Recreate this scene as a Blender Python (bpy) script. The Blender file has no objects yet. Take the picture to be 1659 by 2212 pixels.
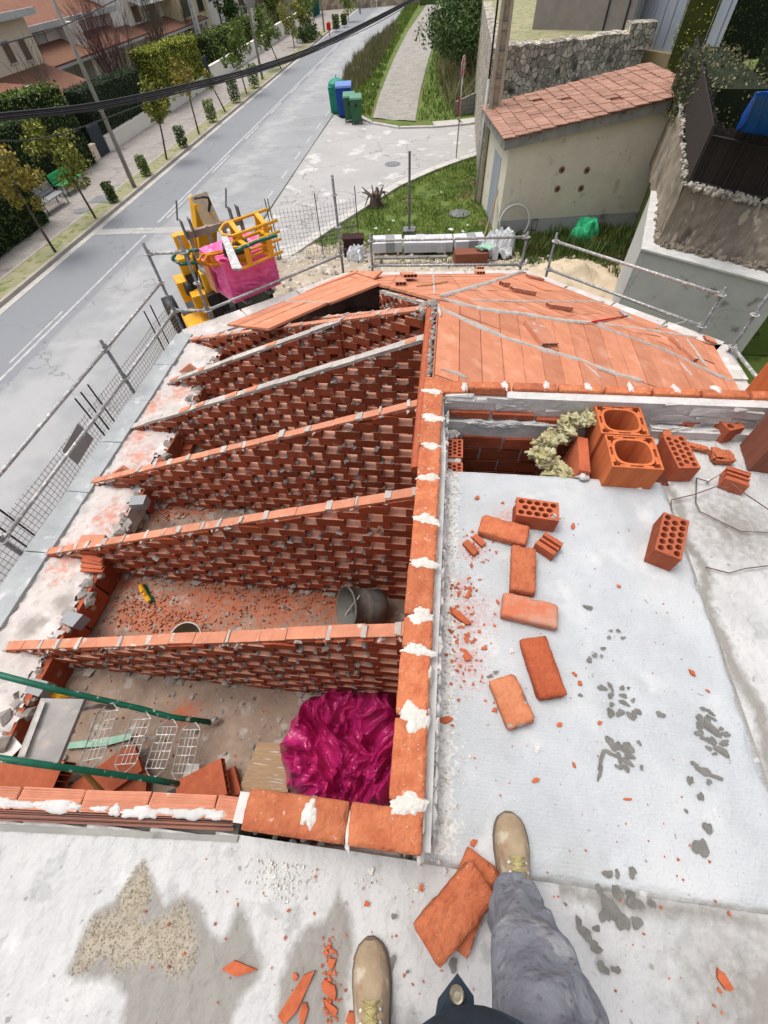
import bpy, math, random
import numpy as np
from mathutils import Vector, Matrix, noise as mnoise
R = math.radians
S = bpy.context.scene
COL = S.collection
rnd = random.Random(7)

# ------------------------------------------------------------------ camera model (used to read real positions off the photo)
FC = 910.0; CX, CY = 829.5, 1106.0; HC = 1.84
D = Vector((878.0-CX, 1758.0-CY, FC)).normalized()
Y = Vector((1001.0-CX, -129.0-CY, FC)); Y = (Y - D*Y.dot(D)).normalized()
X = Y.cross(-D)
if X[0] < 0: X = -X
def ray(px, py):
    r = Vector((px-CX, py-CY, FC)); return Vector((r.dot(X), r.dot(Y), -r.dot(D)))
def P(px, py, z):            # point of the horizontal plane at height z
    r = ray(px, py); t = (z-HC)/r.z; return Vector((r.x*t, r.y*t, z))
def PX(px, py, x):
    r = ray(px, py); t = x/r.x; return Vector((x, r.y*t, HC+r.z*t))
def PY(px, py, y):
    r = ray(px, py); t = y/r.y; return Vector((r.x*t, y, HC+r.z*t))
def PP(px, py, o, n):        # point of an inclined plane
    r = ray(px, py); t = (Vector(o)-Vector((0,0,HC))).dot(n)/r.dot(n); return Vector((0,0,HC))+r*t
G = -5.6                      # street level
ZS = -2.2                     # eave slab
ZF = -2.55                    # loft floor
ZR = -0.66                    # ridge

cam = bpy.data.cameras.new('camera'); co = bpy.data.objects.new('camera', cam); COL.objects.link(co)
M = Matrix(((X[0], -X[1], -X[2]), (Y[0], -Y[1], -Y[2]), (-D[0], D[1], D[2])))
co.matrix_world = Matrix.Translation((0, 0, HC)) @ M.to_4x4()
cam.sensor_fit = 'HORIZONTAL'; cam.angle = 2*math.atan(829.5/FC); cam.clip_start = .02; cam.clip_end = 900
S.camera = co

# ------------------------------------------------------------------ materials
def nd(nt, t, **k):
    n = nt.nodes.new(t)
    for a, b in k.items():
        if hasattr(n, a): setattr(n, a, b)
    return n
def mat(name, c1, c2=None, scale=6, rough=.85, bump=.3, bs=None, bdist=.004, metal=0, spots=None, island=0, detail=6, tex='Object', spec=.3, extra=None, stretch=None, trans=0, contrast=(.35, .65), obj=0):
    m = bpy.data.materials.new(name); m.use_nodes = True; nt = m.node_tree; L = nt.links
    b = nt.nodes['Principled BSDF']
    tc = nd(nt, 'ShaderNodeTexCoord'); co_ = tc.outputs[tex]
    if stretch:
        mp = nd(nt, 'ShaderNodeMapping'); mp.inputs['Scale'].default_value = stretch
        L.new(co_, mp.inputs[0]); co_ = mp.outputs[0]
    c2 = c2 or tuple(x*.75 for x in c1)
    n = nd(nt, 'ShaderNodeTexNoise'); n.inputs['Scale'].default_value = scale; n.inputs['Detail'].default_value = detail; n.inputs['Roughness'].default_value = .65
    L.new(co_, n.inputs['Vector'])
    mr = nd(nt, 'ShaderNodeMapRange'); mr.inputs[1].default_value, mr.inputs[2].default_value = contrast
    L.new(n.outputs[0], mr.inputs[0])
    mx = nd(nt, 'ShaderNodeMix', data_type='RGBA'); L.new(mr.outputs[0], mx.inputs[0])
    mx.inputs[6].default_value = (*c1, 1); mx.inputs[7].default_value = (*c2, 1)
    col = mx.outputs[2]
    for sp in (spots or []):
        c, sc, th, soft = sp[:4]
        s = nd(nt, 'ShaderNodeTexNoise'); s.inputs['Scale'].default_value = sc; s.inputs['Detail'].default_value = 4
        L.new(co_, s.inputs['Vector'])
        r = nd(nt, 'ShaderNodeMapRange'); r.inputs[1].default_value = th; r.inputs[2].default_value = th+soft
        L.new(s.outputs[0], r.inputs[0])
        q = nd(nt, 'ShaderNodeMix', data_type='RGBA'); L.new(r.outputs[0], q.inputs[0]); L.new(col, q.inputs[6]); q.inputs[7].default_value = (*c, 1)
        col = q.outputs[2]
    if island or obj:
        if island:
            g = nd(nt, 'ShaderNodeNewGeometry'); src = g.outputs['Random Per Island']
        else:
            g = nd(nt, 'ShaderNodeObjectInfo'); src = g.outputs['Random']
        a = island or obj
        r = nd(nt, 'ShaderNodeMapRange'); r.inputs[3].default_value = 1-a; r.inputs[4].default_value = 1+a
        L.new(src, r.inputs[0])
        h = nd(nt, 'ShaderNodeHueSaturation'); L.new(r.outputs[0], h.inputs['Value']); L.new(col, h.inputs['Color'])
        col = h.outputs[0]
    if extra: col = extra(nt, L, col, co_, b)
    L.new(col, b.inputs['Base Color'])
    b.inputs['Roughness'].default_value = rough; b.inputs['Metallic'].default_value = metal
    b.inputs['Specular IOR Level'].default_value = spec
    if trans: b.inputs['Transmission Weight'].default_value = trans
    if bump:
        bn = nd(nt, 'ShaderNodeTexNoise'); bn.inputs['Scale'].default_value = bs or scale*5; bn.inputs['Detail'].default_value = 5
        L.new(co_, bn.inputs['Vector'])
        bp = nd(nt, 'ShaderNodeBump'); bp.inputs['Strength'].default_value = bump; bp.inputs['Distance'].default_value = bdist
        L.new(bn.outputs[0], bp.inputs['Height']); L.new(bp.outputs[0], b.inputs['Normal'])
    return m

def attr_mix(name, color, amp=.35, nscale=40, strength=1.0):
    def f(nt, L, col, co_, b):
        a = nd(nt, 'ShaderNodeAttribute'); a.attribute_name = name
        n = nd(nt, 'ShaderNodeTexNoise'); n.inputs['Scale'].default_value = nscale; n.inputs['Detail'].default_value = 5
        L.new(co_, n.inputs['Vector'])
        s = nd(nt, 'ShaderNodeMath', operation='MULTIPLY_ADD'); L.new(n.outputs[0], s.inputs[0]); s.inputs[1].default_value = amp*2; s.inputs[2].default_value = -amp
        t = nd(nt, 'ShaderNodeMath', operation='ADD'); L.new(a.outputs['Fac'], t.inputs[0]); L.new(s.outputs[0], t.inputs[1])
        # nothing where the attribute is zero
        g = nd(nt, 'ShaderNodeMapRange'); g.inputs[1].default_value = .35; g.inputs[2].default_value = .65; g.inputs[4].default_value = strength
        L.new(t.outputs[0], g.inputs[0])
        q = nd(nt, 'ShaderNodeMix', data_type='RGBA'); L.new(g.outputs[0], q.inputs[0]); L.new(col, q.inputs[6]); q.inputs[7].default_value = (*color, 1)
        return q.outputs[2]
    return f
def chain(*fs):
    def f(nt, L, col, co_, b):
        for x in fs: col = x(nt, L, col, co_, b)
        return col
    return f
def cells(scale, mortar, width=.06, bumpd=0):     # irregular stones
    def f(nt, L, col, co_, b):
        v = nd(nt, 'ShaderNodeTexVoronoi', feature='DISTANCE_TO_EDGE'); v.inputs['Scale'].default_value = scale; L.new(co_, v.inputs['Vector'])
        w = nd(nt, 'ShaderNodeTexVoronoi'); w.inputs['Scale'].default_value = scale; L.new(co_, w.inputs['Vector'])
        h = nd(nt, 'ShaderNodeHueSaturation'); L.new(col, h.inputs['Color'])
        sx = nd(nt, 'ShaderNodeSeparateColor'); L.new(w.outputs['Color'], sx.inputs[0])
        r0 = nd(nt, 'ShaderNodeMapRange'); r0.inputs[3].default_value = .55; r0.inputs[4].default_value = 1.45; L.new(sx.outputs[0], r0.inputs[0]); L.new(r0.outputs[0], h.inputs['Value'])
        r = nd(nt, 'ShaderNodeMapRange'); r.inputs[1].default_value = width*.4; r.inputs[2].default_value = width; L.new(v.outputs['Distance'], r.inputs[0])
        q = nd(nt, 'ShaderNodeMix', data_type='RGBA'); L.new(r.outputs[0], q.inputs[0]); q.inputs[6].default_value = (*mortar, 1); L.new(h.outputs[0], q.inputs[7])
        return q.outputs[2]
    return f
def cracks(color, scale=.35, w=.006, dist=1.5, strength=.8):
    def f(nt, L, col, co_, b):
        n = nd(nt, 'ShaderNodeTexNoise'); n.inputs['Scale'].default_value = 1.3; n.inputs['Detail'].default_value = 6; L.new(co_, n.inputs['Vector'])
        vm = nd(nt, 'ShaderNodeVectorMath', operation='SCALE'); vm.inputs['Scale'].default_value = dist; L.new(n.outputs['Color'], vm.inputs[0])
        va = nd(nt, 'ShaderNodeVectorMath', operation='ADD'); L.new(co_, va.inputs[0]); L.new(vm.outputs[0], va.inputs[1])
        v = nd(nt, 'ShaderNodeTexVoronoi', feature='DISTANCE_TO_EDGE'); v.inputs['Scale'].default_value = scale; L.new(va.outputs[0], v.inputs['Vector'])
        r = nd(nt, 'ShaderNodeMapRange'); r.inputs[1].default_value = w*.3; r.inputs[2].default_value = w; r.inputs[3].default_value = strength; r.inputs[4].default_value = 0; L.new(v.outputs['Distance'], r.inputs[0])
        q = nd(nt, 'ShaderNodeMix', data_type='RGBA'); L.new(r.outputs[0], q.inputs[0]); L.new(col, q.inputs[6]); q.inputs[7].default_value = (*color, 1)
        return q.outputs[2]
    return f
def bricktex(color_m, sx, sy, w=.02, plane='XY'):
    def f(nt, L, col, co_, b):
        mp = nd(nt, 'ShaderNodeMapping')
        if plane == 'XZ': mp.inputs['Rotation'].default_value = (R(90), 0, 0)
        if plane == 'YZ': mp.inputs['Rotation'].default_value = (R(90), 0, R(90))
        L.new(co_, mp.inputs[0])
        t = nd(nt, 'ShaderNodeTexBrick'); t.inputs['Scale'].default_value = 1; t.inputs['Brick Width'].default_value = sx; t.inputs['Row Height'].default_value = sy
        t.inputs['Mortar Size'].default_value = w; t.inputs['Mortar Smooth'].default_value = .1
        t.inputs['Mortar'].default_value = (*color_m, 1)
        h = nd(nt, 'ShaderNodeHueSaturation'); h.inputs['Value'].default_value = .82; L.new(col, h.inputs['Color'])
        L.new(col, t.inputs['Color1']); L.new(h.outputs[0], t.inputs['Color2']); L.new(mp.outputs[0], t.inputs['Vector'])
        return t.outputs['Color']
    return f
def waves(color, scale, strength=.6, rot=(0, 0, 0), th=(.6, .9), dist=.5):
    def f(nt, L, col, co_, b):
        mp = nd(nt, 'ShaderNodeMapping'); mp.inputs['Rotation'].default_value = rot; L.new(co_, mp.inputs[0])
        w = nd(nt, 'ShaderNodeTexWave'); w.inputs['Scale'].default_value = scale; w.inputs['Distortion'].default_value = dist; w.inputs['Detail'].default_value = 2; L.new(mp.outputs[0], w.inputs['Vector'])
        r = nd(nt, 'ShaderNodeMapRange'); r.inputs[1].default_value, r.inputs[2].default_value = th; r.inputs[4].default_value = strength; L.new(w.outputs['Fac'], r.inputs[0])
        q = nd(nt, 'ShaderNodeMix', data_type='RGBA'); L.new(r.outputs[0], q.inputs[0]); L.new(col, q.inputs[6]); q.inputs[7].default_value = (*color, 1)
        return q.outputs[2]
    return f

WH = (.66, .64, .60)
m_solid = mat('solid_brick_clay', (.52, .165, .072), (.40, .105, .045), scale=22, bump=1, bs=42, bdist=.014, obj=.14, spots=[((.6, .3, .2), 70, .68, .05)])
m_capclay = mat('cap_brick_clay', (.53, .18, .08), (.41, .11, .048), scale=16, bump=1, bs=50, bdist=.012, island=.13, spots=[((.62, .38, .28), 40, .66, .06), ((.34, .10, .05), 6, .60, .1)])
m_clay = mat('hollow_clay', (.46, .125, .058), (.36, .088, .04), scale=14, bump=.15, bs=60, obj=.12)
m_ledge = mat('lit_dusty_ledge', (.78, .44, .31), (.66, .29, .18), scale=12, bump=.4, bs=60, island=.15)  # mortar dust on brick tops, with overhead light painted into the colour
m_wallbrick = mat('wall_clay', (.37, .088, .038), (.27, .060, .025), scale=9, bump=.3, bs=50, island=.28, spots=[((.42, .33, .27), 7, .63, .12)])
m_cope = mat('coping_clay', (.58, .25, .15), (.48, .19, .115), scale=10, bump=.3, bs=60, island=.12, spots=[((.5, .45, .4), 12, .62, .06)])
m_board = mat('clay_board', (.60, .25, .145), (.50, .19, .10), scale=5, bump=.25, bs=20, island=.13, stretch=(1, 1, 1), spots=[((.64, .32, .21), 4, .58, .15), ((.40, .24, .17), 26, .70, .04)])
m_vent = mat('vent_clay', (.58, .165, .055), (.46, .115, .04), scale=5, bump=.2, bs=30, stretch=(6, 6, .6), obj=.1)
m_ventdark = mat('dark_clay', (.24, .085, .05), (.18, .062, .04), scale=5, bump=.2, bs=30, stretch=(6, 6, .6))
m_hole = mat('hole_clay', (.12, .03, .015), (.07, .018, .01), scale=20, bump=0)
m_mortar = mat('grey_mortar', (.38, .33, .29), (.26, .25, .235), scale=14, bump=.9, bs=60, bdist=.006, island=.15)
m_mortar_s = mat('pale_mortar', (.50, .455, .41), (.38, .35, .32), scale=14, bump=.9, bs=60, bdist=.006, island=.15)
m_white = mat('white_mortar', (.68, .65, .59), (.54, .51, .46), scale=22, bump=1, bs=80, bdist=.008)
m_whites = mat('white_mortar_smear', (.62, .60, .57), (.48, .465, .45), scale=9, bump=.8, bs=25, bdist=.01)
deck_ex = chain(attr_mix('stain', (.26, .245, .22), .22, 30, .95), attr_mix('sand', (.39, .34, .265), .5, 130, .85), attr_mix('red', (.50, .15, .08), .55, 60, .5), attr_mix('dust', (.72, .69, .64), .5, 60, .9))
m_deckW = mat('rough_white_concrete', (.55, .545, .53), (.44, .44, .435), scale=3.2, bump=1, bs=38, bdist=.010, spots=[((.42, .42, .41), 1.6, .60, .2), ((.40, .40, .39), 8, .60, .05), ((.30, .29, .27), 26, .68, .03), ((.64, .64, .63), 5, .62, .1)], extra=deck_ex, contrast=(.3, .7), detail=9)
m_deckG = mat('smooth_slab_concrete', (.475, .495, .51), (.385, .405, .415), scale=3.2, bump=.8, bs=90, bdist=.006, spots=[((.53, .54, .54), 1.7, .50, .2), ((.55, .56, .56), 5, .57, .15), ((.37, .38, .37), 2.6, .62, .15), ((.30, .30, .29), 34, .70, .03), ((.22, .2, .18), 75, .745, .02)], extra=chain(deck_ex, waves((.60, .62, .63), 26, .10, (0, 0, R(90)), (.5, 1), 3)), detail=9)
m_slab = mat('eave_slab_concrete', (.60, .545, .51), (.45, .42, .40), scale=2.6, bump=1, bs=22, bdist=.012, extra=chain(attr_mix('red', (.58, .22, .14), .55, 16, .8), attr_mix('edge', (.40, .42, .43), .3, 10, .95), attr_mix('stain', (.28, .25, .225), .15, 20, .8)), spots=[((.40, .37, .35), 14, .63, .05), ((.68, .62, .59), 4, .55, .12)], contrast=(.3, .7))
m_floor = mat('loft_floor', (.36, .27, .205), (.22, .165, .13), scale=3.5, bump=1, bs=24, bdist=.012, extra=attr_mix('red', (.42, .125, .058), .5, 13, .85), spots=[((.40, .36, .32), 5, .60, .07), ((.12, .10, .08), 17, .66, .05)], contrast=(.3, .7))
m_asph = mat('asphalt', (.33, .335, .34), (.27, .275, .28), scale=.5, bump=.35, bs=40, bdist=.003, extra=chain(attr_mix('dark', (.225, .235, .25), .18, .7, .9), attr_mix('pale', (.44, .44, .43), .45, 1.6, .5), cracks((.15, .15, .15), .16, .006, 2.2, .6)), detail=9, spots=[((.28, .285, .29), 2.5, .60, .08)])
m_croad = mat('pale_concrete_paving', (.42, .41, .395), (.35, .34, .33), scale=.45, bump=.35, bs=30, bdist=.003, extra=cracks((.15, .14, .13), .24, .0075, 1.6, .8), detail=9, spots=[((.54, .53, .51), .9, .56, .1), ((.34, .335, .325), 4, .63, .05)])
m_walk = mat('pavement_blocks', (.42, .385, .35), (.33, .30, .275), scale=1.4, bump=.2, extra=bricktex((.23, .21, .19), .22, .11, .012), spots=[((.20, .18, .16), 1.0, .58, .1)])
m_kerb = mat('kerb_stone', (.44, .40, .35), (.35, .32, .28), scale=3, bump=.4)
m_gut = mat('white_gutter', (.52, .50, .46), (.42, .40, .37), scale=3, bump=.2)
m_verge = mat('sandy_verge', (.34, .30, .20), (.24, .25, .12), scale=2, bump=.6, bs=30, spots=[((.16, .20, .06), 3, .56, .06)])
m_grassg = mat('grass_ground', (.085, .135, .022), (.13, .17, .035), scale=.9, bump=.8, bs=20, bdist=.03, spots=[((.16, .12, .06), 1.1, .60, .06), ((.045, .075, .015), 3, .58, .08)])
m_blade = mat('grass_blades', (.095, .17, .022), (.20, .26, .045), scale=.8, rough=.7, bump=0, island=.45)
m_dry = mat('dry_weeds', (.24, .20, .11), (.15, .16, .06), scale=.7, rough=.8, bump=0, island=.4)
m_dirt = mat('dirt', (.50, .42, .32), (.36, .30, .23), scale=1.2, bump=1, bs=8, bdist=.05, spots=[((.60, .55, .47), 4, .58, .06)])
m_track = mat('rough_concrete_track', (.35, .325, .285), (.25, .235, .21), scale=1.2, bump=1, bs=8, bdist=.03, spots=[((.46, .43, .38), 6, .60, .05), ((.15, .145, .12), 3, .63, .06)], detail=9)
m_galv = mat('galvanised_steel', (.44, .44, .43), (.30, .30, .30), scale=16, rough=.55, bump=.2, metal=.35, spots=[((.64, .62, .58), 24, .56, .05)])
m_post = mat('dull_steel', (.22, .22, .225), (.14, .14, .145), scale=16, rough=.5, bump=.2, metal=.4, spots=[((.5, .48, .45), 24, .62, .04)])
m_wire = mat('dark_wire', (.10, .09, .08), rough=.7, bump=0)
m_wireg = mat('grey_wire', (.30, .29, .27), rough=.6, bump=0)
m_rust = mat('rusty_rebar', (.19, .13, .10), (.10, .07, .06), scale=30, bump=.4)
m_black = mat('black_plastic', (.018, .018, .02), (.03, .03, .033), rough=.45, bump=.1)
m_green = mat('green_paint', (.012, .14, .085), (.01, .10, .06), scale=10, rough=.45, bump=.1, spots=[((.5, .52, .46), 18, .63, .04)])
m_yel = mat('yellow_paint', (.80, .42, .02), (.70, .34, .02), scale=4, rough=.4, bump=.05, spots=[((.3, .22, .12), 14, .68, .04)])
m_yeldirty = mat('worn_yellow_paint', (.55, .36, .17), (.42, .33, .24), scale=9, rough=.7, bump=.3, spots=[((.35, .32, .28), 16, .52, .05), ((.65, .38, .05), 7, .62, .05)])
m_magn = mat('magenta_film', (.95, .15, .42), (.80, .07, .28), scale=3, rough=.3, bump=.5, bs=7, bdist=.04, spec=.6)
m_bag = mat('purple_film', (.54, .025, .17), (.36, .012, .11), scale=4, rough=.30, bump=.8, bs=9, bdist=.05, spec=.6)
m_cream = mat('cream_render', (.74, .69, .57), (.67, .62, .50), scale=1.5, bump=.25, bs=30, spots=[((.48, .44, .35), 2.2, .62, .1), ((.36, .34, .28), 9, .68, .05)])
m_facA = mat('ochre_cream_facade', (.80, .69, .53), (.75, .64, .48), scale=.6, bump=.1)
m_facW = mat('white_facade', (.84, .80, .73), (.78, .74, .67), scale=.8, bump=.1)
m_facY = mat('yellow_cream_facade', (.70, .60, .38), (.64, .54, .34), scale=.8, bump=.1)
m_tileroof = mat('red_roof_tiles', (.30, .145, .09), (.21, .10, .065), scale=3, bump=.3, extra=waves((.14, .05, .03), 2.2, .8, (0, 0, R(90)), (.55, .95), .3))
m_brownroof = mat('brown_roof_tiles', (.27, .13, .08), (.18, .09, .055), scale=3, bump=.3, extra=waves((.12, .045, .028), 2.2, .8, (0, 0, R(90)), (.55, .95), .3), spots=[((.2, .15, .1), 3, .6, .08)])
m_shedtile = mat('faded_roof_tiles', (.40, .225, .165), (.29, .155, .11), scale=2.5, bump=.35, island=.14, spots=[((.19, .10, .07), 3.5, .66, .04), ((.46, .28, .22), 7, .6, .08)])
m_fascia = mat('pale_fascia', (.55, .56, .55), (.46, .47, .46), scale=3, bump=.1)
m_concg = mat('weathered_concrete', (.34, .33, .295), (.21, .21, .195), scale=2.5, bump=.5, bs=18, spots=[((.13, .125, .11), 5, .63, .06)])
m_concn = mat('new_wall_concrete', (.47, .47, .46), (.38, .38, .375), scale=1.1, bump=.3, bs=18, spots=[((.22, .22, .21), 2.2, .62, .05), ((.43, .43, .42), 6, .66, .05)], extra=cracks((.22, .22, .215), .4, .004, .9, .5))
m_concw = mat('pale_wall_concrete', (.52, .52, .50), (.44, .44, .43), scale=2, bump=.2)
m_stucco = mat('crumbling_stucco', (.30, .25, .19), (.17, .145, .115), scale=1.1, bump=1, bs=9, bdist=.05, spots=[((.10, .085, .07), 3, .60, .08), ((.38, .33, .26), 5, .60, .06)], stretch=(1, 1, .4), detail=9)
m_rubble = mat('rubble_stone', (.52, .47, .38), (.40, .36, .30), scale=3, bump=.6, bs=12, bdist=.04, extra=cells(5.2, (.10, .095, .085), .07), spots=[((.09, .085, .08), 1.2, .6, .1)])
m_stone = mat('pale_stone', (.50, .46, .40), (.34, .31, .27), scale=6, bump=.5, island=.35)
m_reed = mat('dark_reed', (.045, .035, .03), (.025, .02, .018), scale=5, bump=.6, bs=30, stretch=(14, 14, .6), bdist=.01, spots=[((.14, .10, .07), 9, .66, .05)])
m_frame = mat('dark_iron', (.03, .028, .028), rough=.6, bump=0)
m_tarp = mat('blue_tarp', (.006, .13, .70), (.005, .10, .52), scale=2, rough=.45, bump=.3, bs=4, bdist=.05)
m_net = mat('green_netting', (.06, .55, .25), (.03, .38, .17), scale=9, bump=.5)
m_mint = mat('mint_strap', (.33, .55, .43), (.25, .42, .33), scale=9, bump=.2)
m_film = mat('white_film', (.62, .63, .64), (.45, .46, .47), scale=5, rough=.35, bump=.5, bs=10, bdist=.02)
m_panel = mat('white_panel', (.62, .63, .66), (.55, .56, .59), scale=2, rough=.5, bump=.1)
m_grayb = mat('grey_board', (.30, .31, .32), (.26, .27, .28), scale=3, rough=.6, bump=.1)
m_wood = mat('raw_wood', (.42, .29, .17), (.30, .20, .12), scale=5, bump=.3, stretch=(1, 9, 9), spots=[((.5, .46, .4), 5, .58, .06)])
m_bark = mat('bark', (.14, .10, .075), (.085, .065, .05), scale=8, bump=.6)
m_twig = mat('purple_twigs', (.135, .062, .062), (.09, .045, .045), scale=3, bump=0)
m_twigb = mat('brown_twigs', (.14, .11, .085), (.10, .08, .06), scale=3, bump=0)
def leafmat(n, a, b): return mat(n, tuple(x*1.25 for x in a), tuple(x*1.25 for x in b), scale=1.2, rough=.6, bump=0, island=.45)
m_leafy = leafmat('yellow_green_leaves', (.19, .185, .022), (.12, .135, .018))
m_leaff = leafmat('autumn_leaves', (.27, .20, .035), (.19, .17, .03))
m_leafg = leafmat('green_leaves', (.12, .17, .028), (.08, .12, .02))
m_leafd = leafmat('dark_hedge_leaves', (.055, .095, .02), (.035, .065, .014))
m_leafh = leafmat('golden_hedge_leaves', (.30, .31, .035), (.18, .21, .025))
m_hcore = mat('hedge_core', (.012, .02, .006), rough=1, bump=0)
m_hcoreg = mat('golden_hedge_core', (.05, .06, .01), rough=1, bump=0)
m_bench = mat('bench_green', (.05, .46, .16), (.04, .38, .13), scale=6, rough=.5, bump=.1)
m_binblue = mat('blue_bin', (.01, .065, .35), (.008, .05, .26), scale=3, rough=.45, bump=.05)
m_binlight = mat('pale_blue_lid', (.16, .27, .60), rough=.5, bump=0)
m_bingreen = mat('green_bin', (.035, .13, .055), (.028, .10, .043), scale=3, rough=.45, bump=.05)
m_binlid = mat('pale_green_lid', (.13, .30, .20), rough=.5, bump=0)
m_binteal = mat('teal_bin', (.02, .30, .20), (.018, .22, .15), scale=2, rough=.45, bump=.05)
m_red = mat('red_enamel', (.62, .015, .02), (.5, .012, .018), rough=.45, bump=0)
m_wp = mat('white_paint', (.75, .74, .71), (.60, .59, .56), scale=1.6, rough=.7, bump=.05)
m_lane = mat('worn_road_paint', (.52, .52, .51), (.33, .335, .34), scale=3, rough=.8, bump=.1)
m_glass = mat('dark_window_glass', (.035, .04, .045), rough=.15, bump=0, spec=.8)
m_shut = mat('brown_shutter', (.20, .13, .08), (.15, .10, .06), scale=3, bump=.1)
m_blind = mat('white_shutter', (.62, .62, .60), rough=.6, bump=0)
m_metalgate = mat('grey_blue_sheet', (.36, .40, .46), (.29, .32, .37), scale=2, rough=.6, bump=.1, stretch=(6, 6, .5), spots=[((.45, .42, .36), 1.5, .6, .06)])
m_wool = mat('mineral_wool', (.50, .45, .24), (.36, .32, .17), scale=14, rough=.95, bump=1, bs=60, bdist=.015, spots=[((.55, .53, .36), 22, .56, .08)])
m_boot = mat('suede_boot', (.40, .305, .20), (.30, .22, .14), scale=12, rough=.9, bump=.9, bs=32, bdist=.010, spots=[((.47, .40, .31), 14, .6, .08), ((.34, .15, .09), 9, .70, .05)])
m_sole = mat('boot_sole', (.16, .13, .10), rough=.9, bump=.3)
m_lace = mat('boot_lace', (.44, .38, .18), (.33, .28, .12), scale=60, bump=.3)
m_jean = mat('grey_work_trousers', (.235, .24, .265), (.165, .17, .20), scale=6, rough=.95, bump=1, bs=11, bdist=.035, spots=[((.30, .30, .31), 16, .60, .08), ((.14, .14, .16), 60, .62, .05)])
m_jacket = mat('navy_jacket', (.032, .045, .062), (.02, .03, .043), scale=6, rough=.85, bump=.4, bs=60)
m_skin = mat('skin', (.50, .28, .19), (.44, .24, .16), scale=10, rough=.6, bump=.1)
m_hair = mat('dark_hair', (.03, .02, .015), rough=.7, bump=.5)
m_wet = mat('wet_print', (.19, .18, .165), (.12, .115, .10), scale=30, rough=.7, bump=.1)
m_crumbW = mat('white_crumb', (.72, .69, .64), (.6, .57, .53), scale=40, bump=.4, island=.15)
m_crumbR = mat('brick_chip', (.50, .125, .05), (.36, .085, .035), scale=40, bump=.4, island=.25)
m_rubb = mat('grey_rubber', (.10, .10, .095), (.20, .19, .17), scale=9, rough=.8, bump=.2)
m_mortarwet = mat('wet_mortar', (.23, .225, .20), (.17, .165, .15), scale=5, rough=.5, bump=.3)
m_whiteb = mat('dirty_white_plastic', (.55, .54, .50), (.42, .40, .36), scale=7, rough=.6, bump=.1)
m_wet2 = mat('patched_tarmac', (.22, .225, .23), (.17, .175, .18), scale=2, bump=.3)

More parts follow.
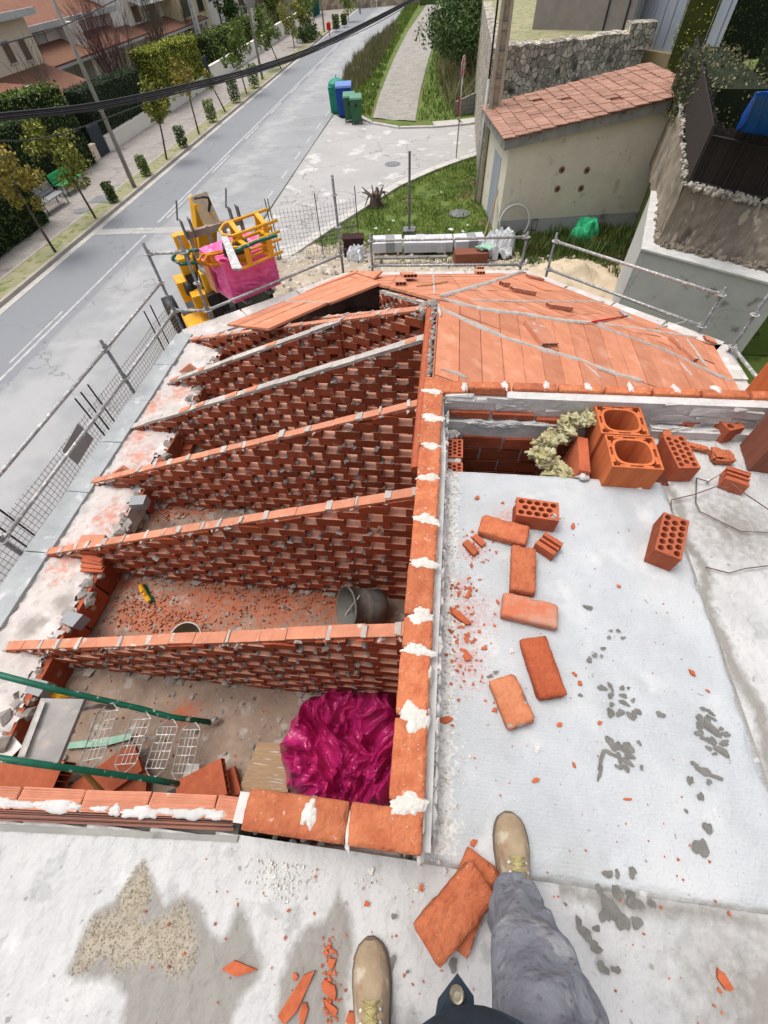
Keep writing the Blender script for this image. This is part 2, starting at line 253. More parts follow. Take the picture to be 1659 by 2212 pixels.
# ------------------------------------------------------------------ mesh builder
def V(*a): return Vector(a)
def wloc(o):
    l = Vector((0, 0, 0))
    while o is not None: l += o.location; o = o.parent
    return l
class MB:
    def __init__(s): s.v = []; s.f = []; s.mi = []; s.cur = 0
    def add(s, vs, fs):
        n = len(s.v); s.v += [tuple(v) for v in vs]; s.f += [tuple(n+i for i in f) for f in fs]; s.mi += [s.cur]*len(fs); return s
    def box(s, c, d, rz=0, rot=None, j=0):
        c = Vector(c); m = rot or Matrix.Rotation(rz, 3, 'Z'); vs = []
        for x in (-.5, .5):
            for y in (-.5, .5):
                for z in (-.5, .5):
                    q = Vector((x*d[0], y*d[1], z*d[2]))
                    if j: q += Vector((rnd.uniform(-j, j), rnd.uniform(-j, j), rnd.uniform(-j, j)))
                    vs.append(c + m @ q)
        return s.add(vs, [(0, 1, 3, 2), (4, 6, 7, 5), (0, 4, 5, 1), (2, 3, 7, 6), (0, 2, 6, 4), (1, 5, 7, 3)])
    def prism(s, pts, z0, z1):          # polygon in XY; z1 may be list
        n = len(pts); z0 = z0 if isinstance(z0, (list, tuple)) else [z0]*n; z1 = z1 if isinstance(z1, (list, tuple)) else [z1]*n
        a = sum(pts[i][0]*pts[(i+1) % n][1]-pts[(i+1) % n][0]*pts[i][1] for i in range(n))
        if a < 0: pts = pts[::-1]; z0 = z0[::-1]; z1 = z1[::-1]
        vs = [(p[0], p[1], z) for p, z in zip(pts, z0)] + [(p[0], p[1], z) for p, z in zip(pts, z1)]
        return s.add(vs, [tuple(range(n))[::-1], tuple(range(n, 2*n))]+[(i, (i+1) % n, n+(i+1) % n, n+i) for i in range(n)])
    def poly3(s, pts, off):             # polygon in space thickened by vector off
        n = len(pts); pts = [Vector(p) for p in pts]; off = Vector(off)
        vs = pts+[p+off for p in pts]
        return s.add(vs, [tuple(range(n))[::-1], tuple(range(n, 2*n))]+[(i, (i+1) % n, n+(i+1) % n, n+i) for i in range(n)])
    def sheet(s, pts): return s.add([Vector(p) for p in pts], [tuple(range(len(pts)))])
    def tube(s, pts, r, n=8, cap=True):
        pts = [Vector(p) for p in pts]; rr = r if isinstance(r, (list, tuple)) else [r]*len(pts)
        vs = []; up = None
        for i, p in enumerate(pts):
            d = (pts[min(i+1, len(pts)-1)]-pts[max(i-1, 0)]).normalized()
            if up is None: up = d.orthogonal().normalized()
            u = (up - d*up.dot(d)); u = u.normalized() if u.length > 1e-5 else d.orthogonal().normalized(); up = u
            w = d.cross(u)
            for k in range(n):
                a = 2*math.pi*k/n; vs.append(p+(u*math.cos(a)+w*math.sin(a))*rr[i])
        fs = []
        for i in range(len(pts)-1):
            for k in range(n): fs.append((i*n+k, i*n+(k+1) % n, (i+1)*n+(k+1) % n, (i+1)*n+k))
        if cap: fs += [tuple(range(n))[::-1], tuple((len(pts)-1)*n+k for k in range(n))]
        return s.add(vs, fs)
    def lathe(s, prof, c, n=24, ax=None):
        c = Vector(c); m = ax or Matrix.Identity(3); vs = []
        for r, z in prof:
            for k in range(n):
                a = 2*math.pi*k/n; vs.append(c+m @ Vector((r*math.cos(a), r*math.sin(a), z)))
        fs = [(i*n+k, i*n+(k+1) % n, (i+1)*n+(k+1) % n, (i+1)*n+k) for i in range(len(prof)-1) for k in range(n)]
        return s.add(vs, fs)
    def blob(s, c, r, j=.35, sub=1, sq=(1, 1, 1), sd=None, rot=True):
        q = rnd if sd is None else random.Random(sd)
        vs, fs = ICO[sub]; c = Vector(c); off = Vector((q.uniform(-99, 99), q.uniform(-99, 99), 0))
        rz = Matrix.Rotation(q.uniform(0, 6.28)*rot, 3, 'Z'); o = []
        for v in vs:
            k = 1+j*mnoise.noise(v*1.7+off)*1.6
            w = Vector((v.x*sq[0], v.y*sq[1], v.z*sq[2]))*r*k; o.append(c+rz @ w)
        return s.add(o, fs)
    def build(s, name, m, parent=None, smooth=False, keep=False, origin=None, uv=None):
        me = bpy.data.meshes.new(name)
        if not s.v: s.v = [(0, 0, 0)]
        a = np.array(s.v, dtype=float)
        if origin is not None: o0 = Vector(origin)
        elif parent is not None: o0 = wloc(parent) if not keep else Vector((0, 0, 0))
        elif keep: o0 = Vector((0, 0, 0))
        else: o0 = Vector(((a[:, 0].min()+a[:, 0].max())/2, (a[:, 1].min()+a[:, 1].max())/2, a[:, 2].min()))
        me.from_pydata([tuple(x) for x in (a-np.array(o0))], [], s.f)
        ms = m if isinstance(m, (list, tuple)) else [m]
        for q in ms: me.materials.append(q)
        if len(ms) > 1: me.polygons.foreach_set('material_index', s.mi)
        if smooth: me.polygons.foreach_set('use_smooth', [True]*len(me.polygons))
        me.validate(); me.update()
        ob = bpy.data.objects.new(name, me); COL.objects.link(ob)
        if parent is not None: ob.parent = parent; ob.location = Vector((0, 0, 0)) if not keep and origin is None else o0
        else: ob.location = o0
        if parent is not None and origin is not None: ob.location = o0-wloc(parent)
        return ob
def _ico():
    import bmesh
    r = {}
    for k in (1, 2, 3, 4):
        b = bmesh.new(); bmesh.ops.create_icosphere(b, subdivisions=k, radius=1)
        r[k] = ([v.co.copy() for v in b.verts], [tuple(v.index for v in f.verts) for f in b.faces]); b.free()
    return r
ICO = _ico()
def tag(o, label=None, cat=None, group=None, kind=None):
    if label: o['label'] = label
    if cat: o['category'] = cat
    if group: o['group'] = group
    if kind: o['kind'] = kind
    return o
def empty(name, loc, label, cat, group=None, kind=None):
    o = bpy.data.objects.new(name, None); COL.objects.link(o); o.location = loc; o.empty_display_size = .1
    return tag(o, label, cat, group, kind)
def bevel(o, w=.003, seg=2):
    m = o.modifiers.new('bevel', 'BEVEL'); m.width = w; m.segments = seg; m.limit_method = 'ANGLE'; return o
def clip_poly(poly, a, b, c):           # keep a*x+b*y<=c
    out = []
    for i in range(len(poly)):
        p, q = poly[i], poly[(i+1) % len(poly)]; dp = a*p[0]+b*p[1]-c; dq = a*q[0]+b*q[1]-c
        if dp <= 0: out.append(p)
        if dp*dq < 0:
            t = dp/(dp-dq); out.append((p[0]+(q[0]-p[0])*t, p[1]+(q[1]-p[1])*t))
    return out
def clip_convex(poly, cl):
    n = len(cl); a = sum(cl[i][0]*cl[(i+1) % n][1]-cl[(i+1) % n][0]*cl[i][1] for i in range(n))
    if a < 0: cl = cl[::-1]
    for i in range(n):
        p, q = cl[i], cl[(i+1) % n]; nx, ny = (q[1]-p[1]), -(q[0]-p[0])
        poly = clip_poly(poly, nx, ny, nx*p[0]+ny*p[1])
        if len(poly) < 3: return []
    return poly
def npoly_sd(xy, poly):                  # signed distance, positive inside
    n = len(poly); d = np.full(len(xy), 1e9); ins = np.zeros(len(xy), bool)
    for i in range(n):
        a = np.array(poly[i]); b = np.array(poly[(i+1) % n]); ab = b-a
        t = np.clip(((xy-a)@ab)/(ab@ab+1e-12), 0, 1); d = np.minimum(d, np.linalg.norm(xy-(a+t[:, None]*ab), axis=1))
        c = (a[1] > xy[:, 1]) != (b[1] > xy[:, 1])
        with np.errstate(divide='ignore', invalid='ignore'):
            xx = (b[0]-a[0])*(xy[:, 1]-a[1])/(b[1]-a[1]+1e-12)+a[0]
        ins ^= c & (xy[:, 0] < xx)
    return np.where(ins, d, -d)
def grid(name, x0, x1, y0, y1, st, m, hf=None, skip=None, attrs=None, parent=None, z=0):
    nx = int(round((x1-x0)/st))+1; ny = int(round((y1-y0)/st))+1
    xs = np.linspace(x0, x1, nx); ys = np.linspace(y0, y1, ny); gx, gy = np.meshgrid(xs, ys)
    xy = np.stack([gx.ravel(), gy.ravel()], 1)
    zz = np.full(len(xy), float(z)) + (hf(xy) if hf else 0)
    i = np.arange(nx*ny).reshape(ny, nx); f = np.stack([i[:-1, :-1], i[:-1, 1:], i[1:, 1:], i[1:, :-1]], -1).reshape(-1, 4)
    if skip is not None:
        c = xy[f].mean(1); f = f[~skip(c)]
    me = bpy.data.meshes.new(name); me.from_pydata(np.column_stack([xy, zz]).tolist(), [], f.tolist())
    for k, fn in (attrs or {}).items():
        a = me.attributes.new(k, 'FLOAT', 'POINT'); a.data.foreach_set('value', fn(xy).astype(np.float32))
    me.materials.append(m); me.polygons.foreach_set('use_smooth', [True]*len(me.polygons)); me.update()
    o = bpy.data.objects.new(name, me); COL.objects.link(o)
    if parent is not None: o.parent = parent; o.location = -wloc(parent)
    return o
_rs = np.random.RandomState(3)
_W = [(_rs.uniform(-1, 1, 2), _rs.uniform(0, 6.28)) for _ in range(40)]
def wob(xy, f=1., k=10):                 # cheap smooth noise, about -1..1
    r = np.zeros(len(xy))
    for i, (w, p) in enumerate(_W[:k]): r += np.sin((xy@w)*f*(2+i*.9)+p)
    return r/math.sqrt(k)
def leaves(mb, pts, size, q=rnd, flat=.0):
    for p in pts:
        p = Vector(p); a = Vector((q.gauss(0, 1), q.gauss(0, 1), q.gauss(0, 1)*(1-flat))).normalized(); b = a.orthogonal().normalized()
        b.rotate(Matrix.Rotation(q.uniform(0, 6.28), 3, a)); c = a.cross(b); s = size*q.uniform(.6, 1.3)
        mb.add([p-b*s, p+c*s*.55, p+b*s, p-c*s*.55], [(0, 1, 2, 3)])

# ================================================================== THE HOUSE BEING BUILT
SL = [P(400, 715, ZS), P(747, 590, ZS), P(1137, 585, ZS), P(1553, 741, ZS)]      # slab corners E1..E4
XL, XR = -4.52, 4.47
SLAB = [(XL, -3.2), (XL, SL[0].y), (SL[1].x, SL[1].y), (SL[2].x, SL[2].y), (XR, SL[3].y), (XR, -3.2)]
AP = P(935, 655, ZR)                     # hip apex
house = empty('house_under_construction', (0, 2.5, G), 'unfinished house with an open brick loft, concrete eave slab and half laid clay roof', 'house')
XI = -3.62                               # inner edge of eave slab on the left
def sl_h(xy): return .014*wob(xy, 9, 14)+.008*wob(xy, 31, 12)
def notch(xy): return xy[:, 0]+.06*wob(xy*np.array([0, 1]), 9, 8)
# eave slab (textured top) and its plain body
redspots = [P(*q, ZS) for q in ((330, 875), (300, 985), (265, 1120), (235, 1115), (170, 1190), (300, 940), (390, 850), (140, 1215), (330, 800))]
stsp = [(P(65, 1352, ZS), .13), (P(140, 1300, ZS), .12), (P(90, 1345, ZS), .08)]
def a_red(xy):
    r = np.zeros(len(xy))
    for p in redspots: r = np.maximum(r, .62-np.hypot(xy[:, 0]-p.x, (xy[:, 1]-p.y)*.8)/.8)
    return r
def a_st(xy):
    r = np.zeros(len(xy))
    for p, k in stsp: r = np.maximum(r, .8-np.hypot(xy[:, 0]-p.x, xy[:, 1]-p.y)/k*.35)
    return np.clip(r, 0, 1)
grid('eave_slab', XL, -3.4, .2, 8.6, .04, m_slab, hf=sl_h, parent=house, z=ZS,
     skip=lambda c: (notch(c) > XI) | (np.array([0]*len(c)) > 1) | (npoly_sd(c, SLAB) < 0),
     attrs={'red': a_red, 'stain': a_st, 'edge': lambda xy: np.clip(.95-(xy[:, 0]-XL)/.55, 0, 1)})
b = MB(); b.prism([(XL, -3.2), (XL, SL[0].y), (XI, SL[0].y-.3), (XI, -3.2)], ZS-.28, ZS-.02); b.prism([(p[0], p[1]) for p in SLAB], ZF-.3, ZF-.06); b.build('slab_body', m_slab, house)
b = MB()
for i in range(1, 4):
    p, q = V(*SLAB[i], ZF-.06), V(*SLAB[i+1], ZF-.06); n = V(-(q-p).y, (q-p).x, 0).normalized(); n = n if (V(0, 3, 0)-p).dot(n) > 0 else -n; b.poly3([p, q, q+n*.6, p+n*.6], (0, 0, ZS-.021-ZF+.06))
b.prism([(XR-1, -3.2), (XR, -3.2), (XR, SL[3].y), (XR-1, SL[3].y)], ZF-.06, ZS-.022); b.build('slab_rim', m_slab, house)
b = MB()
for i in range(1, 5):
    p, q = Vector(SLAB[i]).to_3d(), Vector(SLAB[i+1]).to_3d()
    cen = Vector((0, 3, 0)); n = (q-p).normalized().cross(Vector((0, 0, 1))); n = n if (cen-p).dot(n) > 0 else -n
    L_ = (q-p).length; k = max(1, int(L_/.9))
    for j in range(k):
        a0 = p+(q-p)*(j/k+.006); a1 = p+(q-p)*((j+1)/k-.006)
        if max(a0.y, a1.y) < .5: continue
        b.poly3([V(a0.x, a0.y, ZS-.02), V(a1.x, a1.y, ZS-.02), V(a1.x, a1.y, ZS-.02)+n*.5, V(a0.x, a0.y, ZS-.02)+n*.5], (0, 0, .034))
b.build('slab_border', m_slab, house)
# left edge tiles (grey rim in slabs)
b = MB()
yy = .2
while yy < SL[0].y-.85:
    b.box((XL+.13, yy+.44, ZS+.012), (.30, .868, .05), j=.004); yy += .88
b.build('eave_rim', mat('rim_concrete', (.40, .42, .42), (.32, .335, .34), scale=4, bump=.6, bs=30, spots=[((.52, .53, .53), 5, .58, .1)]), house)
# street facade under the slab
b = MB(); b.prism([(XL+.5, -3), (XL+.5, SL[0].y-.3), (SL[1].x+.2, SL[1].y-.5), (SL[2].x-.2, SL[2].y-.5), (XR-.5, SL[3].y-.3), (XR-.5, -3)], G, ZF-.31)
b.build('outer_wall', m_solid, house)
# loft floor
blk = [(P(*q, ZF), r) for q, r in (((330, 1330), .75), ((480, 1290), .9), ((600, 1300), .8), ((260, 1250), .5), ((400, 1345), .7), ((700, 1290), .6), ((350, 1100), .45), ((430, 1095), .4), ((400, 1540), .25))]
def f_red(xy):
    r = np.zeros(len(xy))
    for p, k in blk: r = np.maximum(r, .72-np.hypot(xy[:, 0]-p.x, (xy[:, 1]-p.y)*1.6)/k*.4)
    return np.clip(r, 0, 1)
grid('loft_floor', XI-.2, .0, -.1, 8.0, .05, m_floor, hf=lambda xy: .012*wob(xy, 7, 12)+.008*wob(xy, 23, 12), parent=house, z=ZF,
     skip=lambda c: npoly_sd(c, [(XI-.2, -.2), (XI-.2, 6.2), (-1.9, 8), (.2, 8), (.2, -.2)]) < 0, attrs={'red': f_red})
# upstand of hollow bricks between floor and slab
b = MB(); yy = .05
while yy < 6.3:
    L_ = rnd.uniform(.30, .5)
    if rnd.random() < .8: b.box((XI+.035+rnd.uniform(-.02, .02), yy+L_/2, (ZF+ZS)/2), (.07, L_-.02, ZS-ZF-.03), rz=rnd.uniform(-.03, .03), j=.006)
    yy += L_
b.build('upstand', m_wallbrick, house)['kind'] = 'stuff'
b = MB()
for i in range(170):
    y = rnd.uniform(.1, 6.2); b.blob((XI+rnd.uniform(-.06, .09), y, rnd.choice((ZF+.02, ZS-.05, ZS-.02))), rnd.uniform(.025, .07), .6, 1)
b.build('upstand_mortar', m_mortar, house)['kind'] = 'stuff'

# ---- deck (where the person stands)
def c5(x, y): return (x*.5729, 1469+y*.5729)
ST1 = [P(*c5(*q), 0)[:2] for q in [(540, 670), (575, 760), (620, 850), (700, 800), (760, 870), (795, 970), (835, 985), (870, 930), (895, 840), (930, 900), (965, 1010), (1000, 1075), (960, 1150), (900, 1200), (870, 1297), (860, 1500), (460, 1500), (455, 1290), (475, 1190), (400, 1125), (290, 1135), (250, 1105), (300, 985), (350, 880), (430, 830), (480, 760)]]
ST2 = [P(*c5(*q), 0)[:2] for q in [(1275, 800), (1320, 880), (1340, 1000), (1310, 1100), (1310, 1297), (1300, 1500), (1020, 1500), (1050, 1150), (1100, 1020), (1150, 930), (1230, 905)]]
SD = [P(*c5(*q), 0)[:2] for q in [(535, 700), (560, 790), (520, 930), (640, 900), (680, 860), (720, 930), (730, 1050), (660, 1110), (560, 1050), (450, 1080), (380, 1020), (330, 1080), (280, 1090), (320, 980), (360, 900), (440, 880), (470, 790)]]
def a_stain(xy):
    s = np.maximum(npoly_sd(xy, ST1), npoly_sd(xy, ST2)); r = np.clip(.5+s/.075, 0, 1)
    # grey dirty strips along the joints of the raised slab
    d1 = np.abs(xy[:, 0]-1.31-.03*wob(xy*np.array([0, 1]), 3, 6)); e1 = np.clip(.75-d1/.11, 0, 1)*(xy[:, 1] < 1.62)*(xy[:, 1] > -.3)
    d2 = np.abs(xy[:, 1]+.165-.02*wob(xy*np.array([1, 0]), 4, 6)); e2 = np.clip(.66-d2/.12, 0, 1)*(xy[:, 0] > .5)
    e3 = np.clip(.74-np.hypot(xy[:, 0]-1.1, (xy[:, 1]+.35)*1.3)/.9, 0, 1)
    e4 = np.clip(.70-np.hypot(xy[:, 0]-1.55, xy[:, 1]-1.35)/.8, 0, 1)
    return np.maximum.reduce([r, e1, e2, e3, e4])
def a_sand(xy): return np.clip(.55+npoly_sd(xy, SD)/.09, 0, .85)
def a_redd(xy):
    r = np.zeros(len(xy))
    for q, k in (((1010, 1330), .14), ((1000, 1430), .12), ((1020, 1190), .09), ((985, 1270), .09), ((1090, 1120), .07)):
        p = P(*q, 0); r = np.maximum(r, .6-np.hypot(xy[:, 0]-p.x, xy[:, 1]-p.y)/k*.25)
    return np.clip(r, 0, 1)
def a_dust(xy):
    r = np.clip(.95-(xy[:, 0]-.09)/.14, 0, 1)*(xy[:, 1] > -.1); r2 = np.clip(.6-np.hypot(xy[:, 0]-.15, xy[:, 1]+.02)/.18, 0, 1)
    return np.maximum(r, r2)
A_ = {'stain': a_stain, 'sand': a_sand, 'red': a_redd, 'dust': a_dust}
def hole(c):   # loft opening, shaft opening
    return ((c[:, 0] < .05) & (c[:, 1] > -.128+np.minimum(0, c[:, 0]+.6)*.06)) | ((c[:, 0] > .06) & (c[:, 0] < 1.27) & (c[:, 1] > 1.0)) 
def dk_h(xy): return .0035*wob(xy, 22, 14)+.002*wob(xy, 70, 14)
grid('roof_deck', -1.7, 2.3, -1.4, 2.06, .014, m_deckW, hf=dk_h, skip=hole, attrs=A_, parent=house, z=-.004)
RS = 1.262
def rs_h(xy):
    e = np.clip(np.minimum.reduce([RS+.012*wob(xy*np.array([0, 1]), 8, 8)-xy[:, 0], xy[:, 1]+.125+.008*wob(xy*np.array([1, 0]), 9, 8), 1.612-xy[:, 1]])/.012, 0, 1)
    return (e-1)*.014+.0008*wob(xy, 30, 10)
def rs_attr(xy):
    e = np.minimum(RS-xy[:, 0], xy[:, 1]+.125); return np.clip(.62-e/.06, 0, 1)*.95
A2 = dict(A_); A2['stain'] = rs_attr; A2['sand'] = lambda xy: np.zeros(len(xy))
grid('raised_slab', .06, 1.275, -.13, 1.62, .012, m_deckG, hf=rs_h, attrs=A2, parent=house, z=.014)
b = MB(); b.prism([(.06, -.12), (1.27, -.12), (1.27, 1.612), (.06, 1.612)], -.22, -.004)
b.prism([(-4.4, -3), (-1.7, -3), (-1.7, -.2), (-4.4, -.2)], -.22, -.006); b.prism([(-1.7, -3), (2.3, -3), (2.3, -1.4), (-1.7, -1.4)], -.22, -.006)
b.prism([(-1.7, -1.4), (2.3, -1.4), (2.3, -.165), (-1.7, -.165)], -.22, -.03); b.prism([(1.28, -.165), (4.4, -.165), (4.4, 2.02), (1.28, 2.02)], -.22, -.03)
b.prism([(2.3, -3), (4.4, -3), (4.4, -.165), (2.3, -.165)], -.22, -.006)
b.build('deck_body', m_deckW, house)
b = MB(); b.prism([(-4.3, -3), (4.3, -3), (4.3, -.26), (-4.3, -.26)], ZS-.02, -.22); b.prism([(1.3, -.26), (4.3, -.26), (4.3, 1.98), (1.3, 1.98)], ZS-.02, -.22)
b.build('lower_wall', m_cream, house)
# seam lip between deck and loft parapet


# ---- tall wall between deck and loft, its cap of solid bricks
def rbrick(L_, W, H, seed, rough=.004, chip=1.):
    q = random.Random(seed); n = (14, 7, 4); vs = []; idx = {}
    b = MB(); off = Vector((q.uniform(-50, 50), q.uniform(-50, 50), q.uniform(-50, 50)))
    def vert(i, j, k):
        key = (i, j, k)
        if key in idx: return idx[key]
        x, y, z = (i/n[0]-.5), (j/n[1]-.5), (k/n[2]-.5)
        p = Vector((x*L_, y*W, z*H)); r = min(.0055, H*.25)
        # rounded corners
        c = Vector((max(-L_/2+r, min(L_/2-r, p.x)), max(-W/2+r, min(W/2-r, p.y)), max(-H/2+r, min(H/2-r, p.z))))
        d = p-c
        if d.length > r: p = c+d.normalized()*r
        nn = mnoise.noise(p*38+off)*rough*.5+mnoise.noise(p*120+off)*rough*.55
        e = (abs(x) > .46)+(abs(y) > .42)+(abs(z) > .4)
        if e >= 2: nn -= max(0, mnoise.noise(p*26+off*2))*rough*3.2*chip
        p += (p-c*.8).normalized()*nn
        idx[key] = len(b.v); b.v.append(p); return idx[key]
    for a in range(3):
        u, v = [(1, 2), (2, 0), (0, 1)][a]
        for side in (0, n[a]):
            for i in range(n[u]):
                for j in range(n[v]):
                    def K(ii, jj):
                        k = [0, 0, 0]; k[a] = side; k[u] = ii; k[v] = jj; return vert(*k)
                    f = (K(i, j), K(i+1, j), K(i+1, j+1), K(i, j+1)); b.f.append(f if side else f[::-1]); b.mi.append(0)
    return b
def place(b, loc, rz=0, tilt=(0, 0)):
    m = Matrix.Rotation(rz, 3, 'Z') @ Matrix.Rotation(tilt[0], 3, 'X') @ Matrix.Rotation(tilt[1], 3, 'Y')
    b.v = [tuple(m @ Vector(v)+Vector(loc)) for v in b.v]; return b
TW = .218
tall = empty('brick_parapet_wall', (0, 1, ZF), 'tall wall capped with solid orange bricks and white mortar, between deck and loft', 'wall')
b = MB(); b.prism([(-.05, -.085), (.045, -.085), (.045, 2.14), (-.05, 2.14)], ZF, TW-.062); b.build('wall_core', mat('coursed_clay', (.40, .10, .042), (.30, .07, .03), scale=9, bump=.3, bs=50, extra=bricktex((.36, .34, .31), .25, .105, .012, 'YZ')), tall)
capb = []
yy = 2.16; bd = [2.165, 1.90, 1.66, 1.42, 1.19, .965, .76, .545, .40, .205, -.0]
bd = [P(*q, TW).y for q in ((936, 845), (932, 902), (926, 962), (920, 1030), (915, 1120), (908, 1215), (905, 1330), (900, 1403), (888, 1548), (868, 1735))]
bd = [2.19]+bd
cap = MB(); gaps = MB()
for i in range(len(bd)-1):
    L_ = bd[i]-bd[i+1]-.012; w = rbrick(max(L_, .03), .116, .055, 100+i, .0035, .4)
    place(w, (-.002+rnd.uniform(-.003, .003), (bd[i]+bd[i+1])/2, TW-.028), R(90)+rnd.uniform(-.01, .01)); cap.add(w.v, w.f)
xr = [P(527, 1745, TW).x, P(672, 1760, TW).x, P(752, 1770, TW).x, .057]
for i in range(3):
    if i == 1: continue
    a0 = xr[0] if i == 0 else xr[2]-.0; a1 = xr[2] if i == 0 else xr[3]
    w = rbrick(a1-a0-.006, .112, .055, 130+i, .0035, .4); place(w, ((a0+a1)/2, -.043-.012*(i == 0)*0, TW-.028), rnd.uniform(-.008, .008)+R(.3)); cap.add(w.v, w.f)
cap.build('brick_cap', m_capclay, tall, smooth=True)
def splat(mb, x, y, z, rx, ry, seed, h=.012, n=44):
    q = random.Random(seed); ph = [q.uniform(0, 6.28) for _ in range(5)]
    def rr(a): return 1+.16*math.sin(2*a+ph[0])+.13*math.sin(3*a+ph[1])+.10*math.sin(5*a+ph[2])+.07*math.sin(9*a+ph[3])+q.uniform(-.07, .07)
    vs = [V(x, y, z+h)]; ring = 5
    rad = [rr(2*math.pi*k/n) for k in range(n)]
    for i in range(1, ring+1):
        t = i/ring
        for k in range(n):
            a = 2*math.pi*k/n; px = x+math.cos(a)*rx*t*rad[k]; py = y+math.sin(a)*ry*t*rad[k]
            hh = h*(1-t**2.2)+(.35*h*mnoise.noise(V(px*70, py*70, seed)) if i < ring else -.004)
            vs.append(V(px, py, z+hh))
    fs = [(0, 1+k, 1+(k+1) % n) for k in range(n)]
    for i in range(ring-1):
        for k in range(n): fs.append((1+i*n+k, 1+(i+1)*n+k, 1+(i+1)*n+(k+1) % n, 1+i*n+(k+1) % n))
    mb.add(vs, fs)
wm = MB()
for i, y in enumerate(bd[1:]):
    w = [.035, .048, .03, .032, .04, .036, .042, .032, .058, .042][i]; splat(wm, rnd.uniform(-.004, .006), y, TW-.003, .056, w*.95, 40+i, .007)
p = P(668, 1758, TW); splat(wm, p.x, p.y, TW-.004, .026, .050, 60, .011)
p = P(752, 1790, TW); splat(wm, p.x, p.y-.01, TW-.014, .010, .05, 61, .01)
for i in range(150):
    y = rnd.uniform(-.08, 2.1); wm.blob((rnd.uniform(-.05, .05), y, TW), rnd.uniform(.0012, .003), .5, 1)
# white mortar pressed out along the deck side
for i in range(26):
    y = -.08+i*.086+rnd.uniform(-.02, .02); wm.blob((.052, y, .13+rnd.uniform(-.03, .03)), .045, .35, 2, (.30, 1.2, 1.2), sd=i, rot=False)
wm.build('white_mortar', m_white, tall, smooth=True)['kind'] = 'stuff'
b = MB(); b.prism([(.045, -.09), (.082, -.09), (.086, 1.62), (.062, 2.0), (.045, 2.0)], -.02, .16); b.build('mortar_strip', m_whites, tall)
b = MB()
for i in range(240): b.blob((.084+rnd.uniform(-.004, .012), rnd.uniform(-.09, 1.95), rnd.uniform(.01, .15)), rnd.uniform(.006, .02), .7, 1, (.7, 1.5, 1), rot=False)
b.build('mortar_drips', m_whites, tall)['kind'] = 'stuff'
b = MB()
for i in range(900):
    y = rnd.uniform(-.12, 1.62); x = .085+abs(rnd.gauss(0, .042)); r = rnd.uniform(.0015, .0065)*(1.6 if rnd.random() < .06 else 1)
    b.blob((x, y, .014+r*.5), r, .5, 1)
for i in range(420):
    p = rnd.choice([(588, 1850), (600, 1880), (800, 1875), (900, 1880), (610, 1910), (640, 1870)]); w = P(p[0]+rnd.gauss(0, 26), p[1]+rnd.gauss(0, 26), 0); r = rnd.uniform(.0012, .0042)
    if w.y < -.18: b.blob((w.x, w.y, r*.5), r, .5, 1)
tag(b.build('white_mortar_crumbs', m_crumbW), 'white mortar crumbs scattered along the foot of the capped wall', 'debris', kind='stuff')
b = MB()
for i in range(1500):
    while True:
        w = (rnd.uniform(-1.5, -.1), rnd.uniform(-1.2, -.2))
        if npoly_sd(np.array([w]), SD)[0] > -.02*rnd.random(): break
    r = rnd.uniform(.0008, .0024); b.blob((w[0], w[1], r*.5), r, .4, 1)
tag(b.build('sand_grains', mat('sand', (.46, .39, .28), (.36, .30, .21), scale=60, bump=0, island=.3)), 'coarse yellow sand spilt over the wet patch of the deck', 'sand', kind='stuff')
# dark gap under the corner bricks
b = MB()
for i in range(12):
    b.blob((rnd.uniform(-.58, .04), -.125+rnd.uniform(-.015, .01), -.10+rnd.uniform(-.03, .02)), rnd.uniform(.008, .02), .5, 1)
b.build('rubble_fill', m_mortar, tall)
b = MB(); b.prism([(-.56, -.085), (.045, -.085), (.045, -.0), (-.56, -.0)], -.9, TW-.058); b.build('corner_core', m_whites, tall)

# ---- low ribbed wall left of the corner
def shear(b): b.v = [(v[0], v[1]+min(0, v[0]+.6)*.075, v[2]) for v in b.v]
low = empty('low_ribbed_wall', (-1.1, -.06, ZF), 'low wall of ribbed orange bricks with torn white mortar along the loft edge', 'wall')
b = MB(); x = -1.9
while x < -.62:
    L_ = .245; b.box((x+L_/2, -.048, -.055), (L_-.006, .066, .20), j=.003)
    for k in range(9): b.box((x+L_/2, -.017-k*.0078, .046), (L_-.012, .0038, .006), j=.0008)
    x += L_
shear(b); b.build('bricks', m_cope, low)
b = MB()
for k in range(5): b.box((-1.25, -.086-k*.007, .03-k*.006), (1.30, .006, .02), rz=.001*k, j=.003)
shear(b); b.build('thin_layers', mat('dark_layers', (.30, .13, .09), (.2, .1, .08), bump=.3), low)
b = MB(); b.prism([(-1.9, -.225), (-.58, -.128), (-.58, -.145), (-1.9, -.245)], -.15, .004); b.prism([(-1.9, -.03), (-.60, -.03), (-.60, -.13), (-1.9, -.13)], ZF, -.05); b.v[8:] = [(v[0], v[1]+min(0, v[0]+.6)*.075, v[2]) for v in b.v[8:]]
b.build('grey_band', m_concg, low)
b = MB()
x = -1.85
while x < -.62:
    splat(b, x, -.068+rnd.uniform(-.008, .004), .048, rnd.uniform(.02, .085), rnd.uniform(.010, .020), int(x*1000), .005); x += rnd.uniform(.03, .10)
shear(b); b.build('mortar', m_whites, low, smooth=True)['kind'] = 'stuff'

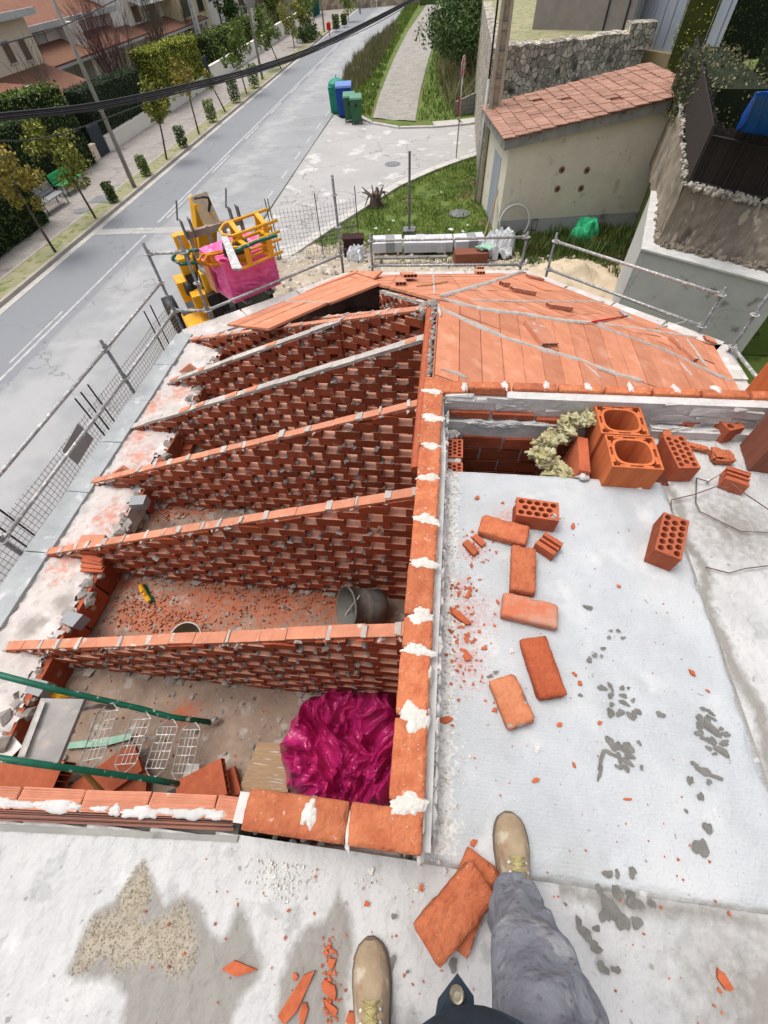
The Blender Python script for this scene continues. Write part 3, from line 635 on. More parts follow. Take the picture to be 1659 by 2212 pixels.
# ---- cross parapet along the shaft, capped too
par = empty('capped_cross_wall', (1.0, 2.1, -1.5), 'cross wall capped with orange bricks above the shaft, its face smeared with white mortar', 'wall')
b = MB(); b.prism([(.05, 2.03), (4.3, 2.03), (4.3, 2.14), (.05, 2.14)], -1.6, TW-.06); b.prism([(.43, 2.03), (4.3, 2.03), (4.3, 2.092), (.43, 2.092)], TW-.06, TW-.018); b.build('wall_core', m_whites, par)
b = MB(); x = -.06; i = 0
while x < 4.2:
    w = rbrick(.245, .112, .055, 200+i, .0035, .5); w.v = [(v[0], v[1]*(1 if x < .15 else .55), v[2]) for v in w.v]; place(w, (x+.125, (2.10 if x < .15 else 2.125)+rnd.uniform(-.004, .004), TW-.027), rnd.uniform(-.01, .01)); b.add(w.v, w.f); x += .262; i += 1
    if i > 9: b.prism([(x, 2.04), (4.3, 2.04), (4.3, 2.155), (x, 2.155)], TW-.055, TW-.002); break
b.build('brick_cap', m_capclay, par, smooth=True)
b = MB()
for k, q in enumerate(((1003, 832), (1090, 829), (1180, 830), (1270, 833), (1362, 835), (1460, 838), (1548, 838))):
    p = P(*q, TW); splat(b, p.x, p.y-.01, TW-.003, .022, .045, 70+k, .009)
for i in range(46):
    x = rnd.uniform(.06, 2.2); z = rnd.uniform(-.02, .19); b.box((x, 2.031+rnd.uniform(-.003, .003), z), (rnd.uniform(.06, .26), .014, rnd.uniform(.015, .05)), rz=rnd.uniform(-.03, .03), j=.012)
b.build('smeared_mortar', m_whites, par)['kind'] = 'stuff'
b = MB()
b.prism([(.09, 1.985), (.86, 1.985), (.86, 2.03), (.09, 2.03)], .0, .045); b.prism([(1.28, 1.97), (2.4, 1.97), (2.4, 2.03), (1.28, 2.03)], .0, .05)
for i in range(46):
    x = rnd.choice((rnd.uniform(.1, .85), rnd.uniform(1.3, 2.3))); b.blob((x, 1.995, rnd.uniform(.02, .05)), rnd.uniform(.02, .04), .5, 2, (1.9, .5, .5), sd=300+i, rot=False)
b.build('mortar_ledge', m_whites, par, smooth=False)['kind'] = 'stuff'
b = MB()
for x, z in ((.10, .085), (.36, .085), (.62, .06)): b.box((x+.12, 2.012, z), (.24, .03, .035), j=.003)
b.build('brick_slips', m_wallbrick, par)

# ---- the shaft
sh = empty('shaft', (.6, 1.8, -1.5), 'dark open shaft lined with red hollow bricks between slab and cross wall', 'shaft')
b = MB(); k = 0; z = -.06
while z > -1.5:
    x = .06+(.0 if k % 2 else -.13)
    while x < 1.3:
        b.box((x+.13, 2.0+rnd.uniform(-.004, .004), z-.05), (.248, .06, .088), j=.003); x += .262
    y = 1.6+(.0 if k % 2 else -.12)
    while y < 2.0: b.box((.06, y+.125, z-.05), (.06, .24, .088), j=.003); y += .25
    z -= .105; k += 1
b.build('lining_bricks', m_wallbrick, sh)
b = MB(); b.prism([(.03, 1.985), (1.3, 1.985), (1.3, 2.03), (.03, 2.03)], -1.5, -.0); b.prism([(.02, 1.6), (.075, 1.6), (.075, 2.0), (.02, 2.0)], -1.5, -.0)
b.build('lining_mortar', m_whites, sh)
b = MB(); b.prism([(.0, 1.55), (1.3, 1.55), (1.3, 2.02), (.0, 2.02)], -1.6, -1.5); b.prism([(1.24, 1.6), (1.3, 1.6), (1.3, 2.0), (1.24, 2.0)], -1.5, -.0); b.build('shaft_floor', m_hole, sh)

# ================================================================== LATTICE WALLS
def lattice(name, p0, p1, z0, z1, zf, label, group, seed, thick=.108, gap=.135, top=None, bl=.245, h=.108, cope=True, mort=1.0):
    """p1 = eave tip (plan), p0 = ridge end (plan)"""
    q = random.Random(seed); p0 = V(*p0, 0); p1 = V(*p1, 0); L_ = (p0-p1).length; u = (p0-p1).normalized(); n = V(-u.y, u.x, 0)
    sl = (z0-z1)/L_; rt = empty(name, (p0.x*.5+p1.x*.5, p0.y*.5+p1.y*.5, zf), label, 'brick wall', group)
    br = MB(); mo = MB()
    def to(s, z, off): w = p1+u*s+n*off; return V(w.x, w.y, z)
    k = 0; z = zf
    while z < z0:
        s = (k % 2)*(bl+gap)/2-bl
        while s < L_:
            a = max(0, s); e = min(L_-.02, s+bl+q.uniform(-.012, .008)); poly = [(a, z+.006), (e, z+.006), (e, z+h-.004), (a, z+h-.004)]
            poly = clip_poly(poly, -sl, 1, z1-.03+.0) if e > a else []
            if len(poly) >= 3:
                dy = q.uniform(-.006, .006); dz = q.uniform(-.003, .003)
                vs = [to(x, zz+dz, thick/2+dy) for x, zz in poly]; br.poly3(vs, -n*thick)
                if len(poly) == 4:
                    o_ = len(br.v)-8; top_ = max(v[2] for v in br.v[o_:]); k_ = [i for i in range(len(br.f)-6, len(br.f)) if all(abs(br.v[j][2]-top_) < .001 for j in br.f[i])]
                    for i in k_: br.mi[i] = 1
                if e < L_-.3:
                    for xx, pr in ((e+.012, .9), (s+bl+gap-.015, .75)):
                        zt = z1+sl*xx
                        if z+.06 < zt-.06 and q.random() < pr*mort:
                            r = q.uniform(.014, .032); w = to(xx+q.uniform(-.01, .01), z+r*.45, -thick/2+r*q.uniform(.1, 1.0)); mo.blob(w, r, .9, 1, (.9, .9, 1.0), sd=q.randint(0, 9999))
                            if q.random() < .3: mo.blob(to(xx, z+.01, -thick/2+q.uniform(.0, .05)), r*1.1, .7, 1, (1.3, 1, .3), sd=q.randint(0, 9999))
            s += bl+gap
        # thin bed of mortar, seen in the joints
        e = L_; a = max(0, (z+h*.5-z1+.05)/sl)
        if k and a < L_-.1:
            pass
        z += h; k += 1
    for _ in range(int(L_*9)):
        x = q.uniform(0, L_); mo.blob(to(x, zf+.01, q.choice((-1, 1))*(thick/2)), q.uniform(.03, .06), .6, 1, (1.3, 1, .6), sd=q.randint(0, 9999))
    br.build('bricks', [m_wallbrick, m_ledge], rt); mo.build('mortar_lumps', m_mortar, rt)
    cp = MB(); cm = MB(); s = .0; ang = math.atan(sl); rz = math.atan2(u.y, u.x)
    rot = Matrix.Rotation(rz, 3, 'Z') @ Matrix.Rotation(-ang, 3, 'Y')
    ce = L_ if top is None else top
    while s < ce-.02:
        l2 = min(q.uniform(.20, .30), ce-s); c = to(s+l2/2, z1+sl*(s+l2/2)-.012+q.uniform(-.003, .003), q.uniform(-.004, .004))
        if cope:
            cp.box(c, (l2/math.cos(ang)-.004, .086, .026), rot=rot @ Matrix.Rotation(q.uniform(-.015, .015), 3, 'X'), j=.002)
            if q.random() < .75:
                w = q.uniform(.02, .07); c2 = to(s+q.uniform(-.01, .03), z1+sl*s+.006, q.uniform(-.01, .01)); cm.box(c2, (w, .095*q.uniform(.75, 1.08), .02), rot=rot, j=.006)
        else:
            cm.box(c, (l2/math.cos(ang)+.01, .10, .036), rot=rot, j=.005)
            if q.random() < .45: cp.box(c+V(0, 0, .008), (l2*.6, .08, .036), rot=rot, j=.004)
        s += l2
    for _ in range(int(L_*7)):      # drips along the top edge
        x = q.uniform(0, L_-.05); cm.blob(to(x, z1+sl*x-.035, -thick/2*.9), q.uniform(.010, .024), .8, 1, (1.6, .6, .8), sd=q.randint(0, 9999))
    if cp.v: cp.build('coping', m_cope, rt)
    cm.build('coping_mortar', m_mortar_s, rt)
    return rt
GR = 'lattice brick walls that carry the roof slope'
tips = [(10, 1400), (100, 1195), (195, 1045), (285, 925), (365, 825)]
rdg = [(868, 1350), (895, 1055), (912, 858), (932, 718)]
desc = ['lowest', 'second lowest', 'middle', 'fourth from the bottom', 'fifth']
labs = ['lattice brick wall nearest the green ladder and purple bag, orange coping with big grey mortar patches',
        'tall lattice brick wall just behind the black bucket and the green broom head, orange coping',
        'lattice brick wall third from the deck, plain orange coping, small brick stack behind its left tip',
        'lattice brick wall with a grey mortar coping, ending at the foot of the clay board roof',
        'short grey topped lattice wall butting against the hip wall']
ends = []
for i in range(5):
    t = P(*tips[i], ZS+.02)
    if i < 4:
        r = P(*rdg[i], ZR); y = (t.y+r.y)/2; p0 = (-.055, y)
        lattice('lattice_brick_wall', p0, (t.x, y), ZR-.0, ZS+.03, ZF, labs[i], GR, 11+i, cope=i < 3, mort=1.0)
    else:
        y = t.y; xe = P(725, 703, ZR-.35).x; fr = (xe-t.x)/(-.055-t.x)
        lattice('lattice_brick_wall', (xe, y), (t.x, y), ZS+.03+(ZR-ZS-.03)*fr, ZS+.03, ZF, labs[i], GR, 15, cope=False)
E1 = V(-4.27, SL[0].y-.22, ZS+.03); E2 = V(SL[1].x+.06, SL[1].y-.24, ZS+.03); E3 = V(SL[2].x-.06, SL[2].y-.24, ZS+.03); E4 = V(4.2, SL[3].y-.18, ZS+.03)
A3 = V(AP.x, AP.y, ZR)
lattice('lattice_brick_wall', (A3.x-.05, A3.y-.03), (E1.x+.05, E1.y-.05), ZR-.03, ZS+.03, ZF, 'diagonal lattice wall along the left hip, torn mortar on its top, beside the clay board roof', GR, 21, cope=True, mort=.9)
mid = (E1+E2)/2
nW = (E1-E2).cross(A3-E2).normalized(); nW = nW if nW.z > 0 else -nW
k1 = PP(712, 664, E2, nW); k2 = PP(826, 620, E2, nW)
lattice('lattice_brick_wall', (A3.x-.12, A3.y+.10), (k1.x-.5, k1.y+.3), ZR-.10, k1.z-.36, ZF, 'short lattice wall in the dark gap under the clay boards', GR, 22, cope=True, gap=.1)
lattice('lattice_brick_wall', (A3.x, A3.y+.12), (k2.x, k2.y), ZR-.07, k2.z-.05, ZF, 'diagonal lattice wall rising to the ridge behind the dark opening under the boards', GR, 23, cope=False, gap=.1)

# ================================================================== CLAY BOARD ROOF
roof = empty('clay_board_roof', (1.2, 4.4, ZS), 'roof slopes of orange clay boards with grey mortar bands, right of the ridge', 'roof')
def facet(nm, pts, udir, w, L_, seed, m=m_board, th=.032, parent=roof):
    """pts: 3-D polygon on one plane; boards w wide, L_ long, length along udir"""
    q = random.Random(seed); o = Vector(pts[0]); n = (Vector(pts[1])-o).cross(Vector(pts[2])-o).normalized()
    if n.z < 0: n = -n
    u = Vector(udir); u = (u-n*u.dot(n)).normalized(); v = n.cross(u)
    p2 = [((Vector(p)-o).dot(u), (Vector(p)-o).dot(v)) for p in pts]
    us = [p[0] for p in p2]; vs_ = [p[1] for p in p2]; b = MB()
    y = min(vs_)-.02; r = 0
    while y < max(vs_):
        ww = w*q.uniform(.985, 1.0); x = min(us)-q.uniform(0, L_*.9)*0-(.35*L_ if r % 2 and False else 0)
        while x < max(us):
            g = .0035; pl = clip_convex([(x+g, y+g), (x+L_-g, y+g), (x+L_-g, y+ww-g), (x+g, y+ww-g)], p2)
            if len(pl) >= 3:
                dz = q.uniform(0, .006); tl = q.uniform(-.006, .006)
                b.poly3([o+u*a+v*c+n*(dz+tl*(a-x)) for a, c in pl], n*th)
            x += L_
        y += w; r += 1
    ob = b.build(nm, m, parent); ob.data.polygons.foreach_set('use_smooth', [False]*len(ob.data.polygons))
    return o, n
RX = -.03
RG0 = V(RX, 2.16, ZR); EB = V(4.2, 2.16, ZS+.05)
oE, nE = facet('board_slope', [RG0, V(RX, A3.y, ZR), E4, EB], (0, 1, 0), .25, 1.2, 31)
oN2, nN2 = facet('board_slope', [V(RX, A3.y, ZR+.004), E4, E3], (E4-E3), .25, 1.0, 32)
oN, nN = facet('board_slope', [V(RX, A3.y, ZR+.006), E3, E2], (E3-E2), .25, 1.0, 33)
# the two loose laid panels on the street hip
def q5(x, y): return (415+x/3, 553+y/3)
pa = [PP(*q5(*q), E2, nW) for q in ((232, 455), (500, 487), (885, 318), (600, 305))]
pb = [PP(*q5(*q), E2, nW) for q in ((595, 312), (900, 318), (1225, 192), (1175, 165), (1030, 110))]
facet('board_panel', pa, (pa[2]-pa[1]), .25, 3.0, 34); facet('board_panel', pb, (pb[2]-pb[1]), .25, 3.0, 35)
pc = [PP(*q5(*q), E2, nW) for q in ((1030, 110), (1180, 160), (1235, 112))]
facet('board_panel', pc, (pc[2]-pc[1]), .25, 3.0, 36)
# mortar bands
def band(pts, o, n, w, seed, mb, h=.012, js=1.0):
    q = random.Random(seed); P3 = [PP(*p, o, n) for p in pts]; out = []
    for i in range(len(P3)-1):
        m = max(2, int((P3[i+1]-P3[i]).length/.05))
        for k in range(m): out.append(P3[i].lerp(P3[i+1], k/m))
    out.append(P3[-1]); vs = []; fs = []; N = len(out)
    for i, p in enumerate(out):
        d = (out[min(i+1, N-1)]-out[max(0, i-1)]).normalized(); s = n.cross(d)
        tp = min(1, (i+.5)/3, (N-i)/3)
        ww = w*(.75+.45*mnoise.noise(p*6+V(seed, 0, 0))+q.uniform(-.18, .18))*tp; sh_ = .25*w*mnoise.noise(p*9+V(0, seed, 0))*js
        for t in (-1, -.6, 0, .6, 1):
            hh = .032+ (h*(1-t*t)+.004+.005*q.random() if abs(t) < 1 else .0)
            vs.append(p+s*(ww*t*(1+q.uniform(-.1, .1))+sh_)+n*hh)
    for i in range(N-1):
        for k in range(4): fs.append((i*5+k, i*5+k+1, (i+1)*5+k+1, (i+1)*5+k))
    mb.add(vs, fs)
def s6(x, y): return (898.6+x*.4583, 553+y*.4583)
mb_ = MB()
for k, (pl, w) in enumerate([([(110, 262), (250, 325), (420, 400), (600, 455), (760, 500), (900, 555), (1060, 602)], .05), ([(110, 215), (300, 262), (520, 290), (700, 318), (815, 325)], .05),
      ([(830, 335), (1000, 395), (1170, 455), (1320, 530), (1480, 600)], .045), ([(100, 240), (110, 300)], .03), ([(110, 550), (190, 568), (230, 590)], .035), ([(1265, 400), (1310, 460), (1360, 530)], .035), ([(780, 520), (830, 560), (860, 590)], .03), ([(1230, 510), (1290, 575)], .03)]):
    band([s6(*p) for p in pl], oE, nE, w, k, mb_)
for k, (pl, w) in enumerate([([(830, 328), (1000, 348), (1200, 378), (1400, 405)], .035), ([(240, 225), (500, 228), (880, 226)], .028), ([(1120, 355), (1260, 320)], .02)]): band([s6(*p) for p in pl], oN2, nN2, w, 20+k, mb_)
for k, (pl, w) in enumerate([([(110, 205), (260, 160), (420, 110), (520, 70)], .05)]): band([s6(*p) for p in pl], oN2, nN2, w, 30+k, mb_, js=.3)
for k, (pl, w) in enumerate([([(370, 75), (430, 85), (500, 78)], .03), ([(80, 80), (88, 200)], .02)]): band([s6(*p) for p in pl], oN, nN, w, 35+k, mb_, js=.3)
band([q5(*p) for p in ((600, 310), (700, 312), (900, 318))], E2, nW, .03, 44, mb_)
mb_.build('mortar_bands', m_mortar_s, roof, smooth=True)
b = MB()
b.tube([V(-.10, 2.2, ZR-.01), V(-.10, A3.y-.15, ZR-.01)], .045, 8)
b.build('ridge_tiles', m_clay, roof)
b = MB()
for i in range(70): b.blob((-.055+rnd.uniform(-.02, .02), 2.2+i*.035, ZR+.015), rnd.uniform(.015, .034), .7, 1)
for i in range(26): b.blob((A3.x+rnd.uniform(-.12, .04), A3.y+rnd.uniform(-.12, .1), ZR-.05+rnd.uniform(-.12, .04)), rnd.uniform(.03, .06), .7, 1)
b.build('ridge_mortar', m_mortar, roof)
# dark cracks between the clay boards of the far slope

# ================================================================== LOOSE BRICKS ON THE DECK
SZ = .016                     # top of the raised slab
def c3(x, y): return ((1060+x*.5184)*.864, (960+y*.5184)*.864)
def c4(x, y): return ((1060+x*.5184)*.864, (1500+y*.5184)*.864)
def c6(x, y): return ((860+x*.4702)*.864, (1960+y*.4702)*.864)
def solid(px, py, ang, label, seed, z=SZ, L_=.24, W=.113, H=.05, tilt=(0, 0), ztop=None, m=m_solid):
    """px,py = centre of its top face in the photo; ang = direction of its long side"""
    p = P(px, py, z+H); b = rbrick(L_, W, H, seed, .0055); o = b.build('solid_brick', m, smooth=True, keep=True)
    o.location = (p.x, p.y, z+H/2); o.rotation_euler = (tilt[0], tilt[1], ang)
    tag(o, label, 'brick', 'loose solid orange bricks lying on the deck'); return o
def ang(a, b, z=.06): a = P(*a, z); b = P(*b, z); return math.atan2(b.y-a.y, b.x-a.x)
def cen(*q): return (sum(p[0] for p in q)/len(q), sum(p[1] for p in q)/len(q))
qE = [c3(290, 635), c3(510, 695), c3(495, 760), c3(255, 700)]
solid(*cen(*qE), ang(qE[0], qE[1]), 'solid orange brick touching the holed brick at the top of the slab', 1)
qD = [c3(425, 785), c3(545, 790), c3(545, 1000), c3(415, 975)]
solid(*cen(*qD), ang(qD[1], qD[2]), 'solid orange brick lying lengthwise above the stained pale brick', 2)
qC = [c3(390, 1015), c3(655, 1075), c3(640, 1165), c3(370, 1090)]
solid(*cen(*qC), ang(qC[0], qC[1]), 'pale stained solid brick with a grey mortar spot on top', 3, m=mat('dusty_brick_clay', (.50, .15, .075), (.48, .28, .2), scale=12, bump=.8, bs=55, contrast=(.42, .7)))
p = P(*c3(560, 1095), SZ+.052); b = MB(); splat(b, p.x, p.y, SZ+.051, .03, .028, 501, .002); b.build('mortar_spot', m_mortar, bpy.data.objects['solid_brick.002'], smooth=True, origin=p) if False else None
qA = [c4(465, 185), c4(590, 165), c4(690, 440), c4(560, 475)]
solid(*cen(*qA), ang(qA[0], qA[3]), 'deep red solid brick, right one of the two nearest the right boot', 4, m=mat('red_brick_clay', (.43, .105, .042), (.34, .072, .028), scale=14, bump=1, bs=42, bdist=.014))
qB = [c4(320, 395), c4(440, 352), c4(535, 570), c4(410, 612)]
solid(*cen(*qB), ang(qB[0], qB[3]), 'short pale orange brick broken at one end, left of the deep red brick', 5, L_=.185, m=mat('pale_brick_clay', (.57, .22, .11), (.48, .16, .07), scale=14, bump=1, bs=42, bdist=.014, spots=[((.36, .33, .30), 18, .66, .06)]))
qF2 = [c6(640, 345), c6(810, 480), c6(700, 700), c6(560, 600)]
solid(*cen(c6(650, 345), c6(810, 475), c6(620, 955), c6(560, 700)), ang(c6(810, 480), c6(640, 940)), 'lower brick of the pair stacked against the right boot', 6, z=0)
qF = [c6(665, 415), c6(820, 590), c6(515, 975), c6(380, 740)]
solid(*cen(*qF), ang(qF[3], qF[0]), 'upper rough orange brick of the pair stacked against the right boot', 7, z=.052, L_=.245, W=.118, tilt=(.03, .05))

def holed(L_, W, H, rows, cols, r=.0088, seed=0, name='perforated_brick', depth=None):
    """perforated brick, holes up; origin at centre of base. returns list of builders"""
    b = MB(); cw = (W-.012)/cols; rh = (L_-.012)/rows; depth = depth or H*.9; N = 10
    dk = MB()
    for c in range(cols):
        x0 = -W/2+.006+c*cw; off = .5 if c % 2 else 0; nrow = rows-(1 if c % 2 else 0)
        if c % 2:
            for s in (-1, 1):
                y0, y1 = (-L_/2+.006, -L_/2+.006+rh/2) if s < 0 else (L_/2-.006-rh/2, L_/2-.006)
                b.sheet([V(x0, y0, H), V(x0+cw, y0, H), V(x0+cw, y1, H), V(x0, y1, H)])
        for k in range(nrow):
            y0 = -L_/2+.006+(k+off)*rh; cx, cy = x0+cw/2, y0+rh/2; rx, ry = cw*.41, rh*.41; st = len(b.v)
            out = []; inn = []
            for t in range(N):
                a = 2*math.pi*t/N; ca, sa = math.cos(a), math.sin(a); m_ = max(abs(ca), abs(sa))
                out.append(V(cx+ca/m_*cw/2, cy+sa/m_*rh/2, H)); inn.append(V(cx+ca*rx, cy+sa*ry, H))
            bot = [V(p.x, p.y, H-depth) for p in inn]; corners = []
            b.add(out+inn, [(t, (t+1) % N, N+(t+1) % N, N+t) for t in range(N)])
            b.add(inn+bot, [(t, (t+1) % N, N+(t+1) % N, N+t) for t in range(N)])
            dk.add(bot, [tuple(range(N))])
            for sx_ in (-1, 1):      # fill little cell corners left by the ring
                for sy_ in (-1, 1):
                    cr = V(cx+sx_*cw/2, cy+sy_*rh/2, H-.0002)
                    a_ = sorted(out, key=lambda p: (p-cr).length)[:2]; b.sheet([cr, a_[0], a_[1]])
    e = .006
    b.prism([(-W/2, -L_/2), (-W/2+e, -L_/2), (-W/2+e, L_/2), (-W/2, L_/2)], 0, H); b.prism([(W/2-e, -L_/2), (W/2, -L_/2), (W/2, L_/2), (W/2-e, L_/2)], 0, H)
    b.prism([(-W/2+e, -L_/2), (W/2-e, -L_/2), (W/2-e, -L_/2+e), (-W/2+e, -L_/2+e)], 0, H); b.prism([(-W/2+e, L_/2-e), (W/2-e, L_/2-e), (W/2-e, L_/2), (-W/2+e, L_/2)], 0, H)
    k = -L_/2+.006                      # combed sides
    while k < L_/2-.004:
        for s in (-1, 1): b.box((s*(W/2+.0006), k, H/2), (.0012, .0035, H-.002))
        k += .0085
    k = -W/2+.006
    while k < W/2-.004:
        for s in (-1, 1): b.box((k, s*(L_/2+.0006), H/2), (.0035, .0012, H-.002))
        k += .0085
    root = bpy.data.objects.new(name, None); COL.objects.link(root)
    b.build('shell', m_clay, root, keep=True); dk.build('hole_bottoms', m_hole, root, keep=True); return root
def put(o, loc, rz=0, rx=0, ry=0, label=None, cat=None, group=None):
    o.location = loc; o.rotation_euler = (rx, ry, rz); tag(o, label, cat, group); return o
GH = 'perforated hollow bricks on the deck'
a = [P(*c3(*q), SZ+.11) for q in [(1160, 615), (1280, 660), (1240, 850), (1115, 800)]]
h3 = holed(.24, .113, .11, 6, 3); c = sum(a, V(0, 0, 0))/4
put(h3, (c.x, c.y, SZ), math.atan2((a[0]-a[3]).y, (a[0]-a[3]).x)-R(90), label='perforated brick standing alone on the right of the slab, holes up', cat='brick', group=GH)
a = [P(*c3(*q), .11) for q in [(1180, 235), (1285, 245), (1315, 415), (1190, 415)]]; c = sum(a, V(0, 0, 0))/4
h2 = holed(.24, .113, .11, 6, 3); put(h2, (c.x, c.y, 0), R(4), label='perforated brick right beside the two clay flue blocks, holes up', cat='brick', group=GH)
a = [P(*c3(*q), SZ+.10) for q in [(450, 548), (645, 575), (640, 655), (455, 600)]]; c = sum(a, V(0, 0, 0))/4
h1 = holed(.205, .112, .10, 5, 3); put(h1, (c.x-.0, c.y-.01, SZ), R(-96), label='perforated brick with a broken corner and mortar, lying across at the top of the slab', cat='brick', group=GH)
b = MB(); b.blob((.03, .09, .085), .02, .8, 2); b.blob((-.03, -.095, .07), .014, .8, 2); b.build('mortar', m_whites, h1, keep=True)
a = P(*c3(1440, 150), .09); h4 = holed(.20, .10, .10, 4, 2); put(h4, (a.x, a.y-.03, 0), R(20), label='small perforated brick piece near the right frame edge, holes up', cat='brick', group=GH)
a = P(*c3(1500, 118), .09); h5 = holed(.16, .10, .09, 3, 2); put(h5, (a.x, a.y-.02, 0), R(-25), label='mortar smeared perforated brick piece beside the tall clay flue pieces', cat='brick', group=GH)
for y_, z_, lb in ((1.80, -.045, 'upper perforated brick bedded in the left side of the shaft'), (1.645, -.05, 'lower perforated brick bedded in the left side of the shaft')):
    o = holed(.15 if y_ > 1.7 else .09, .095, .05, 5 if y_ > 1.7 else 3, 3); put(o, (.145, y_, z_), 0, label=lb, cat='brick', group='perforated bricks in the shaft')
b = MB()
for i in range(30): b.blob((.13+rnd.uniform(-.05, .04), rnd.choice((1.715, 1.93, 1.6))+rnd.uniform(-.02, .02), -.02), rnd.uniform(.012, .03), .6, 1)
b.build('mortar_bed', m_whites, sh)['kind'] = 'stuff'

def flue(name, W, L_, H, label, group, m=m_vent):
    root = bpy.data.objects.new(name, None); COL.objects.link(root); tag(root, label, 'clay block', group); t = .010; b = MB()
    for s in (-1, 1):
        b.box((s*(W/2-t/2), 0, H/2), (t, L_, H)); b.box((0, s*(L_/2-t/2), H/2), (W-2*t, t, H))
    b.build('shell', m, root, keep=True)
    b = MB(); N = 40; ro = []; ri = []
    def sup(a, rx, ry, e=.62): return V(rx*math.copysign(abs(math.cos(a))**e, math.cos(a)), ry*math.copysign(abs(math.sin(a))**e, math.sin(a)), 0)
    A = [sup(2*math.pi*k/N, W/2-.022, L_/2-.020) for k in range(N)]; B = [sup(2*math.pi*k/N, W/2-.036, L_/2-.034) for k in range(N)]
    z0 = V(0, 0, .004); z1 = V(0, 0, H-.002)
    vs = [p+z1 for p in A]+[p+z1 for p in B]+[p+z0 for p in A]+[p+z0 for p in B]
    fs = []
    for k in range(N):
        n = (k+1) % N; fs += [(k, n, N+n, N+k), (N+k, N+n, 3*N+n, 3*N+k), (k, 2*N+k, 2*N+n, n)]
    b.add(vs, fs)
    for x, y in ((-.5, -1), (.5, -1), (-.5, 1), (.5, 1)): b.box((x*W*.45, y*(L_/2-.016), H/2), (.05, .014, H-.006))
    for x, y in ((-1, -.5), (-1, .5), (1, -.5), (1, .5)): b.box((x*(W/2-.017), y*L_*.45, H/2), (.016, .05, H-.006))
    b.build('round_liner', m, root, keep=True); return root
GF = 'clay flue blocks on the shaft'
z_ = .172
a = [P(*c3(*q), z_) for q in [(880, 250), (1095, 255), (1155, 405), (915, 400)]]; c = sum(a, V(0, 0, 0))/4
f1 = flue('flue_block', .25, .235, .25, 'front one of the two open clay flue blocks over the shaft', GF); put(f1, (c.x, c.y, z_-.25), R(-1))
a = [P(*c3(*q), z_) for q in [(820, 115), (1035, 118), (1090, 255), (880, 250)]]; c2 = sum(a, V(0, 0, 0))/4
f2 = flue('flue_block', .25, .235, .25, 'rear one of the two open clay flue blocks over the shaft', GF); put(f2, (c2.x, c.y+.242, z_-.25), R(-1))
a = P(1585, 975, 0); f3 = flue('flue_block', .22, .2, .62, 'tall brownish clay flue piece standing at the right frame edge', 'tall flue pieces', m_ventdark); put(f3, (a.x+.145, a.y-.06, 0), R(-8))
a = P(1605, 885, 0); f4 = flue('flue_block', .22, .2, .7, 'tall bright orange clay flue piece behind the brownish one', 'tall flue pieces'); put(f4, (a.x+.17, a.y+.07, 0), R(14))
# board leaning beside the flue blocks
o = MB(); o.box((0, 0, 0), (.06, .26, .20)); 
for k in range(7): o.box((-.026+k*.0085, 0, .1005), (.004, .256, .002))
o = o.build('ribbed_slab', m_clay, keep=True); p = P(*c3(735, 345), .05); put(o, (p.x+.02, p.y+.0, -.03), R(-6), 0, R(8), 'ribbed clay panel wedged between the wool and the flue blocks', 'clay panel')
b = MB(); p = P(*c3(770, 445), .03); b.blob(p, .035, .7, 2, (1, .8, .6)); tag(b.build('mortar_lump', m_whites, smooth=True), 'white mortar lump at the foot of the wedged clay panel', 'mortar')
# mineral wool
b = MB()
pth = [c3(800, 170), c3(720, 170), c3(690, 235), c3(610, 255), c3(570, 300), c3(560, 340), c3(610, 380), c3(650, 420), c3(690, 450)]
zz = [.13, .12, .07, .05, .03, .02, -.01, -.02, -.02]
for i in range(len(pth)-1):
    a, e = P(*pth[i], zz[i]), P(*pth[i+1], zz[i+1])
    for k in range(9):
        w = a.lerp(e, k/9)+V(rnd.gauss(0, .022), rnd.gauss(0, .02), rnd.gauss(0, .012)); b.blob(w, rnd.uniform(.016, .034), .9, 3, (1.2, .8, .7))
for i in range(700):
    k = rnd.randrange(len(pth)-1); a = P(*pth[k], zz[k]).lerp(P(*pth[k+1], zz[k+1]), rnd.random())+V(rnd.gauss(0, .020), rnd.gauss(0, .020), rnd.gauss(0, .014)); d = V(rnd.gauss(0, 1), rnd.gauss(0, 1), rnd.gauss(0, .4)).normalized()*rnd.uniform(.012, .03)
    b.tube([a, a+d*.5+V(0, 0, .004), a+d], .0011, 3, False)
tag(b.build('insulation_wool', m_wool, smooth=True), 'torn yellowish mineral wool hanging over the shaft edge', 'insulation')

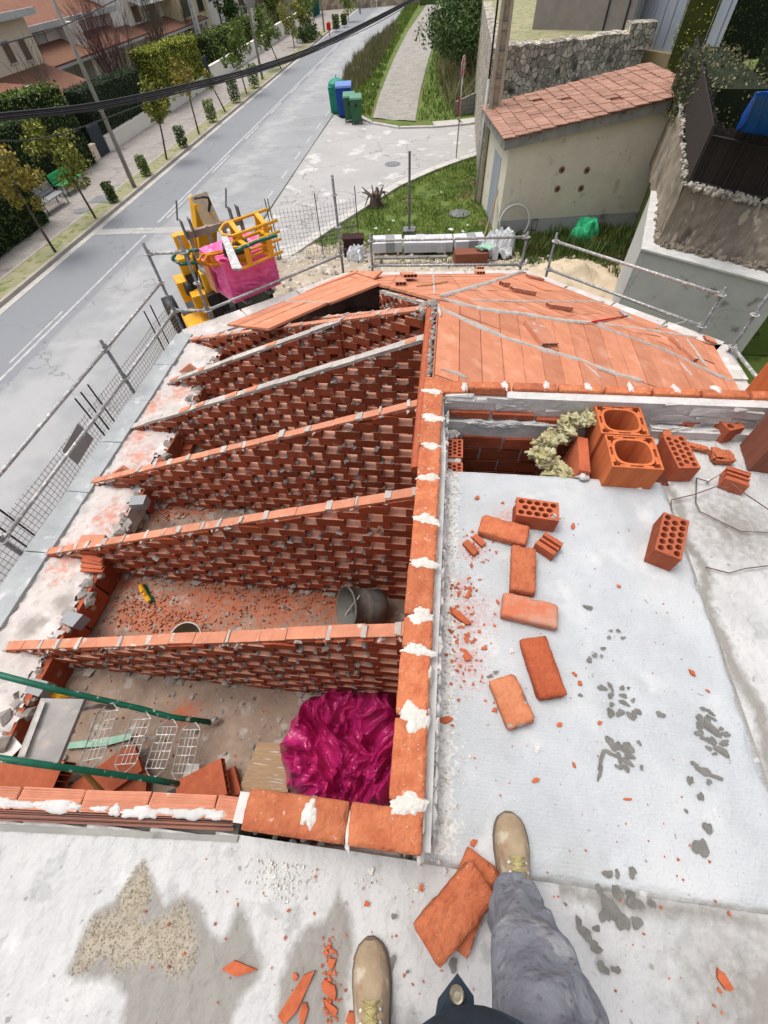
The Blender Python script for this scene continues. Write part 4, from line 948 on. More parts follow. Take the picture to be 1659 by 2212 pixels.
# broken pieces
def shard(px, py, r, sd, z=SZ, sq=(1.2, .8, .5), m=m_crumbR, name='brick_fragment', label=None, cat='brick fragment', group='broken brick fragments on the deck'):
    q = random.Random(sd); b = MB(); p = P(px, py, z+r*.3); n = q.randint(4, 6); pts = []
    a0 = q.uniform(0, 6.28)
    for k in range(n):
        a = a0+2*math.pi*k/n+q.uniform(-.3, .3); rr = r*q.uniform(.7, 1.25); pts.append((p.x+math.cos(a)*rr*sq[0]*math.cos(a0)-math.sin(a)*rr*sq[1]*math.sin(a0), p.y+math.cos(a)*rr*sq[0]*math.sin(a0)+math.sin(a)*rr*sq[1]*math.cos(a0)))
    h = r*sq[2]; b.prism(pts, z-.001, [z+h*q.uniform(.5, 1.1) for _ in pts]); o = b.build(name, m)
    if label: tag(o, label, cat, group)
    return o
def half(px, py, rz, label, W=.09, L_=.085, H=.06, z=SZ, m=m_clay, seed=1):
    b = MB(); q = random.Random(seed)                 # broken hollow brick: slab with open grooves
    b.box((0, 0, H/2-.012), (L_, W, H*.55), j=.003)
    for k in (-1, 0, 1): b.box((0, k*W*.33, H-.014), (L_, .012, .026), j=.002)
    for s in (-1, 1): b.box((0, s*(W/2-.004), H/2), (L_, .008, H), j=.002)
    o = b.build('broken_hollow_brick', m, keep=True); p = P(px, py, z+H*.6); put(o, (p.x, p.y, z), rz, 0, 0, label, 'broken brick', 'broken hollow bricks on the deck'); return o
half(*c3(600, 780), R(-38), 'broken hollow brick piece with open grooves beside the second loose brick', .085, .10)
half(*c3(1500, 460), R(-25), 'grooved broken brick resting near the wire loops at the right', .10, .11, .075, 0, seed=4)
half(*c3(225, 790), R(-50), 'thin grooved splinter near the capped wall, left of the loose bricks', .035, .085, .02, seed=5)
half(*c3(265, 755), R(-48), 'narrow grooved splinter above the thin one near the capped wall', .028, .07, .018, seed=6)
def chunk(px, py, rz, L_, W, H, label, seed, m=m_solid, z=0, tilt=(0, 0)):
    b = rbrick(L_, W, H, seed, .012, 2); q = random.Random(seed)
    b.v = [tuple(Vector(v)*(1-.25*max(0, Vector(v).x/L_+Vector(v).y/W))) for v in b.v]
    o = b.build('brick_chunk', m, smooth=False, keep=True); p = P(px, py, z+H*.6); put(o, (p.x, p.y, z+H/2), rz, tilt[0], tilt[1], label, 'brick chunk', 'broken brick chunks'); return o
chunk(*c3(1290, 165), R(15), .20, .12, .09, 'large broken orange brick chunk leaning by the smeared wall', 41, tilt=(.25, -.1))
chunk(*c3(1250, 215), R(-10), .15, .06, .05, 'flat broken brick under the large leaning chunk', 42)
chunk(*c3(1440, 345), R(-5), .115, .095, .045, 'square red brick half near the tall brown flue piece', 43)
chunk(*c3(1510, 215), R(-35), .09, .07, .05, 'pink dusty brick piece between the chunks and the tall flue pieces', 44)
chunk(*c3(1320, 305), R(-12), .12, .04, .03, 'pointed brick splinter behind the square red half', 45)
chunk(*c3(1165, 250), R(80), .08, .05, .06, 'dark broken brick corner beside the perforated brick at the flue blocks', 46)
chunk(*c3(1095, 195), R(-40), .07, .05, .05, 'small brick lump right behind the flue blocks', 47)
for i, (q, r, sq, lb) in enumerate([
    (c3(720, 685), .018, (1.3, .7, .5), 'small curled chip right of the first perforated brick'), (c3(255, 548), .018, (1, .8, .6), 'small chip by the edge of the shaft'),
    (c3(380, 572), .012, (1, 1, .5), 'tiny round chip above the loose bricks'), (c3(215, 1010), .030, (1.4, .5, .5), 'long curved splinter at the foot of the capped wall'),
    (c3(165, 1120), .048, (1.5, .45, .6), 'long upright splinter against the white mortar strip'), (c3(355, 1050), .014, (1.2, .6, .6), 'chip touching the stained pale brick'),
    (c3(940, 975), .013, (1, 1, .6), 'pair chip in the middle of the slab'), (c4(210, 270), .028, (1.1, .8, .6), 'pinkish ribbed fragment in the chips beside the capped wall'),
    (c4(105, 580), .026, (1.3, .6, .4), 'flat forked shard near the white strip, left of the short pale brick'), (c4(340, 530), .018, (1, .6, .7), 'shard tucked under the short pale brick'),
    (c4(655, 600), .014, (1.2, .8, .4), 'triangular chip below the deep red brick'), (c4(725, 357), .013, (1.3, .6, .5), 'chip right of the deep red brick'),
    (c4(752, 402), .013, (1.2, .8, .5), 'second chip right of the deep red brick'), (c4(848, 592), .013, (1, .8, .4), 'chip between the wet prints'),
    (c4(1292, 350), .016, (1.1, .8, .7), 'lone chip towards the rough right strip'), (c4(726, 795), .014, (1.1, .6, .5), 'small block chip above the right boot'),
    (c4(540, 868), .015, (1.1, .7, .4), 'flat chip above the toe of the right boot'), (c4(988, 962), .013, (1.6, .4, .4), 'sliver right of the boot'),
    (c4(240, 1172), .016, (1.1, .9, .5), 'chip between the corner of the wall and the right boot'), (c4(290, 232), .017, (1.3, .5, .5), 'splinter in the chips beside the capped wall'),
    (c4(205, 190), .017, (1.2, .8, .5), 'thick chip at the top of the chip trail'), (c4(1370, 438), .010, (1, .6, .5), 'tiny chip near the slab edge'),
    (c5(897, 1095), .052, (1.6, .55, .25), 'flat clay slip lying on the grey wet patch'), (c5(1115, 1200), .065, (1.7, .5, .3), 'long broken clay shard at the bottom of the photo'),
    (c5(1145, 1255), .034, (1.3, .6, .5), 'small shard right beside the long clay shard'), (c5(1250, 1065), .03, (1.1, .8, .5), 'chip above the crumbled brick trail left of the left boot'),
    (c5(1240, 1165), .042, (1.5, .5, .4), 'reddish crumbled brick piece in the trail left of the left boot'), (c5(1250, 1240), .036, (1.4, .5, .5), 'lower crumbled brick piece in the trail left of the left boot'),
    (c5(1112, 1122), .016, (1, 1, .5), 'small chip above the long clay shard'), (c5(1385, 845), .017, (1.2, .8, .5), 'rounded chip below the wall corner'),
    (c5(1590, 783), .018, (1, .8, .6), 'chip left of the stacked pair of bricks'), (c5(1330, 1275), .035, (1, .9, .6), 'reddish lump beside the left boot'),
    ((1565, 2118), .03, (1.3, .8, .5), 'dusty brick piece at the lower right on the rough deck'), ((1555, 2140), .012, (1, .8, .5), 'small chip under the dusty brick piece at the lower right')]):
    zz_ = SZ if P(*q, 0).y > -.12 and P(*q, 0).x < 1.26 else 0
    shard(*q, r*(.6 if q[1] > 1850 else .85), 900+i, zz_, sq, label=lb, m=m_crumbR)
b = MB()
def chip(x, y, r, z): 
    pts = [(x+r*rnd.uniform(.5, 1.2)*math.cos(a), y+r*rnd.uniform(.5, 1.2)*math.sin(a)) for a in (rnd.uniform(0, 1), rnd.uniform(1.8, 2.6), rnd.uniform(3.2, 4), rnd.uniform(4.6, 5.6))]
    b.prism(pts, z-.001, z+r*rnd.uniform(.3, .8))
for i in range(420):
    k = rnd.random()
    if k < .5:
        q = rnd.choice([(1010, 1330, 22, 40), (1005, 1400, 26, 26), (1025, 1190, 20, 16), (995, 1450, 30, 40), (990, 1275, 22, 14)]); p = P(rnd.gauss(q[0], q[2]), rnd.gauss(q[1], q[3]), 0); r = rnd.uniform(.002, .010)
    elif k < .75: p = P(rnd.uniform(940, 1500), rnd.uniform(1120, 1850), 0); r = rnd.uniform(.0012, .0045)
    else: p = P(rnd.uniform(300, 1600), rnd.uniform(1850, 2212), 0); r = rnd.uniform(.0015, .006)
    if p.x < .085 and p.y > -.14: continue
    chip(p.x, p.y, r, SZ if p.y > -.12 and p.x < 1.25 else 0)
for i in range(90):
    y = rnd.uniform(-.6, -.2); p = P(*c5(1245+rnd.gauss(0, 14), rnd.uniform(960, 1290)), 0); chip(p.x, p.y, rnd.uniform(.002, .008), 0)
tag(b.build('brick_crumbs', m_crumbR), 'small orange brick crumbs scattered over the deck', 'debris', kind='stuff')
b = MB()
for i in range(130):
    p = P(rnd.uniform(940, 1640), rnd.uniform(1090, 2200), 0); r = rnd.uniform(.0012, .0035); b.blob((p.x, p.y, (SZ if p.y > -.12 and p.x < 1.25 else 0)+r*.3), r, .5, 1)
for q in ((c4(545, 720)), (c4(420, 245)), (c5(1068, 705)), (c3(1040, 505)), (c3(1370, 470)), c5(1400, 720)):
    p = P(*q, SZ); b.blob((p.x, p.y, (SZ if p.y > -.12 else 0)+.003), rnd.uniform(.007, .012), .8, 2, (1, 1, .5))
tag(b.build('pale_grit', m_crumbW), 'pale grit and mortar bits scattered over the slab', 'debris', kind='stuff')
# wet boot prints
PZ = 0
def prints(mb, blobs, conv, z=SZ+.0025):
    for x, y, rx, ry, rt in blobs:
        p = P(*conv(x, y), SZ); n = 14; ph = [rnd.uniform(0, 6.28) for _ in range(3)]; c_, s_ = math.cos(rt), math.sin(rt); k = .00088
        global PZ; PZ += .00006; k = .00098 if conv is c4 else .00055
        zz_ = (z if p.y > -.12 else .008)+PZ
        pts = []
        for t in range(n):
            a = 2*math.pi*t/n; r = 1+.25*math.sin(2*a+ph[0])+.16*math.sin(3*a+ph[1])+.10*math.sin(5*a+ph[2])
            u, v = math.cos(a)*rx*r*k, math.sin(a)*ry*r*k; pts.append(V(p.x+u*c_-v*s_, p.y+u*s_+v*c_, zz_))
        mb.add(pts, [tuple(range(n))])
b = MB()
FPr = [(860, 425, 22, 10, -.4), (900, 420, 10, 18, .2), (955, 425, 9, 12, 0), (985, 425, 8, 5, 0), (900, 462, 12, 12, .4), (960, 462, 20, 7, -.1), (1008, 485, 9, 9, 0), (965, 497, 20, 9, -.6), (905, 505, 11, 9, 0), (900, 545, 18, 15, 0), (945, 545, 17, 14, .3), (1000, 560, 16, 17, 0), (1025, 540, 16, 14, .2), (1140, 553, 15, 13, 0)]
FP2 = [(900, 690, 24, 16, -.9), (942, 708, 16, 18, 0), (985, 710, 20, 17, 0), (903, 742, 24, 9, -.3), (942, 762, 10, 18, 0), (988, 748, 20, 13, 0), (978, 780, 22, 12, -.2), (942, 806, 16, 9, -.3), (975, 812, 12, 12, 0), (855, 765, 9, 34, -.45), (848, 835, 7, 26, -.4), (1036, 690, 9, 8, 0), (1048, 808, 8, 8, 0)]
FP3 = [(1352, 528, 18, 8, 0), (1385, 548, 16, 6, -.5), (1330, 573, 17, 14, -.4), (1365, 575, 12, 16, .3), (1390, 572, 15, 6, -.4), (1328, 608, 16, 12, 0), (1385, 622, 28, 20, -.5), (1430, 622, 10, 7, 0), (1325, 642, 16, 12, 0), (1450, 648, 20, 9, .3), (1345, 668, 10, 9, 0), (1385, 680, 20, 13, -.8), (1445, 690, 22, 9, .2), (1372, 715, 10, 9, 0), (1435, 730, 22, 17, -.5), (1400, 742, 9, 6, 0)]
FP4 = [(1300, 790, 12, 8, 0), (1345, 825, 26, 14, -.6), (1400, 852, 26, 8, -.2), (1372, 878, 9, 10, 0), (1280, 870, 9, 18, -.3), (1332, 948, 10, 15, 0), (1262, 1018, 6, 7, 0), (1365, 1100, 13, 20, -.2), (1332, 1195, 22, 30, -.3), (790, 38, 18, 12, -.3), (900, 150, 7, 6, 0), (935, 150, 12, 6, 0), (958, 184, 10, 7, .4), (890, 182, 10, 6, 0), (862, 235, 10, 8, 0), (822, 268, 12, 9, 0), (795, 290, 13, 11, 0), (855, 272, 8, 6, 0), (345, 350, 10, 8, 0), (318, 368, 12, 7, .3), (752, 460, 8, 7, 0)]
for fp in (FPr, FP2, FP3, FP4): prints(b, fp, c4)
FP5 = [(1400, 478, 26, 22, .2), (1450, 478, 16, 20, 0), (1530, 470, 24, 26, 0), (1455, 570, 34, 32, 0), (1530, 585, 22, 18, 0), (1360, 560, 22, 20, .4), (1410, 640, 34, 36, .2), (1550, 635, 40, 30, 0), (1390, 700, 30, 34, 0), (1450, 690, 28, 40, .2), (1490, 740, 34, 38, 0), (1560, 740, 26, 34, 0), (1290, 800, 34, 30, 0), (1340, 870, 34, 24, .2), (1250, 740, 20, 26, 0), (1380, 980, 30, 24, 0), (1450, 990, 22, 18, 0), (1640, 635, 20, 22, 0), (580, 965, 26, 26, 0), (265, 705, 14, 16, 0), (255, 945, 14, 26, 0), (338, 1000, 9, 9, 0), (1345, 770, 18, 18, 0), (1180, 640, 9, 9, 0)]
prints(b, FP5, c6)
tag(b.build('boot_prints', m_wet), 'dark wet boot prints and drips over the pale slab', 'boot prints', kind='stuff')

# bent wires
def wire(pts, label, z=.012, r=.003):
    w = [P(*q[:2], q[2] if len(q) > 2 else z) for q in pts]; o = MB(); o.tube(w, r, 6); o = tag(o.build('bent_rebar_wire', m_rust, smooth=True), label, 'wire', 'bent rebar wires on the rough strip'); return o
wire([(1505, 1033, .01), (1503, 1085, .01), (1512, 1105, .01), (1600, 1148, .012), (1659, 1150, .012), (1720, 1140, .012)], 'dark bent wire running from the slab edge to the right frame edge, lower line')
wire([(1505, 1033, .03), (1530, 1040, .03), (1555, 1025, .05), (1600, 1060, .06), (1659, 1100, .05), (1720, 1130, .04)], 'rust wire bent over the grooved broken brick')
wire([(1450, 1105, .01), (1450, 1080, .02), (1500, 1068, .03), (1550, 1050, .045), (1575, 1055, .05)], 'thin pale wire arching between slab and grooved brick')
wire([(1525, 1225, .01), (1575, 1238, .012), (1610, 1228, .02), (1659, 1222, .02), (1720, 1215, .02)], 'single lower wire sticking in from the right frame edge')

# ================================================================== THINGS IN THE LOFT
def fl(px, py, h=0): return P(px, py, ZF+h)
# black mortar bucket on its side
def bucket(name, r0, r1, H, m, label, loc, rot, rim=.012, inner=None, cat='bucket', handle=True):
    rt = bpy.data.objects.new(name, None); COL.objects.link(rt); tag(rt, label, cat)
    b = MB(); b.lathe([(0, .0), (r0, 0), (r0*.99+.01, H*.3), (r0+(r1-r0)*.6, H*.6), (r1, H), (r1+rim, H), (r1+rim, H-.02), (r1+rim*.2, H-.02)], (0, 0, 0), 28); b.build('shell', m, rt, True, True)
    b = MB(); b.lathe([(r1-.004, H-.001), (r0+(r1-r0)*.55, H*.55), (r0-.01, .03), (0, .03)], (0, 0, 0), 28); b.build('mortar_lining', inner or m_mortarwet, rt, True, True)
    if handle:
        b = MB(); b.tube([V((r1+rim)*math.cos(a), (r1+rim)*math.sin(a)*.55-.03, H-.03-abs(math.sin(a))*.12) for a in [k*math.pi/12 for k in range(13)]], .006, 6); b.build('handle', m_whiteb, rt, True, True)
    rt.location = loc; rt.rotation_euler = rot; return rt
p = fl(775, 1318, .2); bucket('mortar_bucket', .17, .215, .40, m_rubb, 'black rubber mortar bucket lying on its side on the loft floor', (p.x+.22, p.y+.06, ZF+.23), (0, R(-62), R(24)), inner=m_mortarwet)
p = fl(412, 1375, .12); bucket('plastic_bucket', .12, .15, .25, m_whiteb, 'white plastic bucket half hidden behind the nearest lattice wall', (p.x, p.y-.02, ZF+.01), (.15, .08, 0), inner=mat('muddy_water', (.27, .23, .16), (.2, .17, .12), scale=3, rough=.2, bump=0), handle=False)
# broom head
rt = empty('broom_head', fl(315, 1285, .05), 'green and yellow broom head lying among brick chips on the loft floor', 'broom'); a0, a1 = fl(303, 1265, .03), fl(326, 1305, .03)
d = (a1-a0); rz_ = math.atan2(d.y, d.x); rt.location = (a0+a1)/2; rt.rotation_euler = (R(40), 0, rz_)
b = MB(); b.box((0, .02, .02), (.27, .05, .03), j=.0); b.box((0, .04, .04), (.10, .03, .03)); b.tube([V(0, .03, .03), V(0, .06, .08)], .014, 8); bevel(b.build('yellow_back', m_yel, rt, keep=True), .008)
b = MB()
for i in range(500):
    x = rnd.uniform(-.135, .135); y = rnd.uniform(-.015, .045); b.tube([V(x, y, .008), V(x*1.06+rnd.gauss(0, .004), y-.01+rnd.gauss(0, .005), -.03), V(x*1.1+rnd.gauss(0, .008), y-.02+rnd.gauss(0, .008), -.065)], .0018, 3, False)
b.build('green_bristles', mat('green_bristle', (.01, .30, .19), (.01, .22, .14), bump=0, island=.3), rt, keep=True)
# purple plastic bag heap: crumpled cloth
def crumple(name, outline, zf, m, label, cat, seed, amp=.16, n=64, base=.03, parent=None, sharp=1.):
    pts = [P(*q, zf)[:2] for q in outline]; xs = [p[0] for p in pts]; ys = [p[1] for p in pts]
    x0, x1, y0, y1 = min(xs), max(xs), min(ys), max(ys); st = max(x1-x0, y1-y0)/n; sc = 3.2/max(x1-x0, y1-y0)
    def hf(xy):
        s = np.clip(npoly_sd(xy, pts)*sc/.42, 0, 1); r = np.zeros(len(xy))
        for i, (x, y) in enumerate(xy):
            v = V(x*sc, y*sc, seed*3.1); w = v*1.0+mnoise.noise_vector(v*.8)*.9
            r[i] = .6+.35*mnoise.noise(w*.9)+.42*(1-2.2*abs(mnoise.noise(w*1.1)))+.24*(1-2.4*abs(mnoise.noise(w*2.2+V(9, 0, 0))))+.09*(1-2.4*abs(mnoise.noise(w*4.4)))
        return base+np.sqrt(np.sin(s*1.5708))*amp*np.clip(r, .1, 2)
    o = grid(name, x0, x1, y0, y1, st, m, hf=hf, skip=lambda c: npoly_sd(c, pts) < 0, z=zf)
    for v in o.data.vertices:
        w = mnoise.noise_vector(V(v.co.x*sc*2, v.co.y*sc*2, seed)); v.co.x += w.x*.16/sc; v.co.y += w.y*.16/sc
    o.data.polygons.foreach_set('use_smooth', [False]*len(o.data.polygons)); return o
o = crumple('plastic_bag', [(692, 1512), (730, 1495), (770, 1510), (850, 1500), (880, 1560), (880, 1700), (842, 1760), (700, 1760), (622, 1700), (615, 1640), (640, 1560)], ZF+.0, m_bag, '', '', 5, .42, 120)
tag(o, 'heap of crumpled purple plastic sheeting in the corner of the loft', 'plastic sheeting'); 
# board beside the bag
a = [fl(560, 1607), fl(625, 1605), fl(625, 1715), fl(512, 1725)]
b = MB(); b.poly3([p+V(0, 0, .03) for p in a], (0, 0, .025)); tag(b.build('plywood_board', m_wood), 'stained plywood offcut lying beside the purple sheeting', 'board')
# hollow clay slabs lying about
def slabpiece(px, py, rz, L_, W, H, label, tilt=(0, 0), h=.03, m=m_clay, cat='hollow brick', group='hollow bricks lying on the loft floor', name='hollow_brick'):
    rt = bpy.data.objects.new(name, None); COL.objects.link(rt); tag(rt, label, cat, group); t = .008; b = MB()
    b.box((0, 0, t/2), (L_, W, t)); b.box((0, 0, H-t/2), (L_, W, t)); n = max(2, int(W/.045))
    for k in range(n+1): b.box((0, -W/2+t/2+(W-t)*k/n, H/2), (L_, t, H-2*t))
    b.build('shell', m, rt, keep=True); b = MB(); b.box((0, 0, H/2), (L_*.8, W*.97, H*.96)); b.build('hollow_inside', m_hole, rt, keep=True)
    p = fl(px, py, h+H); rt.location = (p.x, p.y, ZF+h); rt.rotation_euler = (tilt[0], tilt[1], rz); return rt
slabpiece(230, 1680, R(42), .55, .26, .05, 'broad red hollow clay slab under the green ladder', h=.12)
slabpiece(212, 1662, R(45), .5, .07, .05, 'narrow hollow clay slab beside the broad one under the ladder', h=.10, tilt=(.3, 0))
slabpiece(436, 1700, R(30), .42, .28, .07, 'hollow clay slab with open cells leaning by the low wall, upper one', h=.16, tilt=(0, -.15))
slabpiece(462, 1712, R(34), .42, .22, .06, 'hollow clay slab under the leaning one by the low wall', h=.04)
slabpiece(280, 1705, R(20), .28, .2, .05, 'dark dusty clay slab behind the low ribbed wall', h=.06)
slabpiece(40, 1672, R(2), .7, .24, .16, 'row of large hollow clay slabs on edge at the left frame edge', h=.2)
slabpiece(398, 962, R(4), .24, .16, .08, 'stacked hollow brick behind the third lattice wall, lower one', group='small stack of hollow bricks by the upstand')
slabpiece(398, 945, R(-3), .24, .13, .09, 'stacked hollow brick behind the third lattice wall, upper one', h=.09, group='small stack of hollow bricks by the upstand')
slabpiece(392, 978, R(4), .24, .2, .08, 'hollow brick with open cells in front of the small stack', h=.0, group='small stack of hollow bricks by the upstand')
slabpiece(480, 848, R(-55), .5, .25, .05, 'hollow clay slab leaning between the fourth and the fifth lattice walls', h=.1, tilt=(.3, .3))
slabpiece(545, 835, R(40), .4, .25, .05, 'second clay slab of the heap between the fourth and fifth lattice walls', h=.14, tilt=(-.2, .3))
slabpiece(592, 812, R(8), .28, .18, .12, 'perforated brick on its side on the heap behind the fourth wall', h=.28, tilt=(1.2, 0))
# cut triangles of brick leaning on walls
def tri(px, py, s, label, z=None, rz=0):
    p = P(px, py, (ZS+.05) if z is None else z); b = MB(); m_ = Matrix.Rotation(rz, 3, 'Z')
    b.poly3([p+m_ @ V(-.5*s, 0, 0), p+m_ @ V(.5*s, 0, 0), p+m_ @ V(.1*s, .1*s, .35*s)], m_ @ V(0, .05, 0)); tag(b.build('cut_brick', m_cope), label, 'cut brick', 'cut bricks at the wall tips')
tri(265, 1028, .35, 'cut brick wedge beside the tip of the third lattice wall'); tri(408, 805, .35, 'cut brick wedge beside the tip of the fourth wall'); tri(480, 862, .32, 'upright triangular cut brick behind the fourth wall', ZF+.12, R(-40))
b = MB(); w = P(200, 1168, ZS+.06); b.box(w, (.28, .12, .05), rz=R(8), j=.005); tag(b.build('cut_brick', m_cope), 'single cut brick lying on the tip of the second lowest wall', 'cut brick', 'cut bricks at the wall tips')
for k in range(4):
    b = MB(); w = P(200, 1205+k*9, ZS+.05+.02*(3-k)); b.box(w, (.26, .05, .03), rz=R(-10+k*4), j=.006); tag(b.build('cut_brick', m_clay), ['uppermost', 'second', 'third', 'lowest'][k]+' thin slip of the small pile below the tip of the second lowest wall', 'cut brick', 'cut bricks at the wall tips')
for px, py, lb in ((95, 1500, 'grey metal faced block on the slab by the ladder'), (170, 1355, 'grey block on the upstand left of the nearest lattice wall'), (310, 1100, 'grey block on the upstand below the middle lattice wall'), (440, 905, 'grey block on the upstand by the brick stack')):
    b = MB(); w = P(px-8, py-14, ZS+.08); b.box(w, (.17, .13, .12), rz=R(rnd.uniform(-12, 12)), j=.008); tag(b.build('concrete_block', m_grayb), lb, 'block', 'grey blocks along the upstand')
b = MB(); w = fl(302, 1130, .03); b.box(w+V(.0, .0, 0), (.06, .18, .02), rz=R(20)); tag(b.build('wood_offcut', mat('pale_wood', (.58, .46, .29), bump=.1)), 'pale wood offcut on the loft floor by the upstand', 'wood offcut')
a = [fl(432, 1650, .1), fl(405, 1650, .1), fl(390, 1697, .1), fl(428, 1695, .1)]
b = MB(); b.poly3(a, (0, 0, .012)); tag(b.build('sheet_offcut', m_whiteb), 'whitish square offcut right of the ladder end', 'offcut')
b = MB(); b.poly3([fl(0, 1590, .3), fl(28, 1588, .3), fl(50, 1612, .3), fl(12, 1650, .3), fl(-20, 1625, .3)], (0, 0, .012)); tag(b.build('paper_sheet', m_wp), 'white sheet under the ladder platform at the left frame edge', 'sheet')
b = MB(); b.poly3([fl(140, 1605, .04), fl(225, 1595, .04), fl(285, 1583, .04), fl(282, 1597, .04), fl(225, 1612, .04), fl(140, 1618, .04)], (0, 0, .006)); tag(b.build('plastic_strap', m_mint), 'mint green plastic strip on the floor beneath the ladder', 'plastic strip')
b = MB(); b.poly3([fl(300, 1740, .02), fl(410, 1692, .02), fl(420, 1735, .02), fl(340, 1790, .02)], (0, 0, .06)); tag(b.build('rubber_mat', m_black), 'black folded rubber beside the low ribbed wall', 'rubber sheet')
# debris on the floor
b = MB()
for i in range(1500):
    if rnd.random() < .82: q = rnd.choice([(330, 1330, 65, 22), (480, 1290, 80, 26), (400, 1345, 60, 12), (620, 1300, 60, 20), (290, 1290, 30, 30), (360, 1100, 50, 12), (560, 1265, 90, 10)]); p = fl(rnd.gauss(q[0], q[2]), rnd.gauss(q[1], q[3]))
    else: p = V(rnd.uniform(-3.4, -.2), rnd.uniform(.1, 4.5), ZF)
    if p.x < XI+.12 or p.x > -.12: continue
    r = rnd.uniform(.004, .019)
    pts = [(p.x+r*rnd.uniform(.5, 1.2)*math.cos(a), p.y+r*rnd.uniform(.5, 1.2)*math.sin(a)) for a in (rnd.uniform(0, 1), rnd.uniform(1.8, 2.6), rnd.uniform(3.2, 4), rnd.uniform(4.6, 5.6))]
    b.prism(pts, ZF+.002, [ZF+.01+r*rnd.uniform(.2, .9) for _ in pts])
tag(b.build('floor_rubble', mat('dusty_chip', (.42, .15, .08), (.32, .13, .08), scale=40, bump=.3, island=.3)), 'orange brick chips littering the loft floor between the walls', 'rubble', kind='stuff')
b = MB()
for i in range(500):
    p = V(rnd.uniform(-3.4, -.2), rnd.uniform(.0, 5), ZF); r = rnd.uniform(.006, .03); b.blob(p+V(0, 0, .006), r, .6, 1, (1, 1, .45))
tag(b.build('floor_mortar_bits', m_mortar), 'grey mortar bits on the loft floor', 'rubble', kind='stuff')
# bits caught in the lattice
for px, py, y, lb, m in ((815, 963, 2.0, 'pale wood wedge in a gap of the middle lattice wall', m_wp), (820, 1136, 1.33, 'pale wood block in a gap of the second lowest wall', m_wood)):
    w = PY(px, py, P(*((912, 858) if y > 1.5 else (895, 1055)), ZR).y-.05); b = MB(); b.box(w, (.035, .10, .07), rot=Matrix.Rotation(R(25), 3, 'Y')); tag(b.build('wood_wedge', m), lb, 'wood wedge', 'wood wedges in the lattice')

# ---- green access stair leaning into the loft
st = empty('access_stair', fl(380, 1640), 'green tubular access stair with mesh treads and a grey platform, lying in the loft', 'scaffold stair')
U = [(-60, 1443, -1.26), (130, 1492, -1.62), (300, 1530, -2.05), (370, 1549, -2.22), (455, 1560, -2.44)]
Lw = [(-60, 1630, -1.26), (130, 1657, -1.62), (250, 1673, -1.95), (330, 1684, -2.18), (404, 1697, -2.42)]
up = [P(*q) for q in U]; lw = [P(*q) for q in Lw]
b = MB(); b.tube(up, .024, 10); b.tube(lw, .024, 10); b.build('side_tube', m_green, st, True)
def tz(x, tab):
    for a, e in zip(tab, tab[1:]):
        if a[0] <= x <= e[0]: return a[2]+(e[2]-a[2])*(x-a[0])/(e[0]-a[0])
    return tab[-1][2]
def onU(x, tab):
    for a, e in zip(tab, tab[1:]):
        if a[0] <= x <= e[0]: t = (x-a[0])/(e[0]-a[0]); return P(x, a[1]+(e[1]-a[1])*t, a[2]+(e[2]-a[2])*t)
    return P(*tab[-1])
for xu, xl in ((240, 190), (312, 262), (370, 328), (418, 387)):
    a, e = onU(xu, U), onU(xl, Lw); d = (e-a); L_ = d.length; d.normalize(); s = V(-d.y, d.x, 0).normalized()*.085
    b = MB(); a2, e2 = a+d*.08, e-d*.08; ctr = []
    loop = [a2+s, e2+s, e-d*.02+s*.3, e-d*.02-s*.3, e2-s, a2-s, a+d*.02-s*.3, a+d*.02+s*.3, a2+s]; b.tube(loop, .0048, 5)
    for k in (-.4, 0.0, .4): b.tube([a2+s*k, e2+s*k], .0036, 4)
    for k in range(6): w = a2.lerp(e2, k/5); b.tube([w+s, w-s], .0042, 4)
    b.build('mesh_tread', m_galv, st)
a = [P(88, 1508, -1.50), P(182, 1510, -1.62), P(125, 1648, -1.62), P(35, 1640, -1.50)]
b = MB(); b.poly3(a, (0, 0, -.035)); b.poly3([a[0]+V(.02, -.02, .006), a[0]+V(.06, -.02, .006), a[3]+V(.06, .02, .006), a[3]+V(.02, .02, .006)], (0, 0, .004)); bevel(b.build('platform_plate', mat('dusty_steel_plate', (.42, .40, .38), (.32, .31, .30), scale=5, rough=.6, bump=.2, metal=.2, spots=[((.5, .45, .41), 6, .55, .1)]), st), .004)
b = MB(); b.tube([P(455, 1560, -2.44), P(470, 1549, -2.46)], .02, 8); b.tube([P(440, 1562, -2.42), P(468, 1550, -2.47)], .016, 8); b.tube([P(182, 1530, -1.7), P(215, 1525, -1.9), P(246, 1530, -2.1)], .018, 8); b.build('end_hook', m_galv, st, True)
b = MB(); b.tube([P(100, 1652, -2.0), P(180, 1668, -2.0), P(222, 1712, -2.2)], .02, 8); tag(b.build('wooden_handle', mat('ochre_wood', (.36, .20, .06), bump=.2)), 'brown tool handle under the lower stair tube', 'handle')
b = MB(); b.tube([P(90, 1490, -2.2), P(130, 1505, -2.25), P(150, 1500, -2.3)], .03, 8); tag(b.build('yellow_tube', m_yel), 'short yellow tube behind the upper stair tube', 'tube')

